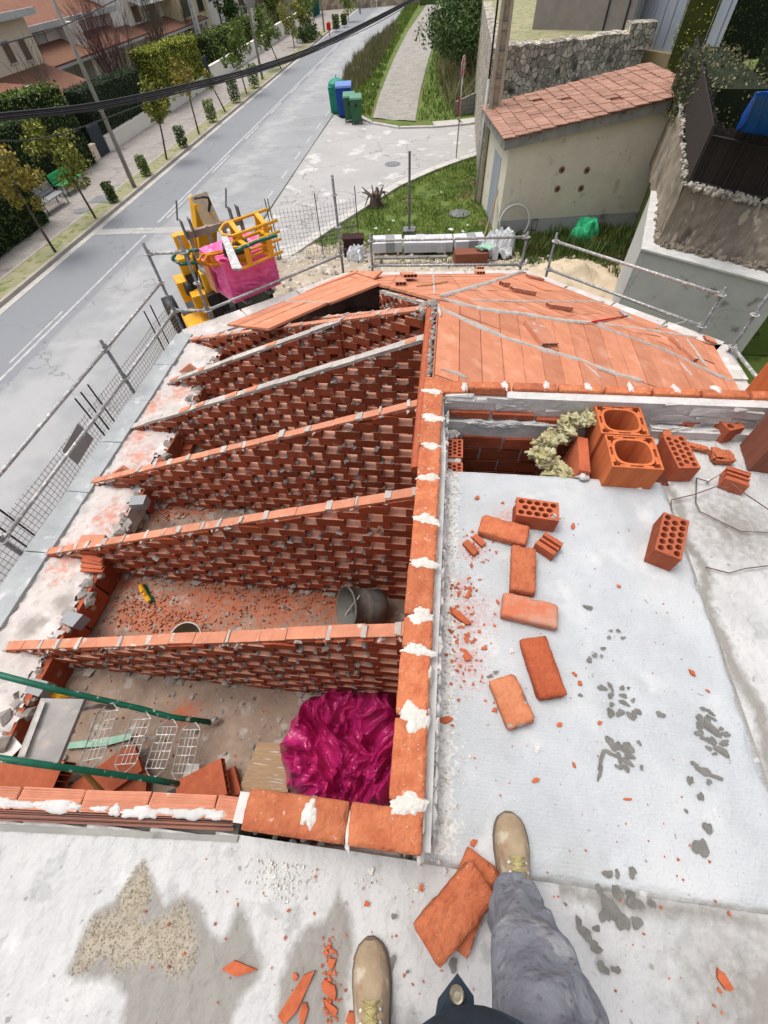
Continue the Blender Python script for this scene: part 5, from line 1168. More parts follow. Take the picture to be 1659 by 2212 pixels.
# ================================================================== LOOSE THINGS ON THE BOARD ROOF
def onroof(q, o, n, up=.04): return PP(*q, o, n)+n*up
def lay(ob, q, o, n, rz, up=.04, label='', cat='', group=None):
    w = onroof(q, o, n, up); ob.location = w; qn = n.to_track_quat('Z', 'X'); ob.rotation_euler = (qn.to_matrix() @ Matrix.Rotation(rz, 3, 'Z')).to_euler(); tag(ob, label, cat, group)
def rp(L_, W, H): return slabpiece(500, 900, 0, L_, W, H, '', h=.02, name='clay_board_piece', m=m_cope)
GP = 'clay board offcuts on the roof'
lay(rp(.40, .26, .04), s6(575, 385), oE, nE, R(-60), label='broad clay board offcut with mortar on the near roof slope', cat='clay offcut', group=GP)
lay(rp(.45, .1, .05), s6(665, 262), oN2, nN2, R(-20), label='holed clay offcut above the broad one', cat='clay offcut', group=GP)
lay(rp(.42, .12, .05), s6(495, 185), oN2, nN2, R(-25), label='holed clay offcut in the middle of the far slope', cat='clay offcut', group=GP)
lay(rp(.14, .10, .06), s6(408, 155), oN2, nN2, R(-10), label='tiny clay offcut left of the holed one on the far slope', cat='clay offcut', group=GP)
lay(rp(.32, .14, .04), s6(555, 118), oN2, nN2, R(-30), label='clay offcut near the far eave below the scaffold corner', cat='clay offcut', group=GP)
lay(rp(.42, .16, .05), s6(298, 95), oN, nN, R(0), label='holed clay offcut at the far eave, lower of two', cat='clay offcut', group=GP)
lay(rp(.42, .14, .04), s6(295, 84), oN, nN, R(2), .09, label='clay offcut lying on the holed one at the far eave', cat='clay offcut', group=GP)
lay(rp(.5, .12, .04), s6(1245, 450), oE, nE, R(-58), label='curved clay offcut on the mortar band at the lower right of the roof', cat='clay offcut', group=GP)
lay(rp(.2, .12, .04), s6(1368, 412), oE, nE, R(0), label='clay offcut at the right eave corner', cat='clay offcut', group=GP)
lay(rp(.62, .16, .05), q5(1350, 200), oN, nN, R(4), label='long holed clay board on the ridge end, lower of the pair', cat='clay offcut', group=GP)
lay(rp(.66, .22, .05), q5(1400, 172), oN, nN, R(8), .09, label='long clay board lying on top of the pair at the ridge end', cat='clay offcut', group=GP)
# hammer with red handle
w0, w1 = onroof(s6(818, 326), oE, nE, .05), onroof(s6(985, 298), oN2, nN2, .05)
hm = empty('mason_hammer', (w0+w1)/2, 'red handled mason hammer lying on the roof boards', 'hammer')
b = MB(); b.tube([w0, w1], [.014, .010], 8); b.build('red_handle', m_red, hm, True)
b = MB(); d = (w1-w0).normalized(); s = nE.cross(d); b.box(w1, (.05, .05, .05)); b.tube([w1-s*.0+s*-.16, w1+s*.14], [.022, .03], 8); b.box(w1-s*.16, (.12, .04, .012), rz=R(-12)); b.build('steel_head', m_galv, hm)
b = MB(); b.tube([onroof(q5(1455, 222), oN, nN, .05), onroof(q5(1560, 208), oN, nN, .05), onroof(q5(1655, 188), oN, nN, .05)], [.01, .016, .01], 5); tag(b.build('wood_batten', mat('thin_wood', (.5, .3, .15), bump=.1)), 'thin wooden batten lying by the far ridge end', 'batten')

# ================================================================== PERSON
per = empty('person', (.12, -.45, 0), 'person in grey trousers, navy jacket and tan suede boots standing astride on the deck', 'person')
def skinobj(name, nodes, edges, m, parent, sub=2, root=0):
    me = bpy.data.meshes.new(name); me.from_pydata([Vector(n[0])-wloc(parent) for n in nodes], edges, []); o = bpy.data.objects.new(name, me); COL.objects.link(o); o.parent = parent
    md = o.modifiers.new('skin', 'SKIN'); md.use_smooth_shade = True
    for i, n in enumerate(nodes):
        r = n[1]; me.skin_vertices[0].data[i].radius = r if isinstance(r, tuple) else (r, r)
    me.skin_vertices[0].data[root].use_root = True
    s = o.modifiers.new('sub', 'SUBSURF'); s.levels = sub; s.render_levels = sub; me.materials.append(m); return o
RA = P(1112, 1925, .12); hipR = V(.265, -.46, .93); kneeR = V(.300, -.235, .52)
LA = P(835, 2200, .10); LA = V(-.035, -.58, .12); kneeL = V(.02, -.56, .52); hipL = V(.06, -.56, .93)
ankR = V(.345, -.185, .12)
bn = [((.15, -.53, .97), (.10, .13)), ((.15, -.54, 1.12), (.10, .13)), ((.13, -.52, 1.32), (.11, .16)), ((.12, -.50, 1.46), (.09, .14)), ((.10, -.46, 1.56), .055), ((.09, -.42, 1.64), .075), ((.09, -.40, 1.74), .085), ((.09, -.40, 1.82), .06),
      (tuple(hipR), .085), (tuple(kneeR), .055), (tuple(ankR), .04), (tuple(hipL), .085), (tuple(kneeL), .055), (tuple(LA), .04),
      ((.30, -.48, 1.44), .055), ((.34, -.38, 1.22), .042), ((.18, -.20, 1.46), .030), ((-.06, -.48, 1.44), .055), ((-.13, -.40, 1.22), .042), ((-.06, -.22, 1.46), .030)]
skinobj('body', bn, [(0, 1), (1, 2), (2, 3), (3, 4), (4, 5), (5, 6), (6, 7), (0, 8), (8, 9), (9, 10), (0, 11), (11, 12), (12, 13), (3, 14), (14, 15), (15, 16), (3, 17), (17, 18), (18, 19)], m_skin, per)
def hand(c, s):   # palm and five curled fingers holding a phone, behind the camera
    nodes = [((c[0], c[1]-.05, c[2]-.04), .022), ((c[0], c[1]-.02, c[2]), (.014, .034))]; ed = [(0, 1)]
    for k in range(4):
        x = c[0]+s*(-.026+k*.018); l_ = (.030, .036, .034, .026)[k]; i = len(nodes)
        nodes += [((x, c[1]-.005, c[2]+.03), .0088), ((x+s*-.002, c[1]+.005, c[2]+.03+l_), .008), ((x-s*.012, c[1]+.012, c[2]+.045+l_), .0072)]; ed += [(1, i), (i, i+1), (i+1, i+2)]
    i = len(nodes); nodes += [((c[0]-s*.035, c[1]-.012, c[2]+.002), .011), ((c[0]-s*.055, c[1]-.022, c[2]+.028), .0088)]; ed += [(1, i), (i, i+1)]
    return skinobj('hand', nodes, ed, m_skin, per)
hand((.18, -.15, 1.50), 1); hand((-.06, -.17, 1.50), -1)
b = MB(); b.blob((.09, -.425, 1.775), .098, .12, 3, (.92, 1.05, .85)); b.build('hair', m_hair, per, True)
b = MB(); b.blob((.09, -.325, 1.70), .016, .1, 2, (.8, 1.1, 1.5)); b.build('nose', m_skin, per, True)
for s in (-1, 1):
    b = MB(); b.blob((.09+s*.032, -.332, 1.735), .012, 0, 2); b.build('eye', m_wp, per, True)
    b = MB(); b.blob((.09+s*.086, -.405, 1.715), .022, .2, 2, (.4, .8, 1.3)); b.build('ear', m_skin, per, True)
b = MB(); b.box((.09, -.322, 1.665), (.045, .012, .010)); b.build('mouth', m_red, per)
# trousers: one lofted surface per leg joined in one mesh
def loft(mb, rings, n=48):
    vs = []
    for (c, rx, ry, wr, az) in rings:
        c = Vector(c)
        for k in range(n):
            a = 2*math.pi*k/n; rr = 1+wr*(mnoise.noise(V(math.cos(a)*1.6+c.z*7, math.sin(a)*1.6, c.z*14))*1.1+.9*(.25-abs(mnoise.noise(V(math.cos(a)*1.3+c.z*4, math.sin(a)*1.3-c.z*3, c.z*7)))))
            vs.append(c+V(math.cos(a)*rx*rr, math.sin(a)*ry*rr, 0)+V(0, 0, az*math.sin(a)))
    N = len(rings); mb.add(vs, [(i*n+k, i*n+(k+1) % n, (i+1)*n+(k+1) % n, (i+1)*n+k) for i in range(N-1) for k in range(n)])
def leg(a, k, h, x):
    pts = [(a, .068, .078), (a.lerp(k, .12), .074, .085), (a.lerp(k, .4), .072, .086), (a.lerp(k, .75), .074, .082), (k, .084, .088), (k.lerp(h, .18), .094, .096), (k.lerp(h, .45), .108, .106), (k.lerp(h, .75), .114, .112), (h, .116, .118)]
    out = []
    for i in range(len(pts)-1):
        for j in range(11):
            t = j/11; c = pts[i][0].lerp(pts[i+1][0], t); z = c.z
            f = .007*math.sin(z*58+x)*math.exp(-((z-.14)/.14)**2)+.003*math.sin(z*31+x*2)
            out.append((c, pts[i][1]+(pts[i+1][1]-pts[i][1])*t+f, pts[i][2]+(pts[i+1][2]-pts[i][2])*t+f, .27, .022*math.exp(-((z-.1)/.2)**2)))
    out.append((pts[-1][0], pts[-1][1], pts[-1][2], .05, 0)); return out
b = MB(); loft(b, leg(V(ankR.x, ankR.y-.01, .075), kneeR, hipR, 1)); loft(b, leg(V(LA.x, LA.y, .10), kneeL, hipL, 2)); loft(b, [(V(.15, -.53, .84), .16, .115, .02, 0), (V(.15, -.53, .93), .18, .125, .02, 0), (V(.15, -.53, 1.0), .17, .12, .02, 0), (V(.15, -.53, 1.06), .15, .11, .02, 0)])
tr = b.build('trousers', m_jean, per, True)
b = MB(); pk = [(.395, -.26, .60), (.405, -.31, .70), (.395, -.37, .80), (.375, -.42, .88)]
b.tube([V(*p)+V(-.012, .03, 0) for p in pk], .003, 5); b.build('pocket_seam', mat('pale_seam', (.30, .30, .31), bump=0), tr) if False else None
# jacket
b = MB(); loft(b, [(V(.14, -.41, .80), .160, .155, .06, .0), (V(.14, -.405, .86), .168, .168, .07, .0), (V(.14, -.43, .95), .165, .16, .05, 0), (V(.13, -.47, 1.10), .165, .145, .04, 0), (V(.13, -.48, 1.25), .18, .145, .03, 0), (V(.12, -.49, 1.40), .19, .135, .03, 0), (V(.11, -.48, 1.48), .12, .10, .02, 0), (V(.10, -.46, 1.54), .065, .065, 0, 0)], 40)
for s, sh_, el, wr in ((1, (.29, -.48, 1.42), (.35, -.385, 1.21), (.205, -.225, 1.44)), (-1, (-.05, -.48, 1.42), (-.14, -.40, 1.21), (-.075, -.235, 1.44))): b.tube([V(*sh_), V(*sh_).lerp(V(*el), .5), V(*el), V(*el).lerp(V(*wr), .5), V(*wr)], [.075, .065, .058, .05, .042], 14)
jk = b.build('jacket', m_jacket, per, True)
b = MB(); fp = [P(*c6(605, 1010), .80), P(*c6(690, 1130), .80), P(*c6(700, 1276), .84), P(*c6(480, 1276), .84), P(*c6(500, 1150), .82)]; b.poly3(fp, (0, 0, -.006)); b.build('jacket_tab', m_jacket, jk)
p = P(*c6(600, 1120), .815); b = MB(); b.lathe([(0, .008), (.010, .008), (.012, .004), (.012, 0)], p, 16); b.lathe([(.006, .009), (.009, .0095), (.010, .008)], p, 16); b.build('press_stud', mat('brass_stud', (.45, .40, .30), metal=.7, rough=.4, bump=0), jk)
b = MB()
for x in (-.0, .10, .22): b.tube([V(x, -.405+.168*math.sqrt(1-((x-.14)/.17)**2), .855), V(x+.005, -.42+.166*math.sqrt(1-((x-.14)/.17)**2), .93)], .004, 6)
b.tube([V(.14+.166*math.sin(t), -.405+.170*math.cos(t), .85+.003*math.sin(t*9)) for t in [-1.2+2.4*k/16 for k in range(17)]], .006, 6); b.build('hem_seam', m_jacket, jk)
# boots
def boot(toe, heel, label):
    toe = Vector(toe); heel = Vector(heel); d = (toe-heel).to_2d(); L_ = d.length; a = math.atan2(d.y, d.x)
    rt = bpy.data.objects.new('boot', None); COL.objects.link(rt); rt.parent = per; rt.location = heel-wloc(per); rt.rotation_euler = (0, 0, a)
    prof = [(0, .030, .05), (.02, .040, .10), (.06, .043, .125), (.12, .045, .118), (.16, .050, .098), (.20, .054, .078), (.235, .053, .064), (.265, .046, .054), (.285, .034, .044), (.296, .018, .033)]
    b = MB(); n = 20; vs = []
    for x, w, h in prof:
        x = x*L_/.296
        for k in range(n+1):
            t = math.pi*k/n; c_, s_ = math.cos(t), math.sin(t); vs.append(V(x, -math.copysign(abs(c_)**.75, c_)*w*(1.0 if s_ < .5 else .94), .018+s_**.85*(h-.018)+.0015*math.sin(x*140)*s_))
    m_ = n+1; b.add(vs, [(i*m_+k, i*m_+k+1, (i+1)*m_+k+1, (i+1)*m_+k) for i in range(len(prof)-1) for k in range(n)])
    b.add([vs[(len(prof)-1)*m_+k] for k in range(m_)], [tuple(range(m_))]); b.add(vs[:m_], [tuple(range(m_))[::-1]])
    up_ = b.build('upper', m_boot, rt, True, True)
    b = MB(); pts = [(x*L_/.296, w+.005) for x, w, h in prof]; out = [(-.008, 0)]+[(x, -w) for x, w in pts]+[(L_+.007, -.01), (L_+.007, .01)]+[(x, w) for x, w in reversed(pts)]
    b.prism(out, 0, .021); bevel(b.build('sole', m_sole, rt, keep=True), .004)
    b = MB(); sh2 = [(.06, .046), (.06, .10)]
    b.lathe([(.052, .08), (.054, .12), (.055, .17), (.050, .18)], (.06, 0, 0), 20); b.build('shaft_leather', m_boot, rt, True, True)
    def hz(x): 
        for (xa, wa, ha), (xb, wb, hb) in zip(prof, prof[1:]):
            if xa <= x <= xb: return ha+(hb-ha)*(x-xa)/(xb-xa)
        return .05
    b = MB(); vs = []
    for i in range(8):
        x = .105+i*.0125; vs += [V(x, -.017+.003*i/8, hz(x)+.004), V(x, 0, hz(x)+.009), V(x, .017-.003*i/8, hz(x)+.004)]
    b.add(vs, [(i*3+k, i*3+k+1, (i+1)*3+k+1, (i+1)*3+k) for i in range(7) for k in range(2)]); b.build('tongue', m_lace, rt, True, True)
    b = MB(); xs = [.110, .132, .154, .176, .190]
    for i in range(4):
        for s in (-1, 1): b.tube([V(xs[i], s*.026, hz(xs[i])+.001), V((xs[i]+xs[i+1])/2, 0, hz((xs[i]+xs[i+1])/2)+.013), V(xs[i+1], -s*.024, hz(xs[i+1])+.002)], .0022, 5)
    for s in (-1, 1): b.tube([V(.118, 0, hz(.118)+.016), V(.105, s*.02, hz(.105)+.018), V(.118, s*.038, hz(.12)+.004), V(.13, s*.014, hz(.13)+.014)], .002, 5)
    b.build('laces', m_lace, rt, True, True)
    b = MB()
    for x in xs[:4]:
        for s in (-1, 1): b.lathe([(.0, .004), (.0035, .004), (.005, .001)], (x, s*.027, hz(x)+.000), 10)
    b.build('eyelets', m_galv, rt, True, True); return rt
t1 = P(1098, 1757, .03); boot((t1.x, t1.y, SZ), (.365, -.262, SZ), '')
t2 = P(800, 2032, .03); boot((t2.x, t2.y, 0), (-.035, -.625, 0), '')

# ================================================================== SCAFFOLD GUARD RAILS
def rosette(b, x, y, z):
    b.lathe([(.026, .005), (.062, .005), (.062, -.005), (.026, -.005)], (x, y, z), 16)
    for k in range(4):
        a = k*math.pi/2+.3; b.box((x+.044*math.cos(a), y+.044*math.sin(a), z+.0062), (.02, .012, .003), rz=a)
def post(x, y, ros, zt, label, zb=-5.55):
    rt = empty('scaffold_post', (x, y, zb), label, 'scaffold post', 'scaffold posts round the roof edge')
    b = MB(); b.tube([V(x, y, zb), V(x, y, zt)], .0245, 10); b.build('tube', m_post, rt, True)
    b = MB()
    for z in ros: rosette(b, x, y, z)
    b.build('rosettes', m_galv, rt); return rt
def rail(a, e, label, ext=0):
    a = Vector(a); e = Vector(e); d = (e-a).normalized(); rt = empty('guard_rail', (a+e)/2, label, 'guard rail', 'scaffold guard rails')
    b = MB(); b.tube([a+d*.05, e-d*.05], .0245, 10); b.build('tube', m_galv, rt, True)
    for p, s in ((a, 1), (e, -1)): b = MB(); b.box(p+d*s*.055, (.06, .05, .055), rz=math.atan2(d.y, d.x)); b.box(p+d*s*.04+V(0, 0, .01), (.022, .012, .10), rz=math.atan2(d.y, d.x)); b.build('wedge_end', m_galv, rt)
SB = (-4.68, 4.9); SA = (-4.73, 6.87); SC = (-4.70, 2.05); STT = (-4.12, 6.92); SDd = (-2.05, 9.06); SE_ = (-1.45, 9.2); SF = (1.58, 9.22); SG = (2.09, 9.09); SH = (4.16, 6.78); SI = (4.43, 6.26)
w = P(6, 1168, -2.01); SC = (w.x, w.y)
post(*SA, (-1.09, -1.54, -2.04), -.93, 'scaffold post at the street corner beside the yellow handler'); post(*SB, (-1.51, -2.01), -1.38, 'scaffold post in the middle of the street side'); post(*SC, (-1.51, -2.01), -1.3, 'scaffold post at the left frame edge')
post(*STT, (-1.09, -1.57, -2.05), -.85, 'scaffold post in front of the yellow handler'); post(*SDd, (-1.01, -1.53, -2.03), -.72, 'tallest scaffold post at the far left corner of the roof')
post(*SE_, (-1.83, -2.30), -1.70, 'left post of the short far railing'); post(*SF, (-1.77, -2.27), -1.68, 'right post of the short far railing'); post(*SG, (-1.79, -2.29), -1.65, 'scaffold post at the far right corner of the roof')
post(*SH, (-1.59, -2.09), -1.48, 'scaffold post ending the long sloping rails on the right'); post(*SI, (-1.60, -2.10), -1.2, 'scaffold post by the right eave corner'); 
def v3(p, z): return (p[0], p[1], z)
rail(v3(SC, -1.51), v3(SB, -1.51), 'top rail on the street side, near bay'); rail(v3(SB, -1.51), v3(SA, -1.54), 'top rail on the street side, far bay'); rail(v3(SC, -2.01), v3(SB, -2.01), 'lower rail on the street side, near bay'); rail(v3(SB, -2.01), v3(SA, -2.04), 'lower rail on the street side, far bay')
rail(v3(SA, -1.09), v3(STT, -1.09), 'short upper rail across the street corner'); rail(v3(SA, -2.04), v3(STT, -2.05), 'short lower rail across the street corner'); rail(v3(STT, -2.05), v3(SDd, -2.03), 'sloping looking rail from the handler to the far left corner')
rail(v3(SE_, -1.83), v3(SF, -1.77), 'upper rail of the short far railing'); rail(v3(SE_, -2.30), v3(SF, -2.27), 'lower rail of the short far railing'); rail(v3(SG, -1.79), v3(SH, -1.59), 'upper long rail on the far right side'); rail(v3(SG, -2.29), v3(SH, -2.09), 'lower long rail on the far right side')
rail(v3(SI, -2.10), (4.62, 4.3, -2.10), 'rail running off the right frame edge')

# ================================================================== GROUND, ROADS
def gz(px, py): return P(px, py, G)
grid('ground', -140, 140, -20, 260, 2.0, m_grassg, z=G-.03)['kind'] = 'structure'
bpy.data.objects['ground'].scale = (2.2, 2.2, 1)
XK = -15.35; XC = -12.93; XRR = -8.1
def rd_dark(xy): return np.where((xy[:, 0] < -12.75), .95, np.clip(.75-(xy[:, 0]+12.75)/.25, 0, 1))
def rd_pale(xy): return np.clip(.62-np.abs(xy[:, 0]+11.2+.5*wob(xy*np.array([0, 1]), .4, 6))/1.6*.5, 0, 1)+np.clip((12-xy[:, 1])/18, 0, .3)
road = grid('road', XK, XRR, -10, 150, .5, m_asph, z=G, attrs={'dark': rd_dark, 'pale': rd_pale}); road['kind'] = 'structure'
b = MB(); b.prism([(-12.99, 20.5), (-12.99, 70), (-12.88, 70), (-12.88, 20.5)], G, G+.004)
b.prism([(-12.97, 4), (-12.97, 19.2), (-12.87, 19.2), (-12.87, 4)], G, G+.004)
for y in np.arange(21, 68, 6.0): b.prism([(-12.76, y), (-12.76, y+3), (-12.66, y+3), (-12.66, y)], G, G+.004)
for y in np.arange(5, 14, 5.0): b.prism([(-13.2, y), (-13.2, y+3), (-13.12, y+3), (-13.12, y)], G, G+.004)
for y in np.arange(23, 60, 3.0): b.prism([(-8.6, y), (-8.6, y+1.2), (-8.5, y+1.2), (-8.5, y)], G, G+.004)
b.build('road_marking', m_lane)['kind'] = 'structure'
b = MB(); b.prism([(XK, 19.2), (-9.0, 19.6), (-6.2, 20.1), (-6.2, 20.6), (-9, 20.2), (XK, 19.8)], G, G+.007); b.build('road_patch', m_wet2 if False else m_croad)['kind'] = 'structure'
# gutter, kerb, verge, pavement on the far side
b = MB(); b.prism([(XK-.32, -10), (XK, -10), (XK, 150), (XK-.32, 150)], G-.02, G+.012); b.build('gutter', m_gut)['kind'] = 'structure'
b = MB(); b.prism([(XK-.47, -10), (XK-.32, -10), (XK-.32, 150), (XK-.47, 150)], G-.02, G+.13); b.build('kerb', m_kerb)['kind'] = 'structure'
b = MB(); b.prism([(XK-1.45, -10), (XK-.47, -10), (XK-.47, 150), (XK-1.45, 150)], G-.02, G+.115); b.build('verge', m_verge)['kind'] = 'structure'
b = MB(); b.prism([(XK-1.57, -10), (XK-1.45, -10), (XK-1.45, 150), (XK-1.57, 150)], G-.02, G+.125); b.build('pavement_edge', m_kerb)['kind'] = 'structure'
b = MB(); b.prism([(-24, -10), (XK-1.57, -10), (XK-1.57, 150), (-24, 150)], G-.02, G+.118); b.prism([(-18.1, -10), (-18.0, -10), (-18.0, 150), (-18.1, 150)], G+.1, G+.122); b.build('pavement', m_walk)['kind'] = 'structure'
# side street and apron of pale concrete
e1 = [gz(*q) for q in ((590, 575), (600, 560), (660, 520), (720, 480), (850, 400), (930, 365), (985, 345), (1060, 322))]
b = MB(); poly = [(XRR+.15, 4), (-4.6, 4), (-4.6, 12), (-6.2, 15)]+[(p.x, p.y) for p in e1]+[(12, 36.5), (12, 40.5)]+[(p.x, p.y) for p in [gz(1060, 262), gz(980, 270), gz(870, 275), gz(820, 268), gz(780, 262), gz(740, 257)]]+[(XRR+.1, 38.2), (XRR+.05, 30)]
b.prism(poly, G-.02, G+.008); b.build('side_street', m_croad)['kind'] = 'structure'
b = MB(); b.prism([(XRR, -10), (-4.6, -10), (-4.6, 4), (XRR+.15, 4)], G-.02, G+.008); b.build('apron', mat('dusty_apron', (.46, .44, .41), (.36, .34, .31), scale=.7, bump=.4, bs=20, spots=[((.28, .26, .23), 1.1, .56, .1)]))['kind'] = 'structure'
# kerb strip of the green lot
b = MB(); w_ = .42
for a, e in zip(e1[1:], e1[2:]):
    d = (e-a).normalized(); n = V(-d.y, d.x, 0)*-1; n = n if n.x > 0 else -n; b.prism([(a.x, a.y), (e.x, e.y), (e.x+n.x*w_, e.y+n.y*w_), (a.x+n.x*w_, a.y+n.y*w_)], G-.02, G+.07)
a, e = e1[1], gz(600, 600); b.prism([(e.x-.1, e.y), (a.x, a.y), (a.x+1.1, a.y+.25), (e.x+1.0, e.y)], G-.02, G+.06); b.build('kerb_strip', mat('pale_kerb', (.56, .54, .50), (.46, .44, .41), scale=2, bump=.3))['kind'] = 'structure'
fk = [gz(*q) for q in ((770, 252), (800, 268), (860, 279), (940, 277), (1000, 272), (1060, 264), (1110, 255))]
b = MB()
for a, e in zip(fk, fk[1:]):
    d = (e-a).normalized(); n = V(-d.y, d.x, 0); n = n if n.y > 0 else -n; ww = 1.1 if a.x > -2.5 else .25; b.prism([(a.x, a.y), (e.x, e.y), (e.x+n.x*ww, e.y+n.y*ww), (a.x+n.x*ww, a.y+n.y*ww)], G-.02, G+.09)
b.build('far_kerb', m_gut)['kind'] = 'structure'
# dirt near the building, sand heap
def hill(name, px, py, rx, ry, h, m, seed, **k):
    c = gz(px, py)
    def hf(xy):
        d = np.hypot((xy[:, 0]-c.x)/rx, (xy[:, 1]-c.y)/ry); return h*np.exp(-d*d*2.2)*(1+.25*wob(xy+seed, 2, 10))+.03*wob(xy+seed, 5, 14)-.03
    return grid(name, c.x-rx*1.4, c.x+rx*1.4, c.y-ry*1.4, c.y+ry*1.4, .12, m, hf=hf, z=G, skip=lambda q: np.hypot((q[:, 0]-c.x)/rx, (q[:, 1]-c.y)/ry) > 1.25+.2*np.sin(q[:, 0]*3))
hill('dirt_heap', 700, 590, 4.2, 2.2, .22, m_dirt, 1)['kind'] = 'structure'
hill('dirt_bank', 1000, 600, 6.5, 1.5, .15, m_dirt, 5)['kind'] = 'structure'
hill('sand_heap', 1235, 605, 2.2, 1.6, .55, mat('sand_pile', (.58, .48, .34), (.47, .38, .27), scale=2, bump=.8, bs=10, bdist=.03), 3)['kind'] = 'structure'
# track
tk = [((745, 265), (905, 277)), ((805, 255), (897, 262)), ((822, 200), (907, 200)), ((850, 130), (925, 130)), ((880, 70), (945, 70)), ((915, 20), (965, 20)), ((925, 3), (968, 2))]
b = MB(); vs = []
for l, r in tk[1:]:
    a, e = gz(*l), gz(*r)
    for k in range(9): w = a.lerp(e, k/8); vs.append(V(w.x, w.y, G+.02-.05*math.exp(-((k-3.6)/1.1)**2)))
b.add(vs, [(i*9+k, i*9+k+1, (i+1)*9+k+1, (i+1)*9+k) for i in range(len(tk)-2) for k in range(8)]); b.build('dirt_track', m_track, smooth=True)['kind'] = 'structure'

# grass, weeds (uncountable)
LOT = [(p.x+.45, p.y-.1) for p in e1[1:]]+[(2.2, 29), (1.9, 19.2), (7.1, 19.9), (7.0, 15.5), (4, 13.5), (-6, 14.5)]
def tufts(name, n, region, hmin, hmax, m, label, wd=.012, keep=lambda x, y: True, lean=.5):
    b = MB(); xs = [p[0] for p in region]; ys = [p[1] for p in region]; cand = np.column_stack([_rs.uniform(min(xs), max(xs), n*3), _rs.uniform(min(ys), max(ys), n*3)])
    cand = cand[npoly_sd(cand, region) > 0][:n]; nn = wob(cand, .8, 12)
    for (x, y), q in zip(cand, nn):
        if q < -1.0 or not keep(x, y): continue
        h = rnd.uniform(hmin, hmax)*(1+.4*q); a = rnd.uniform(0, 6.28); s = wd*rnd.uniform(.7, 1.5); dx, dy = math.cos(a), math.sin(a); l_ = h*lean*rnd.uniform(.3, 1.3); t = rnd.uniform(0, 6.28)
        b.add([V(x-dx*s, y-dy*s, G-.01), V(x+dx*s, y+dy*s, G-.01), V(x+math.cos(t)*l_, y+math.sin(t)*l_, G+h)], [(0, 1, 2)])
    tag(b.build(name, m), label, 'grass', kind='stuff')
tufts('lot_grass', 34000, LOT, .03, .10, m_blade, 'green grass on the lot in front of the cream shed', .016)
LV = [gz(*q)[:2] for q in ((762, 245), (800, 250), (815, 200), (840, 130), (870, 70), (905, 10), (880, 8), (835, 72), (800, 100), (745, 165), (725, 205))]
tufts('verge_grass', 12000, LV, .08, .24, m_blade, 'rough green grass between the road and the track', .035)
LVd = [gz(*q)[:2] for q in ((735, 195), (748, 150), (800, 92), (850, 55), (862, 60), (830, 120), (800, 170), (770, 195))]
tufts('dry_weeds', 7000, LVd, .2, .6, m_dry, 'tall brown dry weeds along the road verge', .03, lean=.3)
RV = [gz(*q)[:2] for q in ((903, 262), (915, 200), (930, 130), (950, 60), (968, 10), (1060, 10), (1055, 230), (980, 262))]
tufts('bank_grass', 9000, RV, .1, .3, m_blade, 'green grass right of the track', .04)
RVd = [gz(*q)[:2] for q in ((965, 235), (950, 160), (958, 80), (975, 20), (1085, 5), (1075, 235))]
tufts('bank_weeds', 13000, RVd, .5, 1.5, m_dry, 'tangled dry brown bushes and weeds behind the stop sign', .026, lean=.9)
SHD = [(6.6, 15.3), (8.5, 19.5), (5, 19.6), (3.6, 18.8), (2.6, 19), (3, 16.5)]
tufts('shed_weeds', 5000, SHD, .12, .4, leafmat('weed_green', (.05, .11, .02), (.1, .1, .03)), 'darker weeds at the foot of the shed', .03)
# litter
b = MB()
for i, (x, y) in enumerate([(953, 418), (840, 500), (812, 497), (975, 500), (820, 400), (1000, 503), (800, 205), (805, 185), (700, 565), (900, 545), (1010, 490), (850, 480)]):
    w = gz(x, y); b.blob(w+V(0, 0, .06), rnd.uniform(.05, .11), .8, 1, (1, 1, .4))
tag(b.build('litter', m_wp), 'bits of white litter strewn over the grass', 'litter', kind='stuff')
b = MB()
for i in range(420):
    w = gz(rnd.choice((rnd.gauss(700, 60), rnd.gauss(1200, 60), rnd.uniform(640, 1300))), rnd.uniform(560, 640)); r = rnd.uniform(.02, .08); b.blob(w+V(0, 0, .1+r*.3), r, .6, 1)
tag(b.build('stones', m_stone), 'pale stones and rubble in the dirt behind the roof', 'rubble', kind='stuff')
def mh(px, py, r, lb, sq=False, z=0):
    w = gz(px, py); rt = MB()
    if sq: rt.box(w+V(0, 0, z+.006), (r*2, r*1.6, .014))
    else: rt.lathe([(0, .012), (r*.8, .012), (r*.82, .006), (r*.86, .012), (r, .012), (r, 0)], w+V(0, 0, z), 24)
    tag(rt.build('manhole_cover', m_wet2), lb, 'manhole cover', 'manhole covers')
mh(848, 355, .42, 'round manhole cover in the side street', z=.01); mh(180, 462, .38, 'round manhole cover in the pavement', z=.12); mh(225, 437, .55, 'square dark cover in the pavement by the shrub', True, z=.12); mh(993, 461, .45, 'dark drain lid in the grass lot')

# ================================================================== STREET FURNITURE
def pole(name, px, py, h, r0, r1, m, label, cat, z=None, lean=(0, 0), n=10):
    w = P(px, py, G if z is None else z); rt = empty(name, w, label, cat); b = MB(); b.tube([w, w+V(lean[0], lean[1], h)], [r0, r1], n); b.build('shaft', m, rt, True); return rt, w
m_pgrey = mat('grey_pole_paint', (.30, .27, .24), (.24, .22, .19), scale=3, rough=.6, bump=.1)
rt, w = pole('street_lamp', 293, 410, 8.2, .11, .065, m_pgrey, 'slender brownish grey lamp pole rising across the left side, nearest one', 'lamp post')
b = MB(); b.tube([w+V(0, 0, 3.0), w+V(0, 0, 3.12)], .12, 10); b.tube([w+V(0, 0, 8.2), w+V(1.2, 0, 8.6)], .04, 8); b.blob(w+V(1.5, 0, 8.62), .3, 0, 2, (1.2, .5, .25)); b.build('lamp_arm', m_pgrey, rt)
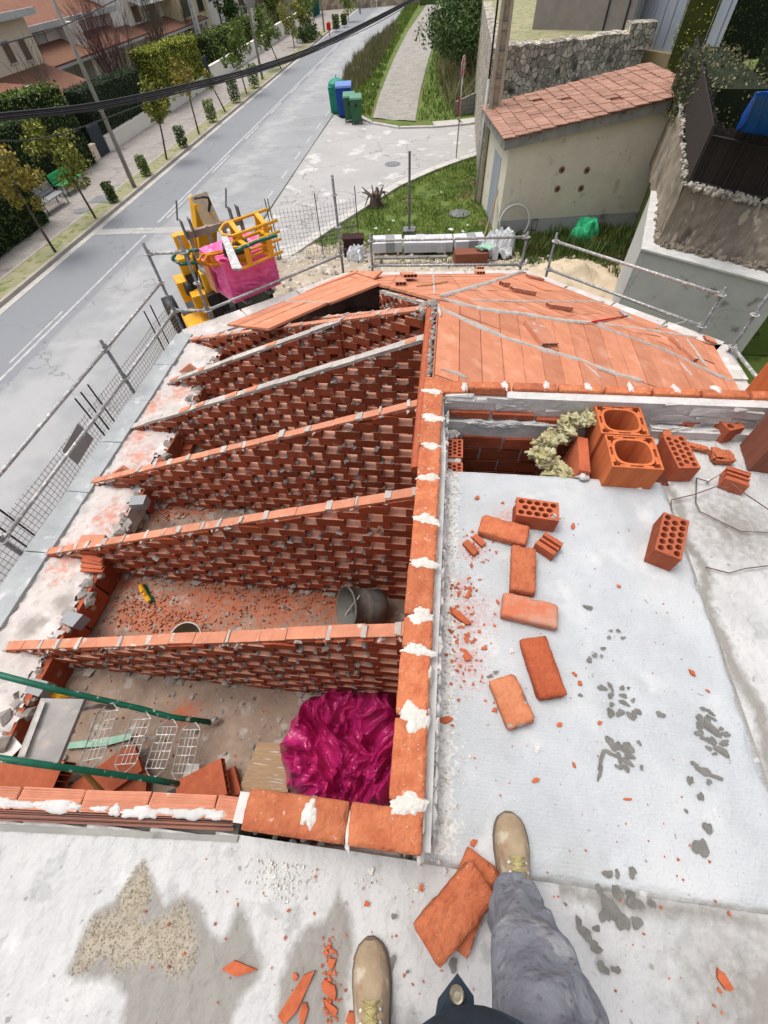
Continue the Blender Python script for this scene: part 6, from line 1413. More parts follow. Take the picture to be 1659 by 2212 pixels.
b = MB(); b.tube([w, w+V(0, 0, .12)], .2, 12); b.build('base', m_pgrey, rt)
rt, w = pole('street_lamp', 568, 175, 8.2, .11, .065, m_pgrey, 'slender lamp pole further along the pavement behind the black cables', 'lamp post'); 
rt, w = pole('street_lamp', 701, 72, 8.2, .10, .06, m_pgrey, 'far lamp pole next to the red post box', 'lamp post')
rt, w = pole('street_lamp', 778, 30, 8.2, .10, .06, m_pgrey, 'farthest lamp pole near the teal gate', 'lamp post')
def concpole(w, h, bw, label, dirx=V(1, 0, 0), m=None):
    rt = empty('concrete_pole', w, label, 'utility pole'); b = MB(); n = int(h/.7); t = lambda k: bw*(1-.45*k/h)
    u = dirx.normalized(); v = V(-u.y, u.x, 0)
    def bar(cx, wx, wy): 
        vs = []
        for k in (0, h):
            s = t(k)/bw
            for a, c in ((-1, -1), (1, -1), (1, 1), (-1, 1)): vs.append(w+u*(cx*s+a*wx*s/2)+v*(c*wy*s/2)+V(0, 0, k))
        b.add(vs, [(0, 3, 2, 1), (4, 5, 6, 7), (0, 1, 5, 4), (1, 2, 6, 5), (2, 3, 7, 6), (3, 0, 4, 7)])
    bar(-bw*.38, bw*.26, bw*.75); bar(bw*.38, bw*.26, bw*.75); bar(0, bw*.5, bw*.30)
    for k in range(n):
        z = .3+k*.7; s = t(z)/bw; b.box(w+V(0, 0, z), (bw*.9*s, bw*.5*s, .2), rz=math.atan2(u.y, u.x))
    b.build('shaft', m or m_cpole, rt)
    b = MB()
    for k in range(1, n):
        z = .3+k*.7+.16; s = t(z)/bw; b.box(w+V(0, 0, z)-v*bw*.30*s, (bw*.45*s, .03, .06), rz=math.atan2(u.y, u.x)); 
    b.build('recess', m_wet2, rt); return rt
m_cpole = mat('pole_concrete', (.44, .38, .28), (.36, .31, .23), scale=4, bump=.4, spots=[((.30, .26, .20), 7, .6, .06)])
w = gz(1037, 435); rt = concpole(w+V(.12, 0, 0), 11, .52, 'large concrete utility pole standing left of the cream shed')
b = MB(); b.tube([w+V(-.22, -.05, 0), w+V(-.22, -.05, 3.9)], .055, 10); b.build('conduit', mat('pale_conduit', (.50, .51, .50), bump=.1), rt, True)
b = MB(); b.tube([w+V(-.22, -.05, 3.9), w+V(-.20, -.05, 11)], .035, 8); b.build('black_cable', m_black, rt, True)
w = P(478, 155, G+.1); concpole(w+V(-1.2, .0, 0), 9.5, .42, 'pale perforated utility pole behind the golden hedge', m=mat('pale_pole', (.52, .52, .49), (.44, .44, .42), scale=4, bump=.2))
rt, w = pole('metal_pole', 1452, 148, 9, .07, .06, mat('pale_steel_pole', (.40, .40, .36), (.33, .33, .3), bump=.1), 'thin pale steel pole at the right end of the shed', 'pole', z=-2.6, lean=(0, 0))
# stop sign
w = gz(985, 345); sg = empty('stop_sign', w, 'red and white road sign on a thin steel pole at the side street', 'road sign')
b = MB(); b.tube([w, w+V(.02, 0, 3.75)], .032, 8); b.build('pole', m_galv, sg, True)
nrm = V(.87, -.45, 0).normalized(); nrm = V(.965, -.26, 0).normalized(); s_ = V(-nrm.y, nrm.x, 0); c = w+V(.02, 0, 3.42)
def octo(r, off): return [c+s_*(r*math.cos(R(22.5+45*k)))+V(0, 0, r*math.sin(R(22.5+45*k)))+nrm*off for k in range(8)]
b = MB(); b.poly3(octo(.40, .0), -nrm*.012); b.build('back', m_wp, sg); b = MB(); b.poly3(octo(.365, .006), -nrm*.003); b.build('red_face', m_red, sg)
def text(s, size, loc, right, upv, m, parent, name='lettering', ext=.002):
    cu = bpy.data.curves.new(name, 'FONT'); cu.body = s; cu.size = size; cu.align_x = 'CENTER'; cu.align_y = 'CENTER'; cu.extrude = ext; cu.materials.append(m)
    tmp = bpy.data.objects.new(name, cu); COL.objects.link(tmp); bpy.context.view_layer.update(); me_ = bpy.data.meshes.new_from_object(tmp.evaluated_get(bpy.context.evaluated_depsgraph_get())); bpy.data.objects.remove(tmp); o = bpy.data.objects.new(name, me_); COL.objects.link(o); r = right.normalized(); u = upv.normalized(); n = r.cross(u)
    o.parent = parent; o.matrix_local = Matrix.Translation(Vector(loc)-wloc(parent)) @ Matrix((r, u, n)).transposed().to_4x4(); return o
text('STOP', .30, c+nrm*.012, s_, V(0, 0, 1), m_wp, sg)
b = MB(); b.poly3([w+s_*-.17+V(0, 0, 1.75)-nrm*.05, w+s_*.17+V(0, 0, 1.75)-nrm*.05, w+s_*.17+V(0, 0, 2.45)-nrm*.05, w+s_*-.17+V(0, 0, 2.45)-nrm*.05], -nrm*.01); b.build('lower_plate', m_red, sg)
# bins
def bin_(w, W, Dp, H, m, ml, label, rz, style, group=None):
    rt = bpy.data.objects.new('waste_container' if style else 'wheelie_bin', None); COL.objects.link(rt); rt.location = w; rt.rotation_euler = (0, 0, rz); tag(rt, label, 'bin', group)
    b = MB(); k = .82 if not style else .93
    vs = [V(sx*W/2*q, sy*Dp/2*q, z) for z, q in ((.12 if not style else .0, k), (H*.9, 1)) for sx, sy in ((-1, -1), (1, -1), (1, 1), (-1, 1))]
    b.add(vs, [(0, 3, 2, 1), (4, 5, 6, 7), (0, 1, 5, 4), (1, 2, 6, 5), (2, 3, 7, 6), (3, 0, 4, 7)]); b.box((0, 0, H*.88), (W+.05, Dp+.05, .05)); bevel(b.build('body', m, rt, keep=True), .03)
    b = MB()
    if style == 2:
        b.lathe([(W*.52, H*.9), (W*.50, H*1.0), (W*.36, H*1.1), (W*.15, H*1.15), (0, H*1.16)], (0, 0, 0), 20); b.tube([V(0, 0, H*1.15), V(0, 0, H*1.26)], .03, 6)
    else:
        vs = [V(-W/2-.03, -Dp/2-.04, H*.9), V(W/2+.03, -Dp/2-.04, H*.9), V(W/2+.03, Dp/2+.03, H*.95), V(-W/2-.03, Dp/2+.03, H*.95), V(-W/2-.01, -Dp/2, H*.97), V(W/2+.01, -Dp/2, H*.97), V(W/2+.01, Dp/2, H*1.04), V(-W/2-.01, Dp/2, H*1.04)]
        b.add(vs, [(0, 3, 2, 1), (4, 5, 6, 7), (0, 1, 5, 4), (1, 2, 6, 5), (2, 3, 7, 6), (3, 0, 4, 7)]); b.tube([V(-W/2, Dp/2+.06, H*1.02), V(W/2, Dp/2+.06, H*1.02)], .025, 8)
    bevel(b.build('lid', ml, rt, keep=True), .02)
    if not style:
        b = MB(); b.box((0, -Dp/2*.93, H*.72), (.2, .03, .22)); b.build('label_panel', m_black, rt, keep=True)
        for s in (-1, 1):
            b = MB(); b.lathe([(0, -.03), (.12, -.03), (.12, .03), (0, .03)], (s*W*.42, -Dp*.32, .12), 16, Matrix.Rotation(R(90), 3, 'Y')); b.build('wheel', m_black, rt, keep=True)
    return rt
z_ = G+.01
def gw(px, py): p = gz(px, py); return V(p.x, p.y, z_)
bin_(gw(727, 244)+V(.1, .4, 0), 1.08, .95, 1.42, m_binteal, m_binteal, 'tall teal recycling container with a domed lid, leftmost of the bins', R(5), 2)
bin_(gw(746, 252)+V(.0, .25, 0), 1.0, .8, 1.54, m_binblue, m_binlight, 'tall blue container with a pale blue lid between the teal and the green bins', R(5), 1)
bin_(gw(757, 264)+V(.0, .15, 0), .72, .72, 1.30, m_bingreen, m_binlid, 'green wheelie bin partly hidden behind the front one', R(8), 0, 'green wheelie bins')
bin_(gw(772, 267), .72, .72, 1.30, m_bingreen, m_binlid, 'front green wheelie bin with a red wheel stop', R(8), 0, 'green wheelie bins')
# benches
def bench(w, rz, m, label):
    rt = bpy.data.objects.new('park_bench', None); COL.objects.link(rt); rt.location = w; rt.rotation_euler = (0, 0, rz); tag(rt, label, 'bench')
    b = MB()
    for k in range(4): b.box((0, -.22+k*.13, .45), (1.75, .115, .04))
    b.build('seat', m, rt, keep=True); b = MB()
    for k in range(3): b.box((0, .26+k*.03, .56+k*.13), (1.75, .035, .115))
    b.build('backrest', m, rt, keep=True)
    for s in (-1, 1):
        b = MB(); x = s*.78; b.tube([V(x, -.28, 0), V(x, -.25, .42), V(x, .24, .42), V(x, .30, 0)], .028, 6); b.tube([V(x, .24, .42), V(x, .36, .95)], .025, 6); b.tube([V(x, -.26, .42), V(x, -.30, .6), V(x, -.22, .70), V(x, .1, .68), V(x, .3, .7)], .02, 6); b.build('leg', m_black, rt, keep=True)
bench(P(160, 412, G+.12), R(88), m_bench, 'bright green bench on the pavement in front of the hedge')
w = P(118, 452, G+.12); bench(w, R(88), m_grayb, 'grey bench behind the green one at the hedge')
# red post box, far
w = P(712, 78, G+.1); rt = empty('post_box', w, 'small red roadside post box far along the pavement', 'post box'); b = MB(); b.box(w+V(0, 0, .75), (.42, .38, .55)); b.tube([w, w+V(0, 0, .6)], .06, 8); bevel(b.build('box', m_red, rt), .05)
b = MB(); b.tube([w+V(0, 0, 1.02), w+V(0, 0, 1.12)], [.2, .1], 10); b.build('top', m_red, rt)

# ================================================================== TREES, SHRUBS, HEDGES
def tree(px, py, cx, cy, rpx, m, label, lean=0, zb=.1, sq=(1, 1, 1.1), n=1700, ls=.055, seed=0):
    q = random.Random(seed+int(px)); w = P(px, py, G+zb); c = PY(cx, cy, w.y); dist = (c-V(0, 0, HC)).length; r = rpx*dist/FC*.74
    rt = empty('street_tree', w, label, 'tree', 'young street trees along the pavement'); b = MB()
    top = c-V(0, 0, r*.35); mid = w.lerp(top, .5)+V(q.uniform(-.06, .06), 0, 0); b.tube([w, mid, top], [.055, .045, .035], 7)
    for k in range(9):
        a = q.uniform(0, 6.28); e = c+V(math.cos(a)*r*.75, math.sin(a)*r*.75, q.uniform(-.3, .8)*r); b.tube([top-V(0, 0, .1), top.lerp(e, .5)+V(0, 0, -.05), e], [.022, .014, .006], 5, False)
    b.build('trunk', m_bark, rt, True)
    b = MB(); cl = [(c+V(q.gauss(0, .5)*r*sq[0], q.gauss(0, .5)*r*sq[1], q.gauss(0, .5)*r*sq[2]), r*q.uniform(.25, .5)) for _ in range(18)]; pts = []
    while len(pts) < n:
        cc, rr = q.choice(cl); d = V(q.gauss(0, 1), q.gauss(0, 1), q.gauss(0, 1)).normalized()*rr*q.random()**.4; p = cc+d
        e = p-c
        if (e.x/r/sq[0])**2+(e.y/r/sq[1])**2+(e.z/r/sq[2])**2 < 1.25: pts.append(p)
    leaves(b, pts, ls*(1+dist/60), q); b.build('crown', m, rt); return rt
tree(120, 545, 18, 375, 52, m_leaff, 'young street tree with brown orange leaves at the left frame edge', seed=1)
tree(207, 472, 128, 335, 50, m_leafy, 'young tree with yellow green crown right beside the green bench', seed=2)
tree(360, 345, 332, 218, 34, m_leafy, 'young tree with a tall thin yellow crown crossing the cables', sq=(.8, .8, 1.35), seed=3)
tree(430, 290, 398, 165, 26, m_leaff, 'young tree with a sparse crown in front of the golden hedge', seed=4, n=500)
tree(487, 242, 452, 172, 14, m_leafy, 'thin leaning tree with hardly any crown under the cables', seed=5, n=160)
tree(533, 203, 508, 105, 31, m_leafg, 'green round young tree near the white garden wall', seed=6)
tree(608, 150, 574, 62, 27, m_leafg, 'green leaning tree with a supporting stake, before the second lamp pole', seed=7)
tree(636, 102, 626, 40, 21, m_leafy, 'olive green round tree just past the leaning one', seed=8, n=800)
tree(660, 88, 650, 28, 17, m_leafy, 'olive tree second past the leaning one', seed=9, n=700)
tree(678, 78, 665, 15, 19, m_leafg, 'green tree beside the parked dark shapes far along the pavement', seed=10, n=700)
tree(752, 45, 752, 3, 15, m_leafg, 'far green tree near the teal gate', seed=11, n=500)
def shrub(px, py, hpx, wpx, m, label, seed):
    q = random.Random(seed); w = P(px, py, G+.1); dist = (w-V(0, 0, HC)).length; h = hpx*dist/FC*1.25; r = wpx*dist/FC*.5; b = MB()
    rt = empty('clipped_shrub', w, label, 'shrub', 'small clipped shrubs along the verge')
    b.tube([w, w+V(0, 0, h*.4)], .03, 6); b.build('stem', m_bark, rt); b = MB()
    leaves(b, [w+V(math.cos(t)*r*s, math.sin(t)*r*s, h*q.uniform(.10, 1)) for t, s in ((q.uniform(0, 6.28), q.random()**.5*.85) for _ in range(900))], .034*(1+dist/60), q); b.build('foliage', m, rt)
for i, (x, y, lb) in enumerate([(247, 437, 'nearest the square dark cover'), (317, 380, 'just past the nearest lamp pole'), (398, 319, 'beside the third street tree'), (460, 264, 'after the fourth street tree'), (510, 222, 'in front of the green round tree'), (551, 190, 'left of the second lamp pole')]):
    shrub(x, y, 20, 19, m_leafg if i % 2 else m_leafd, 'small clipped evergreen shrub '+lb, 50+i)
shrub(727, 66, 12, 12, m_leafd, 'dark clipped shrub right of the red post box', 60); shrub(744, 56, 9, 10, m_leafd, 'small round dark shrub far right of the post box', 61)
def hedge(pts, zb, h, t, m, mc, label, seed, dens=55, ls=.09, wv=.12, rest=None, name='clipped_hedge'):
    ls *= .68; dens *= 1.8
    q = random.Random(seed); rt = empty(name, (pts[0][0], pts[0][1], zb), label, 'hedge', rest); core = MB(); b = MB(); L3 = []
    hs = h if isinstance(h, list) else [h]*len(pts)
    for (a, e, h0, h1) in zip(pts, pts[1:], hs, hs[1:]):
        a = V(*a, 0); e = V(*e, 0); d = (e-a); L_ = d.length; d.normalize(); n = V(-d.y, d.x, 0); i_ = .08
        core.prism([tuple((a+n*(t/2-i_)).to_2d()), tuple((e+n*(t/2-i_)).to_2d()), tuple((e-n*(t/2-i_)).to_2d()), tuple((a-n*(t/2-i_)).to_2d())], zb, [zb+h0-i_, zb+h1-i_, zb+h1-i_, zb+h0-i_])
        for _ in range(int(L_*(h0+h1)/2*dens*2+L_*t*dens*1.3)):
            s = q.random(); hh = h0+(h1-h0)*s; bump = wv*mnoise.noise(V(s*L_*.9+seed, seed, 0)); f = q.random(); k = q.gauss(0, .05)
            if f < .27: L3.append(a+d*s*L_+n*q.uniform(-t/2, t/2)+V(0, 0, zb+hh+k+bump))
            else:
                sg_ = 1 if f < .6 else -1; z = q.uniform(.02, hh); L3.append(a+d*s*L_+n*sg_*(t/2+k+wv*mnoise.noise(V(s*L_*1.3, z*1.5, seed)))+V(0, 0, zb+z))
        for end, dd in ((a, -d), (e, d)):
            for _ in range(int(t*h0*dens)): L3.append(end+n*q.uniform(-t/2, t/2)+dd*abs(q.gauss(0, .04))+V(0, 0, zb+q.uniform(0, h0)))
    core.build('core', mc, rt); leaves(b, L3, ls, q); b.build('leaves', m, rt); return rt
# garden walls with metal gates, then hedges on them
XW = -20.4
def gwall(y0, y1, h, label, m=m_facW, x=XW):
    b = MB(); b.prism([(x-.22, y0), (x, y0), (x, y1), (x-.22, y1)], G, G+h); b.prism([(x-.26, y0), (x+.04, y0), (x+.04, y1), (x-.26, y1)], G+h, G+h+.06); tag(b.build('garden_wall', m), label, 'garden wall', 'low garden walls along the pavement')
gwall(26.5, 29.4, .75, 'cream garden wall left of the nearest lamp pole', m_facA); gwall(30.6, 38.2, .75, 'white garden wall between the two dark gate posts'); gwall(39.2, 47.6, .8, 'long white garden wall under the golden hedge'); gwall(48.8, 66, 1.1, 'white garden wall behind the green round tree'); gwall(67, 90, 1.3, 'far white garden wall with railings')
def gate(y0, y1, h, lb, m=None, x=XW):
    b = MB(); b.prism([(x-.12, y0+.02), (x-.06, y0+.02), (x-.06, y1-.02), (x-.12, y1-.02)], G+.1, G+h); y = y0+.1
    while y < y1-.05: b.box((x-.045, y, G+h/2), (.03, .03, h-.2)); y += .14
    tag(b.build('garden_gate', m or mat('dark_gate_paint', (.07, .085, .10), (.06, .07, .08), bump=0)), lb, 'gate', 'metal garden gates')
gate(29.4, 30.6, 1.5, 'dark grey metal gate right of the green bench'); gate(38.2, 39.2, 1.2, 'narrow dark gate in the white wall'); gate(47.6, 48.8, 1.8, 'white framed gate past the golden hedge')
gate(90, 95, 3, 'teal metal gate at the end of the street', mat('teal_gate_paint', (.01, .16, .15), bump=0))
hedge([(-18.6, 12), (-18.9, 17.4), (-18.9, 20.4)], G+.1, 2.5, 1.6, m_leafd, m_hcore, 'big dark clipped hedge at the left frame edge, rounded end', 71, 75)
hedge([(-21.2, 18), (-20.9, 24.0), (-20.8, 28.6)], G+.1, [2.9, 2.7, 2.4], 1.2, m_leafd, m_hcore, 'dark hedge behind the green bench', 72, 70)
hedge([(-21.6, 25.5), (-21.6, 29.4)], G+.1, [3.3, 3.1], 1.4, m_leafg, m_hcore, 'loose bright green hedge behind the bench hedge', 73, 55, .11, .3)
hedge([(-21.2, 30.6), (-21.2, 37.6)], G+.3, [2.5, 2.35], 1.2, mat('dull_hedge_leaves', (.055, .085, .04), (.04, .065, .03), scale=1, bump=0, island=.35), m_hcore, 'smooth dull green trimmed hedge right of the nearest lamp pole', 74, 90, .07, .05)
hedge([(-21.2, 39.4), (-21.2, 47.6)], G+.5, [2.7, 2.5], 1.6, m_leafh, m_hcoreg, 'golden green clipped hedge above the long white wall', 75, 75, .10, .15)
hedge([(-22.3, 53), (-22.3, 66)], G+.5, 1.9, 1.2, m_leafg, m_hcore, 'green hedge behind the far white wall', 76, 35, .14, .3)
def bare(px, py, z, h, spread, m, label, n, seed, x=None, cat='bare tree', name='bare_shrub', thick=.03):
    q = random.Random(seed); w = PX(px, py, x); w = V(w.x, w.y, z); rt = empty(name, w, label, cat); b = MB()
    def grow(p, d, l_, r, dep):
        m1 = p+d*l_*.5+V(q.gauss(0, .04), q.gauss(0, .04), 0)*l_; e = p+d*l_+V(q.gauss(0, .06), q.gauss(0, .06), 0)*l_; b.tube([p, m1, e], [r, r*.8, r*.6], 4, False)
        if dep:
            for _ in range(q.choice((2, 3))):
                dd = (d+V(q.gauss(0, .22), q.gauss(0, .22), q.uniform(0, .25))).normalized(); grow(m1.lerp(e, q.random()), dd, l_*q.uniform(.5, .8), r*.6, dep-1)
    for _ in range(n):
        a = q.uniform(0, 6.28); s = q.uniform(0, spread); d = V(math.cos(a)*s, math.sin(a)*s, 1).normalized(); grow(w+V(math.cos(a), math.sin(a), 0)*.15, d, h*q.uniform(.35, .6), thick*q.uniform(.6, 1), 3)
    b.build('branches', m, rt); return rt
bare(262, 185, G+.1, 5.6, .42, m_twig, 'bare purple twigged bush in front of the red roofed porch', 34, 81, x=-23.0, thick=.035)
bare(352, 135, G+.1, 5.6, .38, m_twigb, 'bare brown tree in front of the white house with shutters', 16, 82, x=-23.2, thick=.05)
bare(115, 232, G+.1, 4.4, .40, m_twigb, 'thin bare tree between the dark hedge and the brown porch roof', 7, 83, x=-23, thick=.03)
bare(432, 100, G+.1, 4.0, .5, m_twigb, 'tangled bare climber left of the pale utility pole', 16, 84, x=-24.6, thick=.03)
# evergreens behind
def bush(c, r, m, label, n, seed, ls=.16, cat='tree', name='evergreen_tree', trunk=True):
    q = random.Random(seed); rt = empty(name, (c[0], c[1], G), label, cat); c = Vector(c); b = MB()
    b.tube([V(c.x, c.y, G), c], [.22, .1], 7); b.build('trunk', m_bark, rt); b = MB(); cl = [(c+V(q.gauss(0, .5)*r[0], q.gauss(0, .5)*r[1], q.gauss(0, .45)*r[2]), q.uniform(.25, .5)) for _ in range(26)]; pts = []
    for _ in range(n):
        cc, k = q.choice(cl); d = V(q.gauss(0, 1), q.gauss(0, 1), q.gauss(0, 1)).normalized()*q.random()**.35*k; pts.append(cc+V(d.x*r[0], d.y*r[1], d.z*r[2]))
    leaves(b, pts, ls, q); b.build('crown', m, rt)
w = PY(1065, 20, 46); bush((w.x-.4, 46, -2.6), (3.2, 2.6, 2.6), m_leafd, 'dark evergreen tree behind the concrete pole at the top', 9000, 91, .11)
w = PY(1015, 10, 52); bush((w.x, 52, -3.2), (2.4, 2.6, 2.0), m_leafd, 'second dark evergreen left of the one behind the concrete pole', 5000, 92, .11)
w = PX(500, 60, -24.5); bush((-24.2, w.y, -3.0), (1.2, 1.4, 1.8), m_leafd, 'dark garden tree right of the pale utility pole', 1500, 93, .16)
w = PX(588, 35, -24); bush((-23.8, w.y, -2.8), (1.8, 2.4, 2.2), m_leafg, 'garden tree behind the leaning street tree', 1700, 94, .2)
for i, (x, y, lb) in enumerate([(660, 92, 'larger'), (672, 86, 'smaller')]):
    w = P(x, y, G+.1); bush((w.x, w.y, G+.7), (1.0, 1.0, .7), m_leafd, lb+' dark rounded bush on the far pavement behind the cables', 800, 95+i, .12, 'shrub', 'round_bush')

# ================================================================== HOUSES ACROSS THE STREET
def wdw(b_f, b_p, x, y0, y1, z0, z1, fr=.06):       # window in a wall facing +X
    b_p.prism([(x-.02, y0), (x+.012, y0), (x+.012, y1), (x-.02, y1)], z0, z1)
    for a, c, zz0, zz1 in ((y0-fr, y0, z0-fr, z1+fr), (y1, y1+fr, z0-fr, z1+fr), (y0, y1, z1, z1+fr), (y0-.05, y1+.05, z0-fr, z0)):
        b_f.prism([(x, a), (x+.05, a), (x+.05, c), (x, c)], zz0, zz1)
def house_(name, x, y0, y1, ze, depth, m, label, roofm=m_tileroof, over=.5, pitch=.38, wins=(), hip=True, fascia=True, wm=m_glass, fm=m_wp):
    rt = empty(name, (x-depth/2, (y0+y1)/2, G), label, 'house', 'houses across the street'); b = MB()
    b.prism([(x-depth, y0), (x, y0), (x, y1), (x-depth, y1)], G, ze); b.build('wall', m, rt)
    b = MB(); X0, X1, Y0, Y1 = x-depth-over, x+over, y0-over, y1+over; zr = ze+(X1-X0)/2*pitch; xm = (X0+X1)/2; hy = (X1-X0)/2 if hip else 0
    hy = min(hy, (Y1-Y0)/2-.1); A, B_ = V(xm, Y0+hy, zr), V(xm, Y1-hy, zr); c = [V(X0, Y0, ze+.04), V(X1, Y0, ze+.04), V(X1, Y1, ze+.04), V(X0, Y1, ze+.04)]
    b.add(c+[A, B_], [(1, 2, 5, 4), (3, 0, 4, 5), (0, 1, 4), (2, 3, 5), (3, 2, 1, 0)]); rf = b.build('roof', roofm, rt)
    if fascia:
        b = MB(); b.prism([(X1, Y0), (X1+.12, Y0), (X1+.12, Y1), (X1, Y1)], ze-.22, ze+.06); b.prism([(X0, Y0-.12), (X1+.12, Y0-.12), (X1+.12, Y0), (X0, Y0)], ze-.22, ze+.06); b.build('fascia', m_fascia, rf)
    for (a, e, z0, z1, *mm) in wins:
        bf = MB(); bp = MB(); wdw(bf, bp, x, a, e, z0, z1); f = bf.build('window', mm[1] if len(mm) > 1 else fm, rt); bp.build('pane', mm[0] if mm else wm, f)
    return rt
def porch(rt, x, y0, y1, z1, z0, out, m=m_brownroof, posts=True, nm='porch_roof'):
    b = MB(); b.poly3([V(x, y0, z1), V(x, y1, z1), V(x+out, y1+.3, z0), V(x+out, y0-.3, z0)], (0, 0, .09)); o = b.build(nm, m, rt)
    b = MB(); b.prism([(x+out-.12, y0-.3), (x+out, y0-.3), (x+out, y1+.3), (x+out-.12, y1+.3)], z0-.14, z0); b.build('beam', m_fascia, o)
    if posts:
        b = MB()
        for y in np.linspace(y0, y1, 3): b.prism([(x+out-.35, y-.12), (x+out-.12, y-.12), (x+out-.12, y+.12), (x+out-.35, y+.12)], G, z0-.1)
        b.build('post', m_facW, rt)
m_trim = mat('pink_trim', (.42, .22, .15), bump=.05)
XH = -25.5
def hy(px, x=XH): return PX(px[0], px[1], x)
# A: cream house, two narrow windows
a0 = hy((50, 20)); wa = [hy((x/3, y/3)) for x, y in ((20, 270), (100, 405), (125, 250), (205, 385))]
yc = hy((100, 140)).y
h = house_('terraced_house', XH, yc-9, yc, -.15, 9, m_facA, 'ochre cream house at the top left corner with two narrow dark windows', wins=[(wa[0].y-.35, wa[0].y+.30, wa[1].z, wa[0].z, m_shut), (wa[2].y-.35, wa[2].y+.30, wa[3].z, wa[2].z, m_shut)], hip=False)
q = [hy((50/3, 490/3)), hy((320/3, 420/3))]; porch(h, XH, q[0].y-1, yc-.2, q[1].z+.05, q[1].z-.9, 2.6)
b = MB(); zz = hy((130/3, 640/3), XH+3).z; b.box((XH+2.6, yc-1.2, q[1].z-1.5), (.08, 2.2, .55)); b.build('awning', m_wp, h)
# small cream annex at left
w = hy((60/3, 600/3), -23.5); h = house_('house_annex', -23.5, w.y-7, w.y+1.1, w.z, 4, m_facA, 'small cream annex with a red roof and pale cornice at the left frame edge', over=.35, pitch=.3, wins=[(w.y-1.6, w.y-.2, w.z-1.2, w.z-.5, m_blind)])
# B: white house set back, pink framed windows
XB = -27.6; e = [PX(x/3, y/3, XB) for x, y in ((180, 120), (690, 60), (430, 180), (510, 300), (215, 210), (275, 320))]
h = house_('terraced_house', XB, yc+.1, e[1].y, e[1].z+.1, 9, m_facW, 'pinkish white house with red roof and pink framed windows, partly behind the lamp pole', wins=[(e[2].y-.1, e[2].y+1.1, e[3].z+.1, e[2].z+.2, m_blind, m_trim), (e[4].y-.1, e[4].y+1.0, e[5].z, e[4].z+.1, m_blind, m_trim), (e[2].y+4.2, e[2].y+5.2, e[3].z+.1, e[2].z+.2, m_blind, m_trim)], hip=False, fm=m_trim)
b = MB(); b.prism([(XB, e[2].y-1.2), (XB+1.6, e[2].y-1.2), (XB+1.6, e[2].y-.75), (XB, e[2].y-.75)], G, e[1].z); b.build('party_wall', m_facW, h)
q = [PX(290/3, 350/3, XB), PX(900/3, 320/3, XB+3)]; porch(h, XB, yc+.3, e[1].y+1.0, q[0].z+.35, q[0].z-.35, 2.2)
# C: white house with brown shutters
XC_ = -27; e = [PX(x/3, y/3, XC_) for x, y in ((700, 60), (1110, 30), (840, 45), (880, 150), (920, 30), (970, 180), (1000, 20), (1050, 175))]
h = house_('terraced_house', XC_, e[0].y, e[1].y+2, e[0].z+2.2, 9, m_facW, 'white house with brown roller shutters behind the bare brown tree', wins=[(e[2].y, e[2].y+1.3, e[3].z, e[2].z, m_shut), (e[4].y+.6, e[4].y+2.4, e[5].z, e[4].z+.1, m_shut), (e[6].y+1.8, e[6].y+3.6, e[5].z, e[6].z+.1, m_shut)])
q = [PX(870/3, 190/3, XC_), PX(1230/3, 205/3, XC_+3)]; porch(h, XC_, e[0].y+1.5, e[1].y+2.5, q[0].z+.1, q[0].z-.5, 2.2)
b = MB(); b.poly3([V(XC_+.1, e[2].y-.3, e[2].z+.35), V(XC_+.1, e[2].y+7, e[2].z+.35), V(XC_+1.1, e[2].y+7, e[2].z), V(XC_+1.1, e[2].y-.3, e[2].z)], (0, 0, .05)); b.build('awning', m_wp, h)
# D: yellow cream house
e = [PX(x/3, y/3, XH) for x, y in ((1130, 0), (1340, 0), (1150, 10), (1190, 110))]
h = house_('terraced_house', XH, e[0].y+.2, e[0].y+7.5, 1.2, 9, m_facY, 'yellow cream house with a tall dark brown window, past the shuttered white house', wins=[(e[2].y+.6, e[2].y+2.2, e[3].z, e[3].z+2.0, m_glass, m_shut), (e[2].y+4.4, e[2].y+5.8, e[3].z, e[3].z+2.0, m_glass, m_shut)])
y_ = e[0].y+7.7
h = house_('terraced_house', XH-1.2, y_, y_+8, 1.2, 9, m_facW, 'white house with a dark drainpipe and small windows beyond the yellow cream one', wins=[(y_+1.2, y_+2.2, -2.2, -.6), (y_+3.4, y_+4.4, -2.2, -.6)])
b = MB(); b.tube([V(XH-1.1, y_+5.6, G), V(XH-1.1, y_+5.6, 1.2)], .07, 6); b.build('drainpipe', m_frame, h)
h = house_('terraced_house', XH, y_+8.2, y_+15.5, 1.2, 9, m_facW, 'white house with a stone balcony, before the hedge of garden trees', wins=[(y_+9.4, y_+11.4, -3.0, -1.2, m_shut), (y_+12.5, y_+14, -3, -1.2)])
b = MB(); b.prism([(XH, y_+8.8), (XH+1.2, y_+8.8), (XH+1.2, y_+12), (XH, y_+12)], -3.25, -3.05); b.prism([(XH+1.1, y_+8.8), (XH+1.2, y_+8.8), (XH+1.2, y_+12), (XH+1.1, y_+12)], -3.05, -2.1); b.build('balcony', m_concg, h)
h = house_('terraced_house', XH, y_+17, y_+27, 1.2, 9, mat('pink_facade', (.55, .40, .31), bump=.05), 'pinkish house with a reddish balcony far along the street', wins=[(y_+18, y_+20, -3.0, -1.0), (y_+22, y_+24, -3, -1.0)])
b = MB(); b.prism([(XH, y_+21), (XH+1.4, y_+21), (XH+1.4, y_+25), (XH, y_+25)], -3.9, -2.9); b.build('balcony', m_trim, h)
h = house_('terraced_house', XH, y_+29, y_+42, 1.2, 9, mat('stone_facade', (.50, .41, .30), bump=.3), 'far stone coloured house with arched dark windows', wins=[(y_+30+k*2.4, y_+31.3+k*2.4, -3.6, -1.6) for k in range(5)])
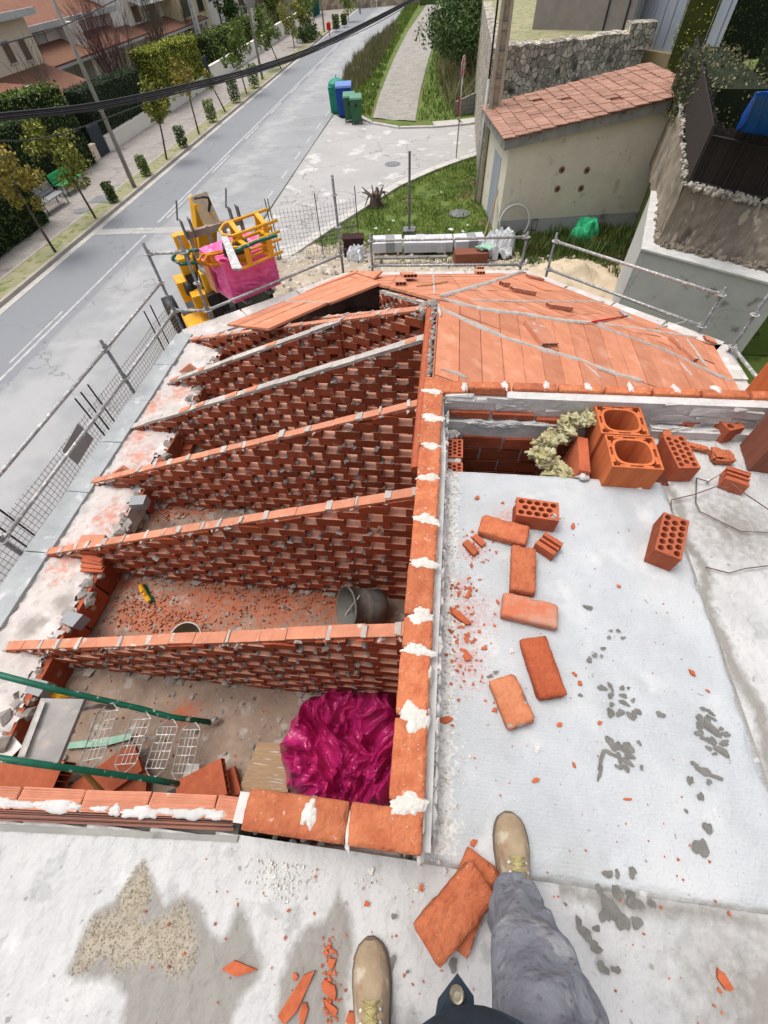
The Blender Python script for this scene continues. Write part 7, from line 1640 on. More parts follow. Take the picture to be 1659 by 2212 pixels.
# far end wall across the street
b = MB(); b.prism([(-24, 98), (-6, 103), (-6, 103.5), (-24, 98.5)], G, G+2.6); tag(b.build('stone_garden_wall', mat('ochre_stone', (.50, .40, .27), (.36, .29, .2), scale=2, bump=.4, extra=cells(1.6, (.3, .25, .18), .05))), 'ochre stone wall closing the far end of the street', 'wall')
b = MB(); w = V(-13, 97, G); b.tube([w, w+V(0, 0, 2.3)], .05, 6); b.tube([w+V(.8, 0, 0), w+V(.8, 0, 2.3)], .05, 6); b.box(w+V(.4, -.05, 2.1), (1.3, .05, .9)); tag(b.build('notice_board', m_wp), 'small white notice board in front of the far ochre wall', 'sign')
b = MB(); b.prism([(-6, 100), (90, 120), (90, 121), (-6, 101)], G, G+1.6); tag(b.build('far_hedge', m_leafd), 'dark low hedge line far behind the verge', 'hedge')

# ================================================================== CREAM SHED
sa = gz(1072, 508); sb = P(1345, 490, G); d_ = (sb-sa); d_.z = 0; SLn = d_.length; u_ = d_.normalized(); n_ = V(-u_.y, u_.x, 0); DP = 3.9
zl, zr_ = [ (lambda t: t)(0) for _ in range(2)]
def hsolve(base, top):
    best = min(((P(*top, z)-V(base.x, base.y, z)).length, z) for z in [G+.02*k for k in range(330)]); return best[1]
zl = hsolve(sa, (1095, 318)); zr_ = hsolve(sb, (1434, 236)); SLn2 = SLn*1.12; zr2 = zl+(zr_-zl)*1.12
shed = empty('cream_shed', (sa+sb)/2, 'cream rendered shed with a faded pink tile roof and four round holes in its wall', 'shed')
c_ = [sa, sa+u_*SLn2, sa+u_*SLn2+n_*DP, sa+n_*DP]
b = MB(); b.prism([(p.x, p.y) for p in c_], G-.3, [zl, zr2, zr2, zl]); b.build('wall', m_cream, shed)
b = MB(); e_ = .012; b.prism([((p-u_*e_*s-n_*e_*t).x, (p-u_*e_*s-n_*e_*t).y) for p, s, t in zip([sa, sa+u_*SLn2, sa+u_*SLn2+n_*.05, sa+n_*.05], (1, -1, -1, 1), (1, 1, -1, -1))], G-.3, G+.5); b.build('grey_plinth', m_concn, shed)
def sp(s, t, off): return sa+u_*s+n_*t+V(0, 0, zl-G+(zr2-zl)*s/SLn2+off)
b = MB(); b.poly3([sp(-.25, -.22, 0), sp(SLn2+.2, -.22, 0), sp(SLn2+.2, DP+.2, 0), sp(-.25, DP+.2, 0)], (0, 0, .30)); b.build('concrete_fascia', m_concg, shed)
b = MB(); nr = 15
for k in range(nr):
    s0 = -.35+(SLn2+.6)*k/nr; s1 = -.35+(SLn2+.6)*(k+1)/nr+.10
    nt = 13
    for j in range(nt):
        t0 = -.32+(DP+.6)*j/nt; t1 = -.32+(DP+.6)*(j+1)/nt-.02; o1, o2 = .30+.05, .30+.015; dz = rnd.uniform(-.008, .008)
        if (k, j) in ((9, 3), (4, 9), (6, 7)): continue
        b.poly3([sp(s0, t0, o1+dz), sp(s1, t0, o2+dz), sp(s1, t1, o2+dz), sp(s0, t1, o1+dz)], (0, 0, .03))
b.build('tile_roof', m_shedtile, shed)
b = MB(); b.poly3([sp(-.3, -.3, .3), sp(SLn2+.2, -.3, .3), sp(SLn2+.2, DP+.2, .3), sp(-.3, DP+.2, .3)], (0, 0, .02)); b.build('roof_bed', m_ventdark, shed)
b = MB(); b2 = MB()
for q in ((1214, 367), (1268, 368), (1204, 408), (1255, 407)):
    w = ray(*q); t = ((sa-n_*.012-V(0, 0, HC)).dot(n_))/w.dot(n_); p = V(0, 0, HC)+w*t; ax = Matrix((u_, V(0, 0, 1), -n_)).transposed()
    b.lathe([(.055, .012), (.095, .006), (.11, -.004)], p, 16, ax); b2.lathe([(0, .010), (.055, .010)], p, 12, ax)
b.build('hole_rim', mat('brown_rim', (.30, .20, .13), (.2, .15, .1), scale=8, bump=.3), shed); b2.build('wall_hole', m_hole, shed)
b = MB(); b.prism([((sa+n_*s-u_*.02).x, (sa+n_*s-u_*.02).y) for s in (.9, 2.1)]+[((sa+n_*s-u_*.0).x, (sa+n_*s-u_*.0).y) for s in (2.1, .9)], G, G+2.2); b.build('side_door', m_metalgate, shed)
# things by the shed
w = gz(1105, 512); b = MB(); rr = .55; b.tube([w+V(math.cos(t)*rr, -.05+.12*math.sin(t), rr*.95+math.sin(t)*rr) for t in [k*math.pi/10 for k in range(-3, 18)]], .045, 8); tag(b.build('pipe_ring', m_concw, smooth=True), 'pale coiled pipe leaning against the shed wall', 'pipe coil')
b = MB(); a, e = gz(1145, 505), gz(1258, 480)
for k in range(2): b.tube([a+V(0, 0, .1+.38*k), e+V(0, 0, .1+.38*k)], .018, 5)
for k in range(12): p = a.lerp(e, k/11); b.tube([p+V(0, 0, .08), p+V(0, 0, .5)], .014, 5)
tag(b.build('rusty_grille', m_rust), 'low rusty ladder grille leaning at the foot of the shed', 'grille')
b = MB(); b.tube([gz(1040, 520), gz(1048, 508)+V(0, 0, .1), gz(1066, 490)+V(0, 0, 1.4)], .03, 6); tag(b.build('wood_prop', m_wood), 'wooden stick leaning at the left corner of the shed', 'stick')
# netting, films, panels
crumple('netting', [(1225, 522), (1240, 502), (1262, 500), (1290, 520), (1270, 528), (1240, 530)], G, m_net, '', '', 9, .5, 26); tag(bpy.data.objects['netting'], 'heap of bright green netting in the grass right of the shed', 'netting')
crumple('plastic_film', [(1035, 550), (1045, 530), (1075, 520), (1110, 535), (1105, 560), (1060, 563)], G, m_film, '', '', 10, .5, 26); tag(bpy.data.objects['plastic_film'], 'crumpled white plastic film by the end of the panels', 'plastic film')
crumple('plastic_film', [(748, 570), (755, 552), (780, 548), (792, 556), (780, 575)], G, m_film, '', '', 11, .35, 20); tag(bpy.data.objects['plastic_film.001'], 'torn white film around the dark box behind the roof corner', 'plastic film')
b = MB(); w = gz(766, 548)+V(0, 0, .3); b.box(w, (.75, .45, .55), rz=.15); b.box(w+V(0, .02, .29), (.82, .5, .05), rz=.15); b.box(w+V(-.1, -.3, -.12), (.5, .3, .3), rz=.3); tag(b.build('dark_box', mat('dark_brown_box', (.05, .02, .02), bump=.1)), 'dark box with a white lid left of the wrapped panels', 'box')
for k, (q0, q1, lb) in enumerate([((805, 553), (867, 550), 'left bundle of white wrapped panels on the ground'), ((872, 552), (975, 550), 'long middle bundle of white wrapped panels on the ground'), ((979, 550), (1042, 545), 'right bundle of white wrapped panels on the ground')]):
    a, e = gz(*q0), gz(*q1); c = (a+e)/2; L_ = (e-a).length; rt = empty('panel_bundle', c, lb, 'panel bundle', 'bundles of wrapped panels behind the roof'); rz = math.atan2((e-a).y, (e-a).x)
    b = MB(); b.box(c+V(0, .3, .28), (L_, .72, .34), rz=rz, j=.01)
    for j in range(7): b.box(c+V(0, -.065, .15+.04*j), (L_-.02, .01, .02), rz=rz)
    b.build('panels', m_panel, rt); b = MB(); n_s = max(1, int(L_/.9))
    for j in range(n_s): b = MB(); b.box(c+V(math.cos(rz)*(j-(n_s-1)/2)*.8+.1, .3, .285), (.34, .75, .345), rz=rz); b.build('film_wrap', m_grayb if k != 1 else m_film, rt)
    b = MB()
    for s in (-.35, .35): b.box(c+V(s*L_, .3, .06), (.1, .8, .1), rz=rz)
    b.build('bearer', m_wood, rt)
b = MB(); a, e = gz(810, 573), gz(965, 570); b.tube([a+V(0, 0, .25), e+V(0, 0, .25)], .06, 6); tag(b.build('timber_beam', m_concg), 'long grey beam lying in front of the wrapped panels', 'beam')
b = MB(); w = gz(1015, 570); b.box(w+V(0, 0, .25), (1.2, .5, .35), rz=.1, j=.03); tag(b.build('tile_pallet', m_ventdark), 'dusty red tile pallet behind the far railing', 'pallet')
b = MB(); w = gz(1040, 568); b.box(w+V(0, .1, .5), (.5, .3, .04), rz=.5, j=.05); b.box(w+V(.1, 0, .55), (.3, .4, .03), rz=1, j=.05); tag(b.build('mint_sheet', m_mint), 'mint green crumpled sheet on the tile pallet', 'sheet')
w = gz(812, 445); st_ = empty('tree_stump', w, 'dark gnarled tree stump in the grass near the mesh fence', 'stump'); b = MB(); q_ = random.Random(3)
b.tube([w, w+V(0, 0, .3), w+V(.05, 0, .5)], [.32, .25, .16], 9)
for k in range(14): a = q_.uniform(0, 6.28); b.tube([w+V(0, 0, .25), w+V(math.cos(a)*.35, math.sin(a)*.3, q_.uniform(.2, .6)), w+V(math.cos(a)*.6, math.sin(a)*.4, q_.uniform(.0, .8))], [.08, .05, .015], 5)
b.build('roots', m_bark, st_)
b = MB(); a, e = gz(877, 425), gz(884, 500); w = (a+e)/2; b.tube([e, e+V(0, 0, 2.6)], .045, 8); b.box(e+V(0, 0, 1.6), (.12, .12, .08)); b.box(e+V(0, 0, .05), (.5, .5, .1)); tag(b.build('steel_prop', m_post), 'steel prop standing in a white base in the middle of the lot', 'post')

# ================================================================== STONE WALL, BUILDING ABOVE, RIGHT SIDE
YS = sa.y+DP+1.6
w0 = PY(1065, 105, YS); w1 = PY(1406, 66, YS+2.5)
sw = empty('rubble_stone_wall', ((w0.x+w1.x)/2, YS, G), 'rubble stone retaining wall behind the shed roof', 'stone wall')
b = MB(); nseg = 30; vs = []
for k in range(nseg+1):
    t = k/nseg; x = w0.x+(w1.x-w0.x)*t; y = YS+2.5*t; z = w0.z+(w1.z-w0.z)*t+rnd.uniform(-.05, .05); vs += [V(x, y, G-.5), V(x, y, z), V(x, y+.6, z+.05), V(x, y+.6, G-.5)]
b.add(vs, [(k*4+j, (k+1)*4+j, (k+1)*4+j+1, k*4+j+1) for k in range(nseg) for j in range(3)]+[(0, 1, 2, 3), (nseg*4+3, nseg*4+2, nseg*4+1, nseg*4)]); b.build('stone_face', m_rubble, sw)
b = MB(); b.prism([(w1.x-.9, YS+2.2), (w1.x+.15, YS+2.35), (w1.x+.15, YS+3.2), (w1.x-.9, YS+3.1)], w1.z-.5, w1.z+.25); b.prism([(w0.x, YS), (w0.x+.5, YS), (w0.x+.5, YS+16), (w0.x, YS+16)], G, w0.z); b.build('buttress', m_rubble, sw)
b = MB(); b.prism([(w0.x+.1, YS+.3), (w1.x, YS+2.8), (w1.x+1, YS+30), (w0.x+.1, YS+30)], G, w0.z-.12); b.build('upper_ground', m_verge)['kind'] = 'structure'
# low block wall behind the sign
a, e = gz(980, 262), gz(1062, 240); bw = MB()
bw.prism([(a.x, a.y+1.2), (e.x, e.y), (e.x, e.y+.25), (a.x, a.y+1.45)], G, [G+.65, G+1.25, G+1.25, G+.65]); tag(bw.build('block_wall', mat('grey_blocks', (.30, .29, .275), (.25, .24, .23), scale=2, bump=.3, extra=bricktex((.16, .155, .15), .5, .22, .02, 'XZ'))), 'low grey block wall behind the road sign pole', 'block wall')
# big plain building at the top
zb = w0.z-.1; bl = P(1150, 62, zb); br = P(1345, 66, zb)
bd_ = empty('rendered_building', bl, 'grey white rendered building with a darker plinth above the stone wall', 'building')
b = MB(); du = (br-bl).normalized(); dn = V(-du.y, du.x, 0); L_ = (br-bl).length+.3
c_ = [bl, bl+du*L_, bl+du*L_+dn*9, bl+dn*9]; b.prism([(p.x, p.y) for p in c_], zb-.1, zb+6); b.build('wall', mat('whitish_render', (.62, .60, .57), (.54, .52, .49), scale=1.4, bump=.3), bd_)
b = MB(); b.prism([((p+o_).x, (p+o_).y) for p, o_ in zip([bl, bl+du*L_, bl+du*L_+dn*.1, bl+dn*.1], (-dn*.03, -dn*.03, V(0, 0, 0), V(0, 0, 0)))], zb-.1, zb+.95); b.build('plinth', mat('dirty_plinth', (.30, .27, .25), (.24, .215, .20), scale=2, bump=.4), bd_)
for s in (.74, .93):
    b = MB(); p = bl+du*L_*s-dn*.05; b.tube([p+V(0, 0, -.1), p+V(0, 0, 6)], .035, 6); b.build('cable_pipe', m_frame, bd_)
# grey blue metal wall
a = bl+du*(L_+.1)+dn*1.0; e = P(1555, 96, zb-.1); e = a+(e-a)*1.0
b = MB(); b.prism([(a.x, a.y), (e.x, e.y), (e.x, e.y+.15), (a.x, a.y+.15)], zb-.6, zb+6); mg = tag(b.build('sheet_metal_wall', m_metalgate), 'tall grey blue sheet metal wall right of the rendered building', 'metal wall'); b = MB(); d = (e-a).normalized()
for k in range(9): p = a.lerp(e, (k+.5)/9); b.box((p.x, p.y-.02, zb+2.6), (.05, .06, 6), rz=math.atan2(d.y, d.x))
b.build('seam', m_metalgate, mg)
b = MB(); b.prism([(a.x-.2, a.y-.5), (e.x+.5, e.y-.5), (e.x+.5, e.y-.02), (a.x-.2, a.y-.02)], G, zb-.55); tag(b.build('ochre_sill_wall', mat('ochre_sill', (.38, .29, .15), (.3, .24, .15), scale=2, bump=.3)), 'ochre ledge at the foot of the sheet metal wall', 'ledge')

# retaining walls on the right
ZC = -3.0                                   # top of the concrete wall
T0, T1, T2 = P(1385, 540, ZC), P(1407, 415, ZC), P(1700, 625, ZC)
cw = empty('concrete_retaining_wall', T0, 'smooth grey concrete retaining wall below the crumbling stucco wall, right side', 'retaining wall')
in0, in1, in2 = P(1415, 532, ZC), P(1428, 418, ZC), P(1700, 600, ZC)
b = MB(); b.prism([(T0.x, T0.y), (T1.x, T1.y), (in1.x, in1.y), (in0.x, in0.y)], G-.1, ZC); b.build('end_face', m_concw, cw)
b = MB(); b.prism([(T0.x+.01, T0.y-.004), (in0.x, in0.y), (in2.x, in2.y), (T2.x, T2.y-.004)], G-.1, ZC-.003); b.build('front_face', m_concn, cw)
b = MB(); b.prism([(T0.x-.02, T0.y-.02), (T1.x-.02, T1.y), (in1.x, in1.y), (in0.x, in0.y), (in2.x, in2.y), (T2.x, T2.y-.03)][:4], ZC-.0, ZC+.04); b.prism([(T0.x-.02, T0.y-.02), (in0.x, in0.y), (in2.x, in2.y), (T2.x, T2.y-.03)], ZC+.001, ZC+.043); b.build('white_cap', mat('white_cap_mortar', (.58, .575, .55), (.46, .455, .43), scale=5, bump=.5), cw)
b = MB()
for i in range(260):
    t = rnd.random(); p = in0.lerp(in2, t) if rnd.random() < .72 else in0.lerp(in1, t); b.blob(p+V(rnd.uniform(-.05, .08), rnd.uniform(-.05, .08), rnd.uniform(.0, .12)), rnd.uniform(.03, .09), .7, 1)
b.build('loose_rubble', m_stucco, cw)
ZT = hsolve(in0, (1480, 400)); C0 = P(1480, 400, ZT); C1 = P(1468, 165, ZT); C2 = P(1700, 450, ZT-.25)
stw = empty('stucco_retaining_wall', in0, 'crumbling brown stucco wall topped with white stones under the reed fence', 'retaining wall')
def wallgrid(a0, a1, b0, b1, m, nm, par, n=60, k=24, amp=.05, sd=0):
    vs = []; nn = (Vector(a1)-Vector(a0)).cross(Vector(b0)-Vector(a0)).normalized()
    for i in range(n+1):
        for j in range(k+1):
            p = Vector(a0).lerp(a1, i/n).lerp(Vector(b0).lerp(b1, i/n), j/k); p += nn*amp*(mnoise.noise(p*1.6+V(sd, 0, 0))+.5*mnoise.noise(p*5)); vs.append(p)
    b = MB(); b.add(vs, [(i*(k+1)+j, (i+1)*(k+1)+j, (i+1)*(k+1)+j+1, i*(k+1)+j+1) for i in range(n) for j in range(k)]); return b.build(nm, m, par, True)
wallgrid(in0+V(0, 0, -.1), in2+V(0, 0, -.1), C0, C2, m_stucco, 'front_stucco', stw, 70, 26, .07)
wallgrid(in0+V(0, 0, -.1), V(C1.x-.12, C1.y, ZC-.8), C0, C1, m_stucco, 'side_stucco', stw, 70, 26, .07, 3)
b = MB(); b.prism([(C0.x+.25, C0.y+.3), (C2.x, C2.y+.25), (C2.x+4, C2.y+.2), (C2.x+9, C2.y+16), (C1.x+.25, C1.y+.5)], G, ZT-.34); b.build('garden_ground', m_grassg)['kind'] = 'structure'
b = MB()
for i in range(330):
    t = rnd.random(); p = C0.lerp(C2, t) if rnd.random() < .5 else C0.lerp(C1, t); b.blob(p+V(rnd.uniform(-.06, .06), rnd.uniform(-.06, .06), rnd.uniform(-.04, .05)), rnd.uniform(.02, .055), .6, 1)
b.build('white_stones', m_stone, stw)
# reed fence
F0, F1, F2 = C0+V(.12, .10, 0), C1+V(.12, 0, 0), C2+V(.0, .12, 0); FH = 1.0
zt = hsolve(F0, (1527, 270)); FH = max(.8, min(1.9, zt-ZT)); 
rf = empty('reed_fence', F0, 'dark brown reed screen fence on an iron frame above the stucco wall', 'fence')
for nm, a, e, sd in (('reed_panel', F0, F2, 1), ('reed_panel', F0, F1, 2)):
    q = random.Random(sd); b = MB(); L_ = (e-a).length; n = int(L_/.035); d = (e-a).normalized(); pn = V(-d.y, d.x, 0)
    b.box((a+e)/2+V(0, 0, FH/2)+pn*.03, (L_, .02, FH), rz=math.atan2(d.y, d.x))
    for k in range(n): p = a.lerp(e, (k+.5)/n)+pn*q.uniform(-.015, .015); b.box(p+V(0, 0, FH/2+q.uniform(-.04, .08)), (.03, .02, FH), rz=math.atan2(d.y, d.x)+q.uniform(-.2, .2), rot=None)
    b.build(nm, m_reed, rf)
    b = MB()
    for z in (.06, FH*.85): b.tube([a+V(0, 0, z)-pn*.04, e+V(0, 0, z)-pn*.04], .022, 6)
    for k in range(4): p = a.lerp(e, k/3)-pn*.04; b.tube([p, p+V(0, 0, FH)], .022, 6)
    b.build('iron_frame', m_frame, rf)
# garden behind: tarp, hedges, hoop
def gp(px, py, z): return P(px, py, z)
ZGd = ZT
def tent(label):
    base = [gp(1583, 300, ZGd+.6), gp(1700, 318, ZGd+.6), gp(1700, 250, ZGd+.5), gp(1610, 240, ZGd+.5)]; ap = [gp(1640, 200, ZGd+1.9), gp(1700, 196, ZGd+1.9)]
    b = MB(); n = 22
    def pleat(p, t, s): return p+V(0, 0, .05*math.sin(t*17+s))
    vs = []
    rail_ = [base[0], gp(1640, 311, ZGd+.5), base[1]]; top_ = [ap[0], gp(1668, 198, ZGd+1.9), ap[1]]
    for i in range(n+1):
        t = i/n; lo = base[0].lerp(base[1], t); hi = ap[0].lerp(ap[1], t)
        for j in range(9): s = j/8; p = lo.lerp(hi, s); p += V(.05*math.sin(t*23+s*3), -.06*math.cos(t*19)*(1-s), 0); vs.append(p)
    b.add(vs, [(i*9+j, (i+1)*9+j, (i+1)*9+j+1, i*9+j+1) for i in range(n) for j in range(8)])
    vs = []
    for i in range(9):
        t = i/8; lo = base[0].lerp(base[3], t); 
        for j in range(9): s = j/8; p = lo.lerp(ap[0], s); p += V(.04*math.sin(t*15), 0, 0); vs.append(p)
    b.add(vs, [(i*9+j, (i+1)*9+j, (i+1)*9+j+1, i*9+j+1) for i in range(8) for j in range(8)])
    o = b.build('blue_tarp', m_tarp, smooth=True); sm = o.modifiers.new('thick', 'SOLIDIFY'); sm.thickness = .01; tag(o, label, 'tarpaulin')
tent('bright blue tarpaulin draped to a peak behind the reed fence')
a = gp(1575, 230, ZGd+.3); b = MB(); cc = gp(1570, 262, ZGd); rr = 1.0
HP = [PY(*q, 16.5) for q in ((1534, 262), (1534, 215), (1540, 198), (1556, 186), (1575, 184), (1592, 192), (1602, 206), (1607, 220))]; b.tube(HP, .028, 6); tag(b.build('bent_hoop', m_concg, smooth=True), 'bent grey hoop pipe in the garden left of the blue tarp', 'hoop')
b = MB(); b.tube([HP[-1], V(HP[-1].x, HP[-1].y, ZT-.3)], .04, 6); b.box(HP[-1]+V(0, 0, -.45), (.22, .1, .06)); tag(b.build('garden_post', m_green), 'dark green post under the bent hoop', 'post')
def gh(px0, px1, dep, z, h, m, mc, lb, sd, dens=45):
    a, e = gp(*px0, z), gp(*px1, z); hedge([(a.x, a.y), (e.x, e.y)], z-.4, h+.4, dep, m, mc, lb, sd, dens, .06, .2)
m_leafm = leafmat('moss_hedge_leaves', (.10, .12, .02), (.06, .085, .014))
gh((1640, 225), (1800, 215), 2.2, ZGd, 2.2, m_leafm, m_hcore, 'tall mossy hedge block at the right frame edge behind the blue tarp', 101)
gh((1490, 190), (1560, 300), 1.3, ZGd, 1.0, leafmat('brown_hedge_leaves', (.13, .12, .05), (.09, .085, .035)), m_hcore, 'brownish hedge behind the reed fence', 102)
gh((1500, 110), (1760, 60), 2.2, ZGd, 2.4, m_leafd, m_hcore, 'dark hedge along the top right corner', 103, 30)
gh((1490, 120), (1560, 80), 1.6, ZGd, 1.6, m_leafh, m_hcoreg, 'golden mossy hedge right of the metal wall', 104, 40)
gh((1400, 150), (1470, 160), 1.5, ZT-1.4, 1.2, m_leafm, m_hcore, 'low mossy bushes beyond the end of the shed roof', 105, 40)

# ================================================================== MESH FENCES
def meshfence(a, e, h, step, rv, label, postp, m=m_wireg, wob_=.05, extra=None, z0=G):
    a = Vector(a); e = Vector(e); L_ = (e-a).length; d = (e-a).normalized(); n = V(-d.y, d.x, 0); rt = empty('mesh_fence', (a+e)/2, label, 'fence', 'wire mesh fences of the site'); b = MB()
    def pt(s, z): return a+d*s+V(0, 0, z)+n*wob_*mnoise.noise(V(s*.9, z*1.2, L_))
    k = 0; s = 0
    while s <= L_+.001: b.tube([pt(s, z*h/4) for z in range(5)], rv, 3, False); s += step
    z = .02
    while z <= h: b.tube([pt(L_*j/max(4, int(L_)), z) for j in range(max(4, int(L_))+1)], rv, 3, False); z += step
    b.build('mesh', m, rt)
    for s in postp: b = MB(); b.tube([pt(s, -.05), pt(s, h+.35)], .018, 5); b.build('post', m_frame, rt)
    return rt
a, e = P(12, 1109, -3.8), P(337, 684, -3.8)
meshfence((a.x, 1.0, G), (e.x, e.y+.9, G), 1.75, .1, .0055, 'long rusty wire mesh fence between the scaffold and the road', [2.2, 2.45, 5.1, 5.3, 5.55, 8.4, 8.7], mat('dusty_wire', (.26, .22, .18), rough=.7, bump=0), .1)
b = MB(); zz = [P(185, 935, -4.4)]; cc = PX(193, 935, e.x+.06)
b.poly3([PX(x/3, 484+y/3, e.x+.05) for x, y in ((500, 1290), (605, 1390), (500, 1560), (400, 1470))], (.015, 0, 0)); tag(b.build('grey_sign_board', m_grayb), 'blank grey board hanging on the mesh fence by the road', 'board')
fz = -3.95
f0, f1, f2, f3 = P(578, 458, fz), P(683, 445, fz), P(768, 430, fz), P(560, 470, fz)
meshfence((f0.x, f0.y, G), (f1.x, f1.y, G), 1.7, .14, .0065, 'wire mesh fence panel at the kerb, left panel with thick black posts', [0, .1, (f1-f0).length], m_wireg)
meshfence((f1.x, f1.y, G), (f2.x, f2.y, G), 1.7, .14, .0065, 'wire mesh fence panel at the kerb, right panel ending near the stump', [(f2-f1).length], m_wireg)
a_ = P(540, 500, fz); meshfence((f0.x-.02, f0.y, G), (a_.x, a_.y, G), 1.7, .14, .0065, 'short wire mesh fence panel turning towards the yellow handler', [], m_wireg)

# ================================================================== YELLOW HANDLER WITH ITS LOAD
th = empty('telehandler', gz(470, 660), 'yellow telescopic handler in the street holding the pink wrapped load up with its forks', 'telehandler')
hb = P(429, 688, -3.95); ax = V(-.57, .82, 0).normalized(); sx = V(.82, .57, 0).normalized()     # machine axis, side axis
def mp(a, s, z): return V(hb.x, hb.y, 0)+ax*a+sx*s+V(0, 0, z)
RM = math.atan2(sx.y, sx.x)
b = MB(); b.box(mp(.0, .0, -4.42), (.72, 1.55, .9), rz=RM); o = b.build('engine_hood', m_yel, th); bevel(o, .12, 4)
b = MB()
for s_, a_ in ((-.12, .52), (.18, -.60)): b.box(mp(a_, s_, -3.966), (.42, .2, .02), rz=RM+.1)
bevel(b.build('hood_vent', m_black, th), .03)
b = MB(); b.box(mp(1.6, .7, -4.95), (1.5, 4.0, .5), rz=RM); b.build('chassis', m_black, th)
for a_, s_ in ((-.5, -.5), (-.5, 1.7), (3.0, -.5), (3.0, 1.7)):
    b = MB(); m_ = Matrix.Rotation(RM, 3, 'Z') @ Matrix.Rotation(R(90), 3, 'Y'); b.lathe([(0, -.18), (.3, -.2), (.5, -.18), (.52, 0), (.5, .18), (.3, .2), (0, .18)], mp(a_, s_, G+.52), 20, m_); wl = b.build('wheel', m_black, th, True)
    b = MB(); b.lathe([(0, -.205), (.28, -.205), (.28, .205), (0, .205)], mp(a_, s_, G+.52), 16, m_); b.build('rim', m_yel, wl)
b = MB(); b.box(mp(.9, 1.55, -4.0), (1.0, 1.7, 1.5), rz=RM); bevel(b.build('cab', mat('dark_cab_glass', (.04, .06, .055), (.09, .11, .10), scale=3, rough=.25, bump=0, spec=.8), th), .06)
b = MB()
for s in (-.5, .5):
    for a2 in (-.85, .85): b.tube([mp(.9+a2, 1.55+s, -4.75), mp(.9+a2, 1.55+s, -3.2)], .04, 6)
b.box(mp(.9, 1.55, -3.2), (1.1, 1.8, .06), rz=RM)
for k in range(7): b.box(mp(.9, 1.15+.13*k, -3.16), (.04, 1.5, .02), rz=RM)
b.build('cab_frame', m_frame, th)
BH = P(432, 432, -1.55); BL = P(452, 640, -3.7)
b = MB(); d = (BH-BL).normalized(); side = V(sx.x, sx.y, 0); up = d.cross(side).normalized()
def beam(mb, a, e, w, h):
    a = Vector(a); e = Vector(e); d = (e-a).normalized(); s = side.copy(); s = (s-d*s.dot(d)).normalized(); u = d.cross(s)
    vs = [p+s*x*w/2+u*y*h/2 for p in (a, e) for x, y in ((-1, -1), (1, -1), (1, 1), (-1, 1))]; mb.add(vs, [(0, 3, 2, 1), (4, 5, 6, 7), (0, 1, 5, 4), (1, 2, 6, 5), (2, 3, 7, 6), (3, 0, 4, 7)])
beam(b, BL, BH, .36, .42); bevel(b.build('boom', m_yel, th), .02)
CB = P(462, 495, -2.05)
b = MB(); beam(b, BH+V(0, 0, .08), CB, .36, .28); b.build('boom_nose', m_yeldirty, th)
b = MB()
for s in (-.26, .26): beam(b, BL+side*s+V(0, 0, .3), BH.lerp(BL, .3)+side*s, .09, .16)
b.build('side_arm', m_yel, th)
b = MB(); b.tube([BL+side*.1+V(-.2, -.3, .0), BL.lerp(BH, .45)+side*.1+V(-.1, -.35, 0)], .07, 8); b.tube([P(478, 610, -3.0), P(470, 560, -2.5)], .06, 8); b.build('hydraulic_ram', m_galv, th, True)
b = MB()
for k in range(2): b.tube([P(345.6+x*.177, 397+y*.177, z) for x, y, z in ((420, 185-k*6, -1.3), (520, 165-k*6, -1.28), (590, 170-k*4, -1.32), (622-k*22, 240, -1.5), (600-k*10, 330, -1.7), (640, 400, -1.85), (680, 440, -1.95))], .018, 6); b.build('hose', m_black, th, True); b = MB()
for k in range(6): b.tube([BL+side*(.3+.08*k)+V(0, -.3, -.3), BL+side*(.45+.05*k)+V(.2, -.5, -.6), BL+side*(.2+.1*k)+V(.2, -.5, -1.0)], .025, 6)
b.build('hose', m_black, th, True)
b = MB()
for px, py, z, sx2, sy2, sz2 in ((402, 548, -2.7, .3, .25, .9), (408, 585, -3.0, .35, .3, .7), (398, 622, -3.4, .3, .5, .5), (425, 600, -3.3, .3, .4, .8), (440, 650, -3.6, .5, .4, .5), (455, 625, -3.3, .25, .3, .9)): b.box(P(px, py, z), (sx2, sy2, sz2), rz=RM)
bevel(b.build('body_panel', m_yel, th), .03)
b = MB()
for px, py, z in ((415, 565, -2.9), (432, 575, -2.9), (418, 610, -3.3), (447, 605, -3.2), (462, 655, -3.6), (475, 640, -3.5)): b.box(P(px, py, z), (.22, .5, .6), rz=RM, j=.05)
b.build('engine_block', m_black, th)
b = MB(); b.tube([P(405, 610, -3.2), P(412, 630, -3.4), P(425, 640, -3.55)], [.12, .13, .1], 10); b.build('round_lamp', m_black, th, True)
c0, c1 = P(408, 507, -1.98), P(520, 476, -1.98); cd = (c1-c0).normalized(); c_u = V(0, 0, 1); cn = V(-cd.y, cd.x, 0)
side2 = side; 
b = MB()
for z, w_ in ((0, .13), (-.55, .11)): b.box((c0+c1)/2+V(0, 0, z), ((c1-c0).length, .12, w_), rz=math.atan2(cd.y, cd.x))
for t in (0.0, .35, .65, 1.0): b.box(c0.lerp(c1, t)+V(0, 0, -.27), (.07, .10, .7), rz=math.atan2(cd.y, cd.x))
b.build('fork_carriage', mat('rusty_pale_steel', (.42, .33, .27), (.28, .20, .16), scale=6, bump=.3), th)
b = MB()
for t in (.02, .92):
    p = c0.lerp(c1, t)
    for s in (-.09, .09): b.box(p+cd*s+V(0, 0, .12), (.03, .2, .36), rz=math.atan2(cd.y, cd.x))
    b.tube([p+V(0, 0, .3)-cd*.15, p+V(-.05, .05, .62)], .02, 6)
b.build('carriage_bracket', m_post, th)
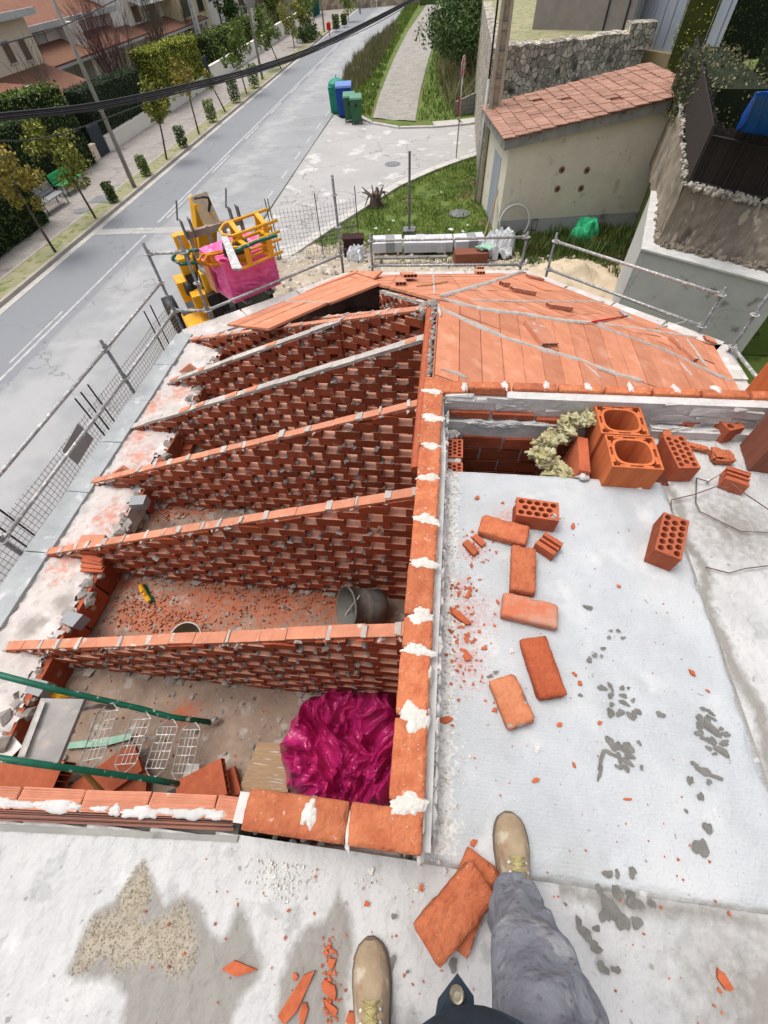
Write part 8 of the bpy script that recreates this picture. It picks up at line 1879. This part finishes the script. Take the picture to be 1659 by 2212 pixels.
# load
LZ0, LZ1 = -2.28, -1.56
l0, l1 = P(508, 656, LZ0), P(607, 613, LZ0); ld = (l1-l0); LL = ld.length; ld.normalize(); ln = V(-ld.y, ld.x, 0); DPL = .9
b = MB()
for t in (.25, .75): p = l0.lerp(l1, t)+V(0, 0, -.06); b.box(p+ln*.95, (.12, 2.0, .05), rz=math.atan2(ld.y, ld.x))
b.build('fork', m_post, th)
lo_ = empty('wrapped_load', (l0+l1)/2, 'block of clay boards wrapped in torn magenta film, raised on the forks', 'wrapped load')
n = 34; b = MB()
def face(a, u, v, nu, nv, nrm, amp, sd):
    vs = []
    for i in range(nu+1):
        for j in range(nv+1):
            s, t = i/nu, j/nv; p = a+u*s+v*t; e_ = min(s, 1-s, t, 1-t)*6; e_ = min(1, e_); r = abs(mnoise.noise(V(s*5+sd, t*9+s*6, sd)))*1.2-.15+.5*abs(mnoise.noise(V(s*3, t*18+s*9, sd*2))); vs.append(p+nrm*amp*r*e_)
    b.add(vs, [(i*(nv+1)+j, (i+1)*(nv+1)+j, (i+1)*(nv+1)+j+1, i*(nv+1)+j+1) for i in range(nu) for j in range(nv)])
Hh = V(0, 0, LZ1-LZ0); U = ld*LL; W = ln*DPL
face(l0, U, Hh, n, n, -ln, .10, 1); face(l0+W, -W, Hh, n, n, -ld, .08, 2); face(l1, W, Hh, n, n, ld, .08, 3); face(l0+Hh, U, W, n, n, V(0, 0, 1), .12, 4); face(l0, W, U, 4, 4, V(0, 0, -1), 0, 5)
b.build('magenta_film', m_magn, lo_, True)
b = MB(); p = l0+W*.62+Hh*.5-ld*.095; b.box(p, (.03, .26, .55), rz=math.atan2(ld.y, ld.x)); b.build('exposed_boards', m_board, lo_)
b = MB(); q_ = random.Random(4)
for k in range(6): a = l0+U*q_.uniform(.1, .6)+W*q_.uniform(.1, .5)+Hh; b.blob(a+V(0, 0, .03), q_.uniform(.07, .14), .9, 3, (1.3, 1, .4))
b.build('film_bunch', m_magn, lo_, False)
# stacked yellow trestles on the load
def trestle(c, rz, L_, W_, m, label, tx=0, ty=0, bars=2, name='tubular_trestle'):
    rt = bpy.data.objects.new(name, None); COL.objects.link(rt); rt.location = c; rt.rotation_euler = (tx, ty, rz); tag(rt, label, 'trestle', 'trestles stacked on the load')
    r = .024
    for k, z in enumerate((-.17, .17)):
        b = MB(); b.tube([V(L_/2, -W_/2, z), V(-L_/2+.12, -W_/2, z), V(-L_/2, -W_/2+.1, z), V(-L_/2, W_/2-.1, z), V(-L_/2+.12, W_/2, z), V(L_/2, W_/2, z)], r, 8); b.build('frame', m, rt, True, keep=True)
    b = MB()
    for k in range(bars):
        x = -L_/4+k*L_/2/max(1, bars-1)
        for y in (-W_/2, W_/2): b.box((x, y, 0), (.09, .03, .36))
        b.box((x, 0, .17), (.08, W_, .03)); b.box((x, 0, -.17), (.08, W_, .03)); b.build('cross_plate', m, rt, keep=True); b = MB()
    return rt
tc = P(540, 503, -1.26); trestle(tc, math.atan2(ld.y, ld.x)-.15, .98, .34, m_yel, 'big yellow tubular trestle on top of the load', .25, -.05)
tc = P(552, 536, -1.42); trestle(tc, math.atan2(ld.y, ld.x)+.05, .95, .22, m_yel, 'lower yellow trestle lying on the film', .1, 0)
tc = P(436, 552, -1.75); trestle(tc, math.atan2(ld.y, ld.x)-.3, 1.1, .2, m_green, 'green tubular trestle sticking out left of the load', 1.25, .1, 2)
tc = P(478, 556, -1.55); trestle(tc, math.atan2(ld.y, ld.x)-.1, .8, .16, mat('orange_paint', (.70, .25, .02), bump=0), 'orange tubular frame between the green and the yellow trestles', 1.3, .1, 2)
b = MB(); a, e = P(485, 515, -1.05), P(508, 585, -1.25); b.poly3([a+V(-.05, 0, 0), a+V(.05, .02, .0), e+V(.12, .02, 0), e+V(-.04, 0, 0)], (0, 0, .03)); tag(b.build('steel_plate', m_galv), 'grey steel plate hanging in front of the yellow trestle', 'plate')
b = MB(); b.tube([P(500, 545, -1.2), P(560, 520, -1.2), P(598, 508, -1.2)], .03, 6); tag(b.build('dark_bar', m_green), 'dark green bar sticking out right of the trestles', 'bar')
b = MB(); b.box(P(510, 535, -1.35), (.45, .3, .12), rz=.4); tag(b.build('black_tray', m_black), 'black tray among the trestles on the load', 'tray')

# ================================================================== OVERHEAD CABLES
def cable(tab, r, label, m=m_black, n=10, group='overhead cables'):
    pts = []
    for px, py, dz in tab: rr = ray(px, py); pts.append(V(0, 0, HC)+rr*(dz/FC))
    out = []
    for i in range(len(pts)-1):
        p0 = pts[max(0, i-1)]; p1 = pts[i]; p2 = pts[i+1]; p3 = pts[min(len(pts)-1, i+2)]
        for k in range(n):
            t = k/n; out.append(.5*((2*p1)+(p2-p0)*t+(2*p0-5*p1+4*p2-p3)*t*t+(3*p1-p0-3*p2+p3)*t*t*t))
    out.append(pts[-1]); b = MB(); b.tube(out, r, 6); return tag(b.build('overhead_cable', m, smooth=True), label, 'cable', group)
for k, (dy, lb) in enumerate([(0, 'top strand'), (4.5, 'second strand'), (9, 'third strand'), (14, 'lowest strand')]):
    cable([(-120, 262+dy, 7), (0, 246+dy, 7.5), (213, 222+dy, 8.6), (430, 176+dy, 10), (560, 142+dy*.9, 11.2), (700, 91+dy*.8, 12.8), (880, 2+dy*.5, 15.5), (1010, -70, 18)], .013 if k % 2 else .018, lb+' of the thick black cable bundle crossing the upper left')
for k, px in enumerate((60, 150, 260, 350, 442, 520, 600, 680, 760)):
    pass
cable([(-80, 127, 8), (0, 97, 9), (130, 58, 10.5), (250, 0, 12.5), (330, -40, 14)], .012, 'thin single wire near the top left corner')
cable([(0, 305, 8), (130, 290, 9), (350, 212, 11), (560, 152, 13), (680, 110, 15), (800, 58, 17), (905, -2, 19)], .010, 'thin wire running just under the thick bundle')

# ================================================================== LIGHT
wd = bpy.data.worlds.new('World'); S.world = wd; wd.use_nodes = True; nt = wd.node_tree; bg = nt.nodes['Background']
sky = nt.nodes.new('ShaderNodeTexSky'); sky.sky_type = 'NISHITA'; sky.sun_disc = False; SE2, SAZ = 72, 290
sky.sun_elevation = R(SE2); sky.sun_rotation = R(SAZ); sky.dust_density = 6; sky.air_density = 1.0; sky.ozone_density = .6
hs = nt.nodes.new('ShaderNodeHueSaturation'); hs.inputs['Saturation'].default_value = .45
nt.links.new(sky.outputs[0], hs.inputs['Color']); nt.links.new(hs.outputs[0], bg.inputs['Color']); bg.inputs['Strength'].default_value = .15
sl = bpy.data.lights.new('sun', 'SUN'); sl.energy = .8; sl.angle = R(30); sl.color = (1, .97, .93); so_ = bpy.data.objects.new('sun', sl); COL.objects.link(so_)
so_.rotation_euler = (V(math.sin(R(SAZ))*math.cos(R(SE2)), math.cos(R(SAZ))*math.cos(R(SE2)), math.sin(R(SE2)))).to_track_quat('Z', 'Y').to_euler()
S.view_settings.view_transform = 'Standard'; S.view_settings.look = 'None'; S.view_settings.gamma = 1; S.view_settings.exposure = .42
S.render.engine = 'CYCLES'; S.cycles.max_bounces = 6; S.cycles.diffuse_bounces = 3
S.render.resolution_x = 768; S.render.resolution_y = 1024
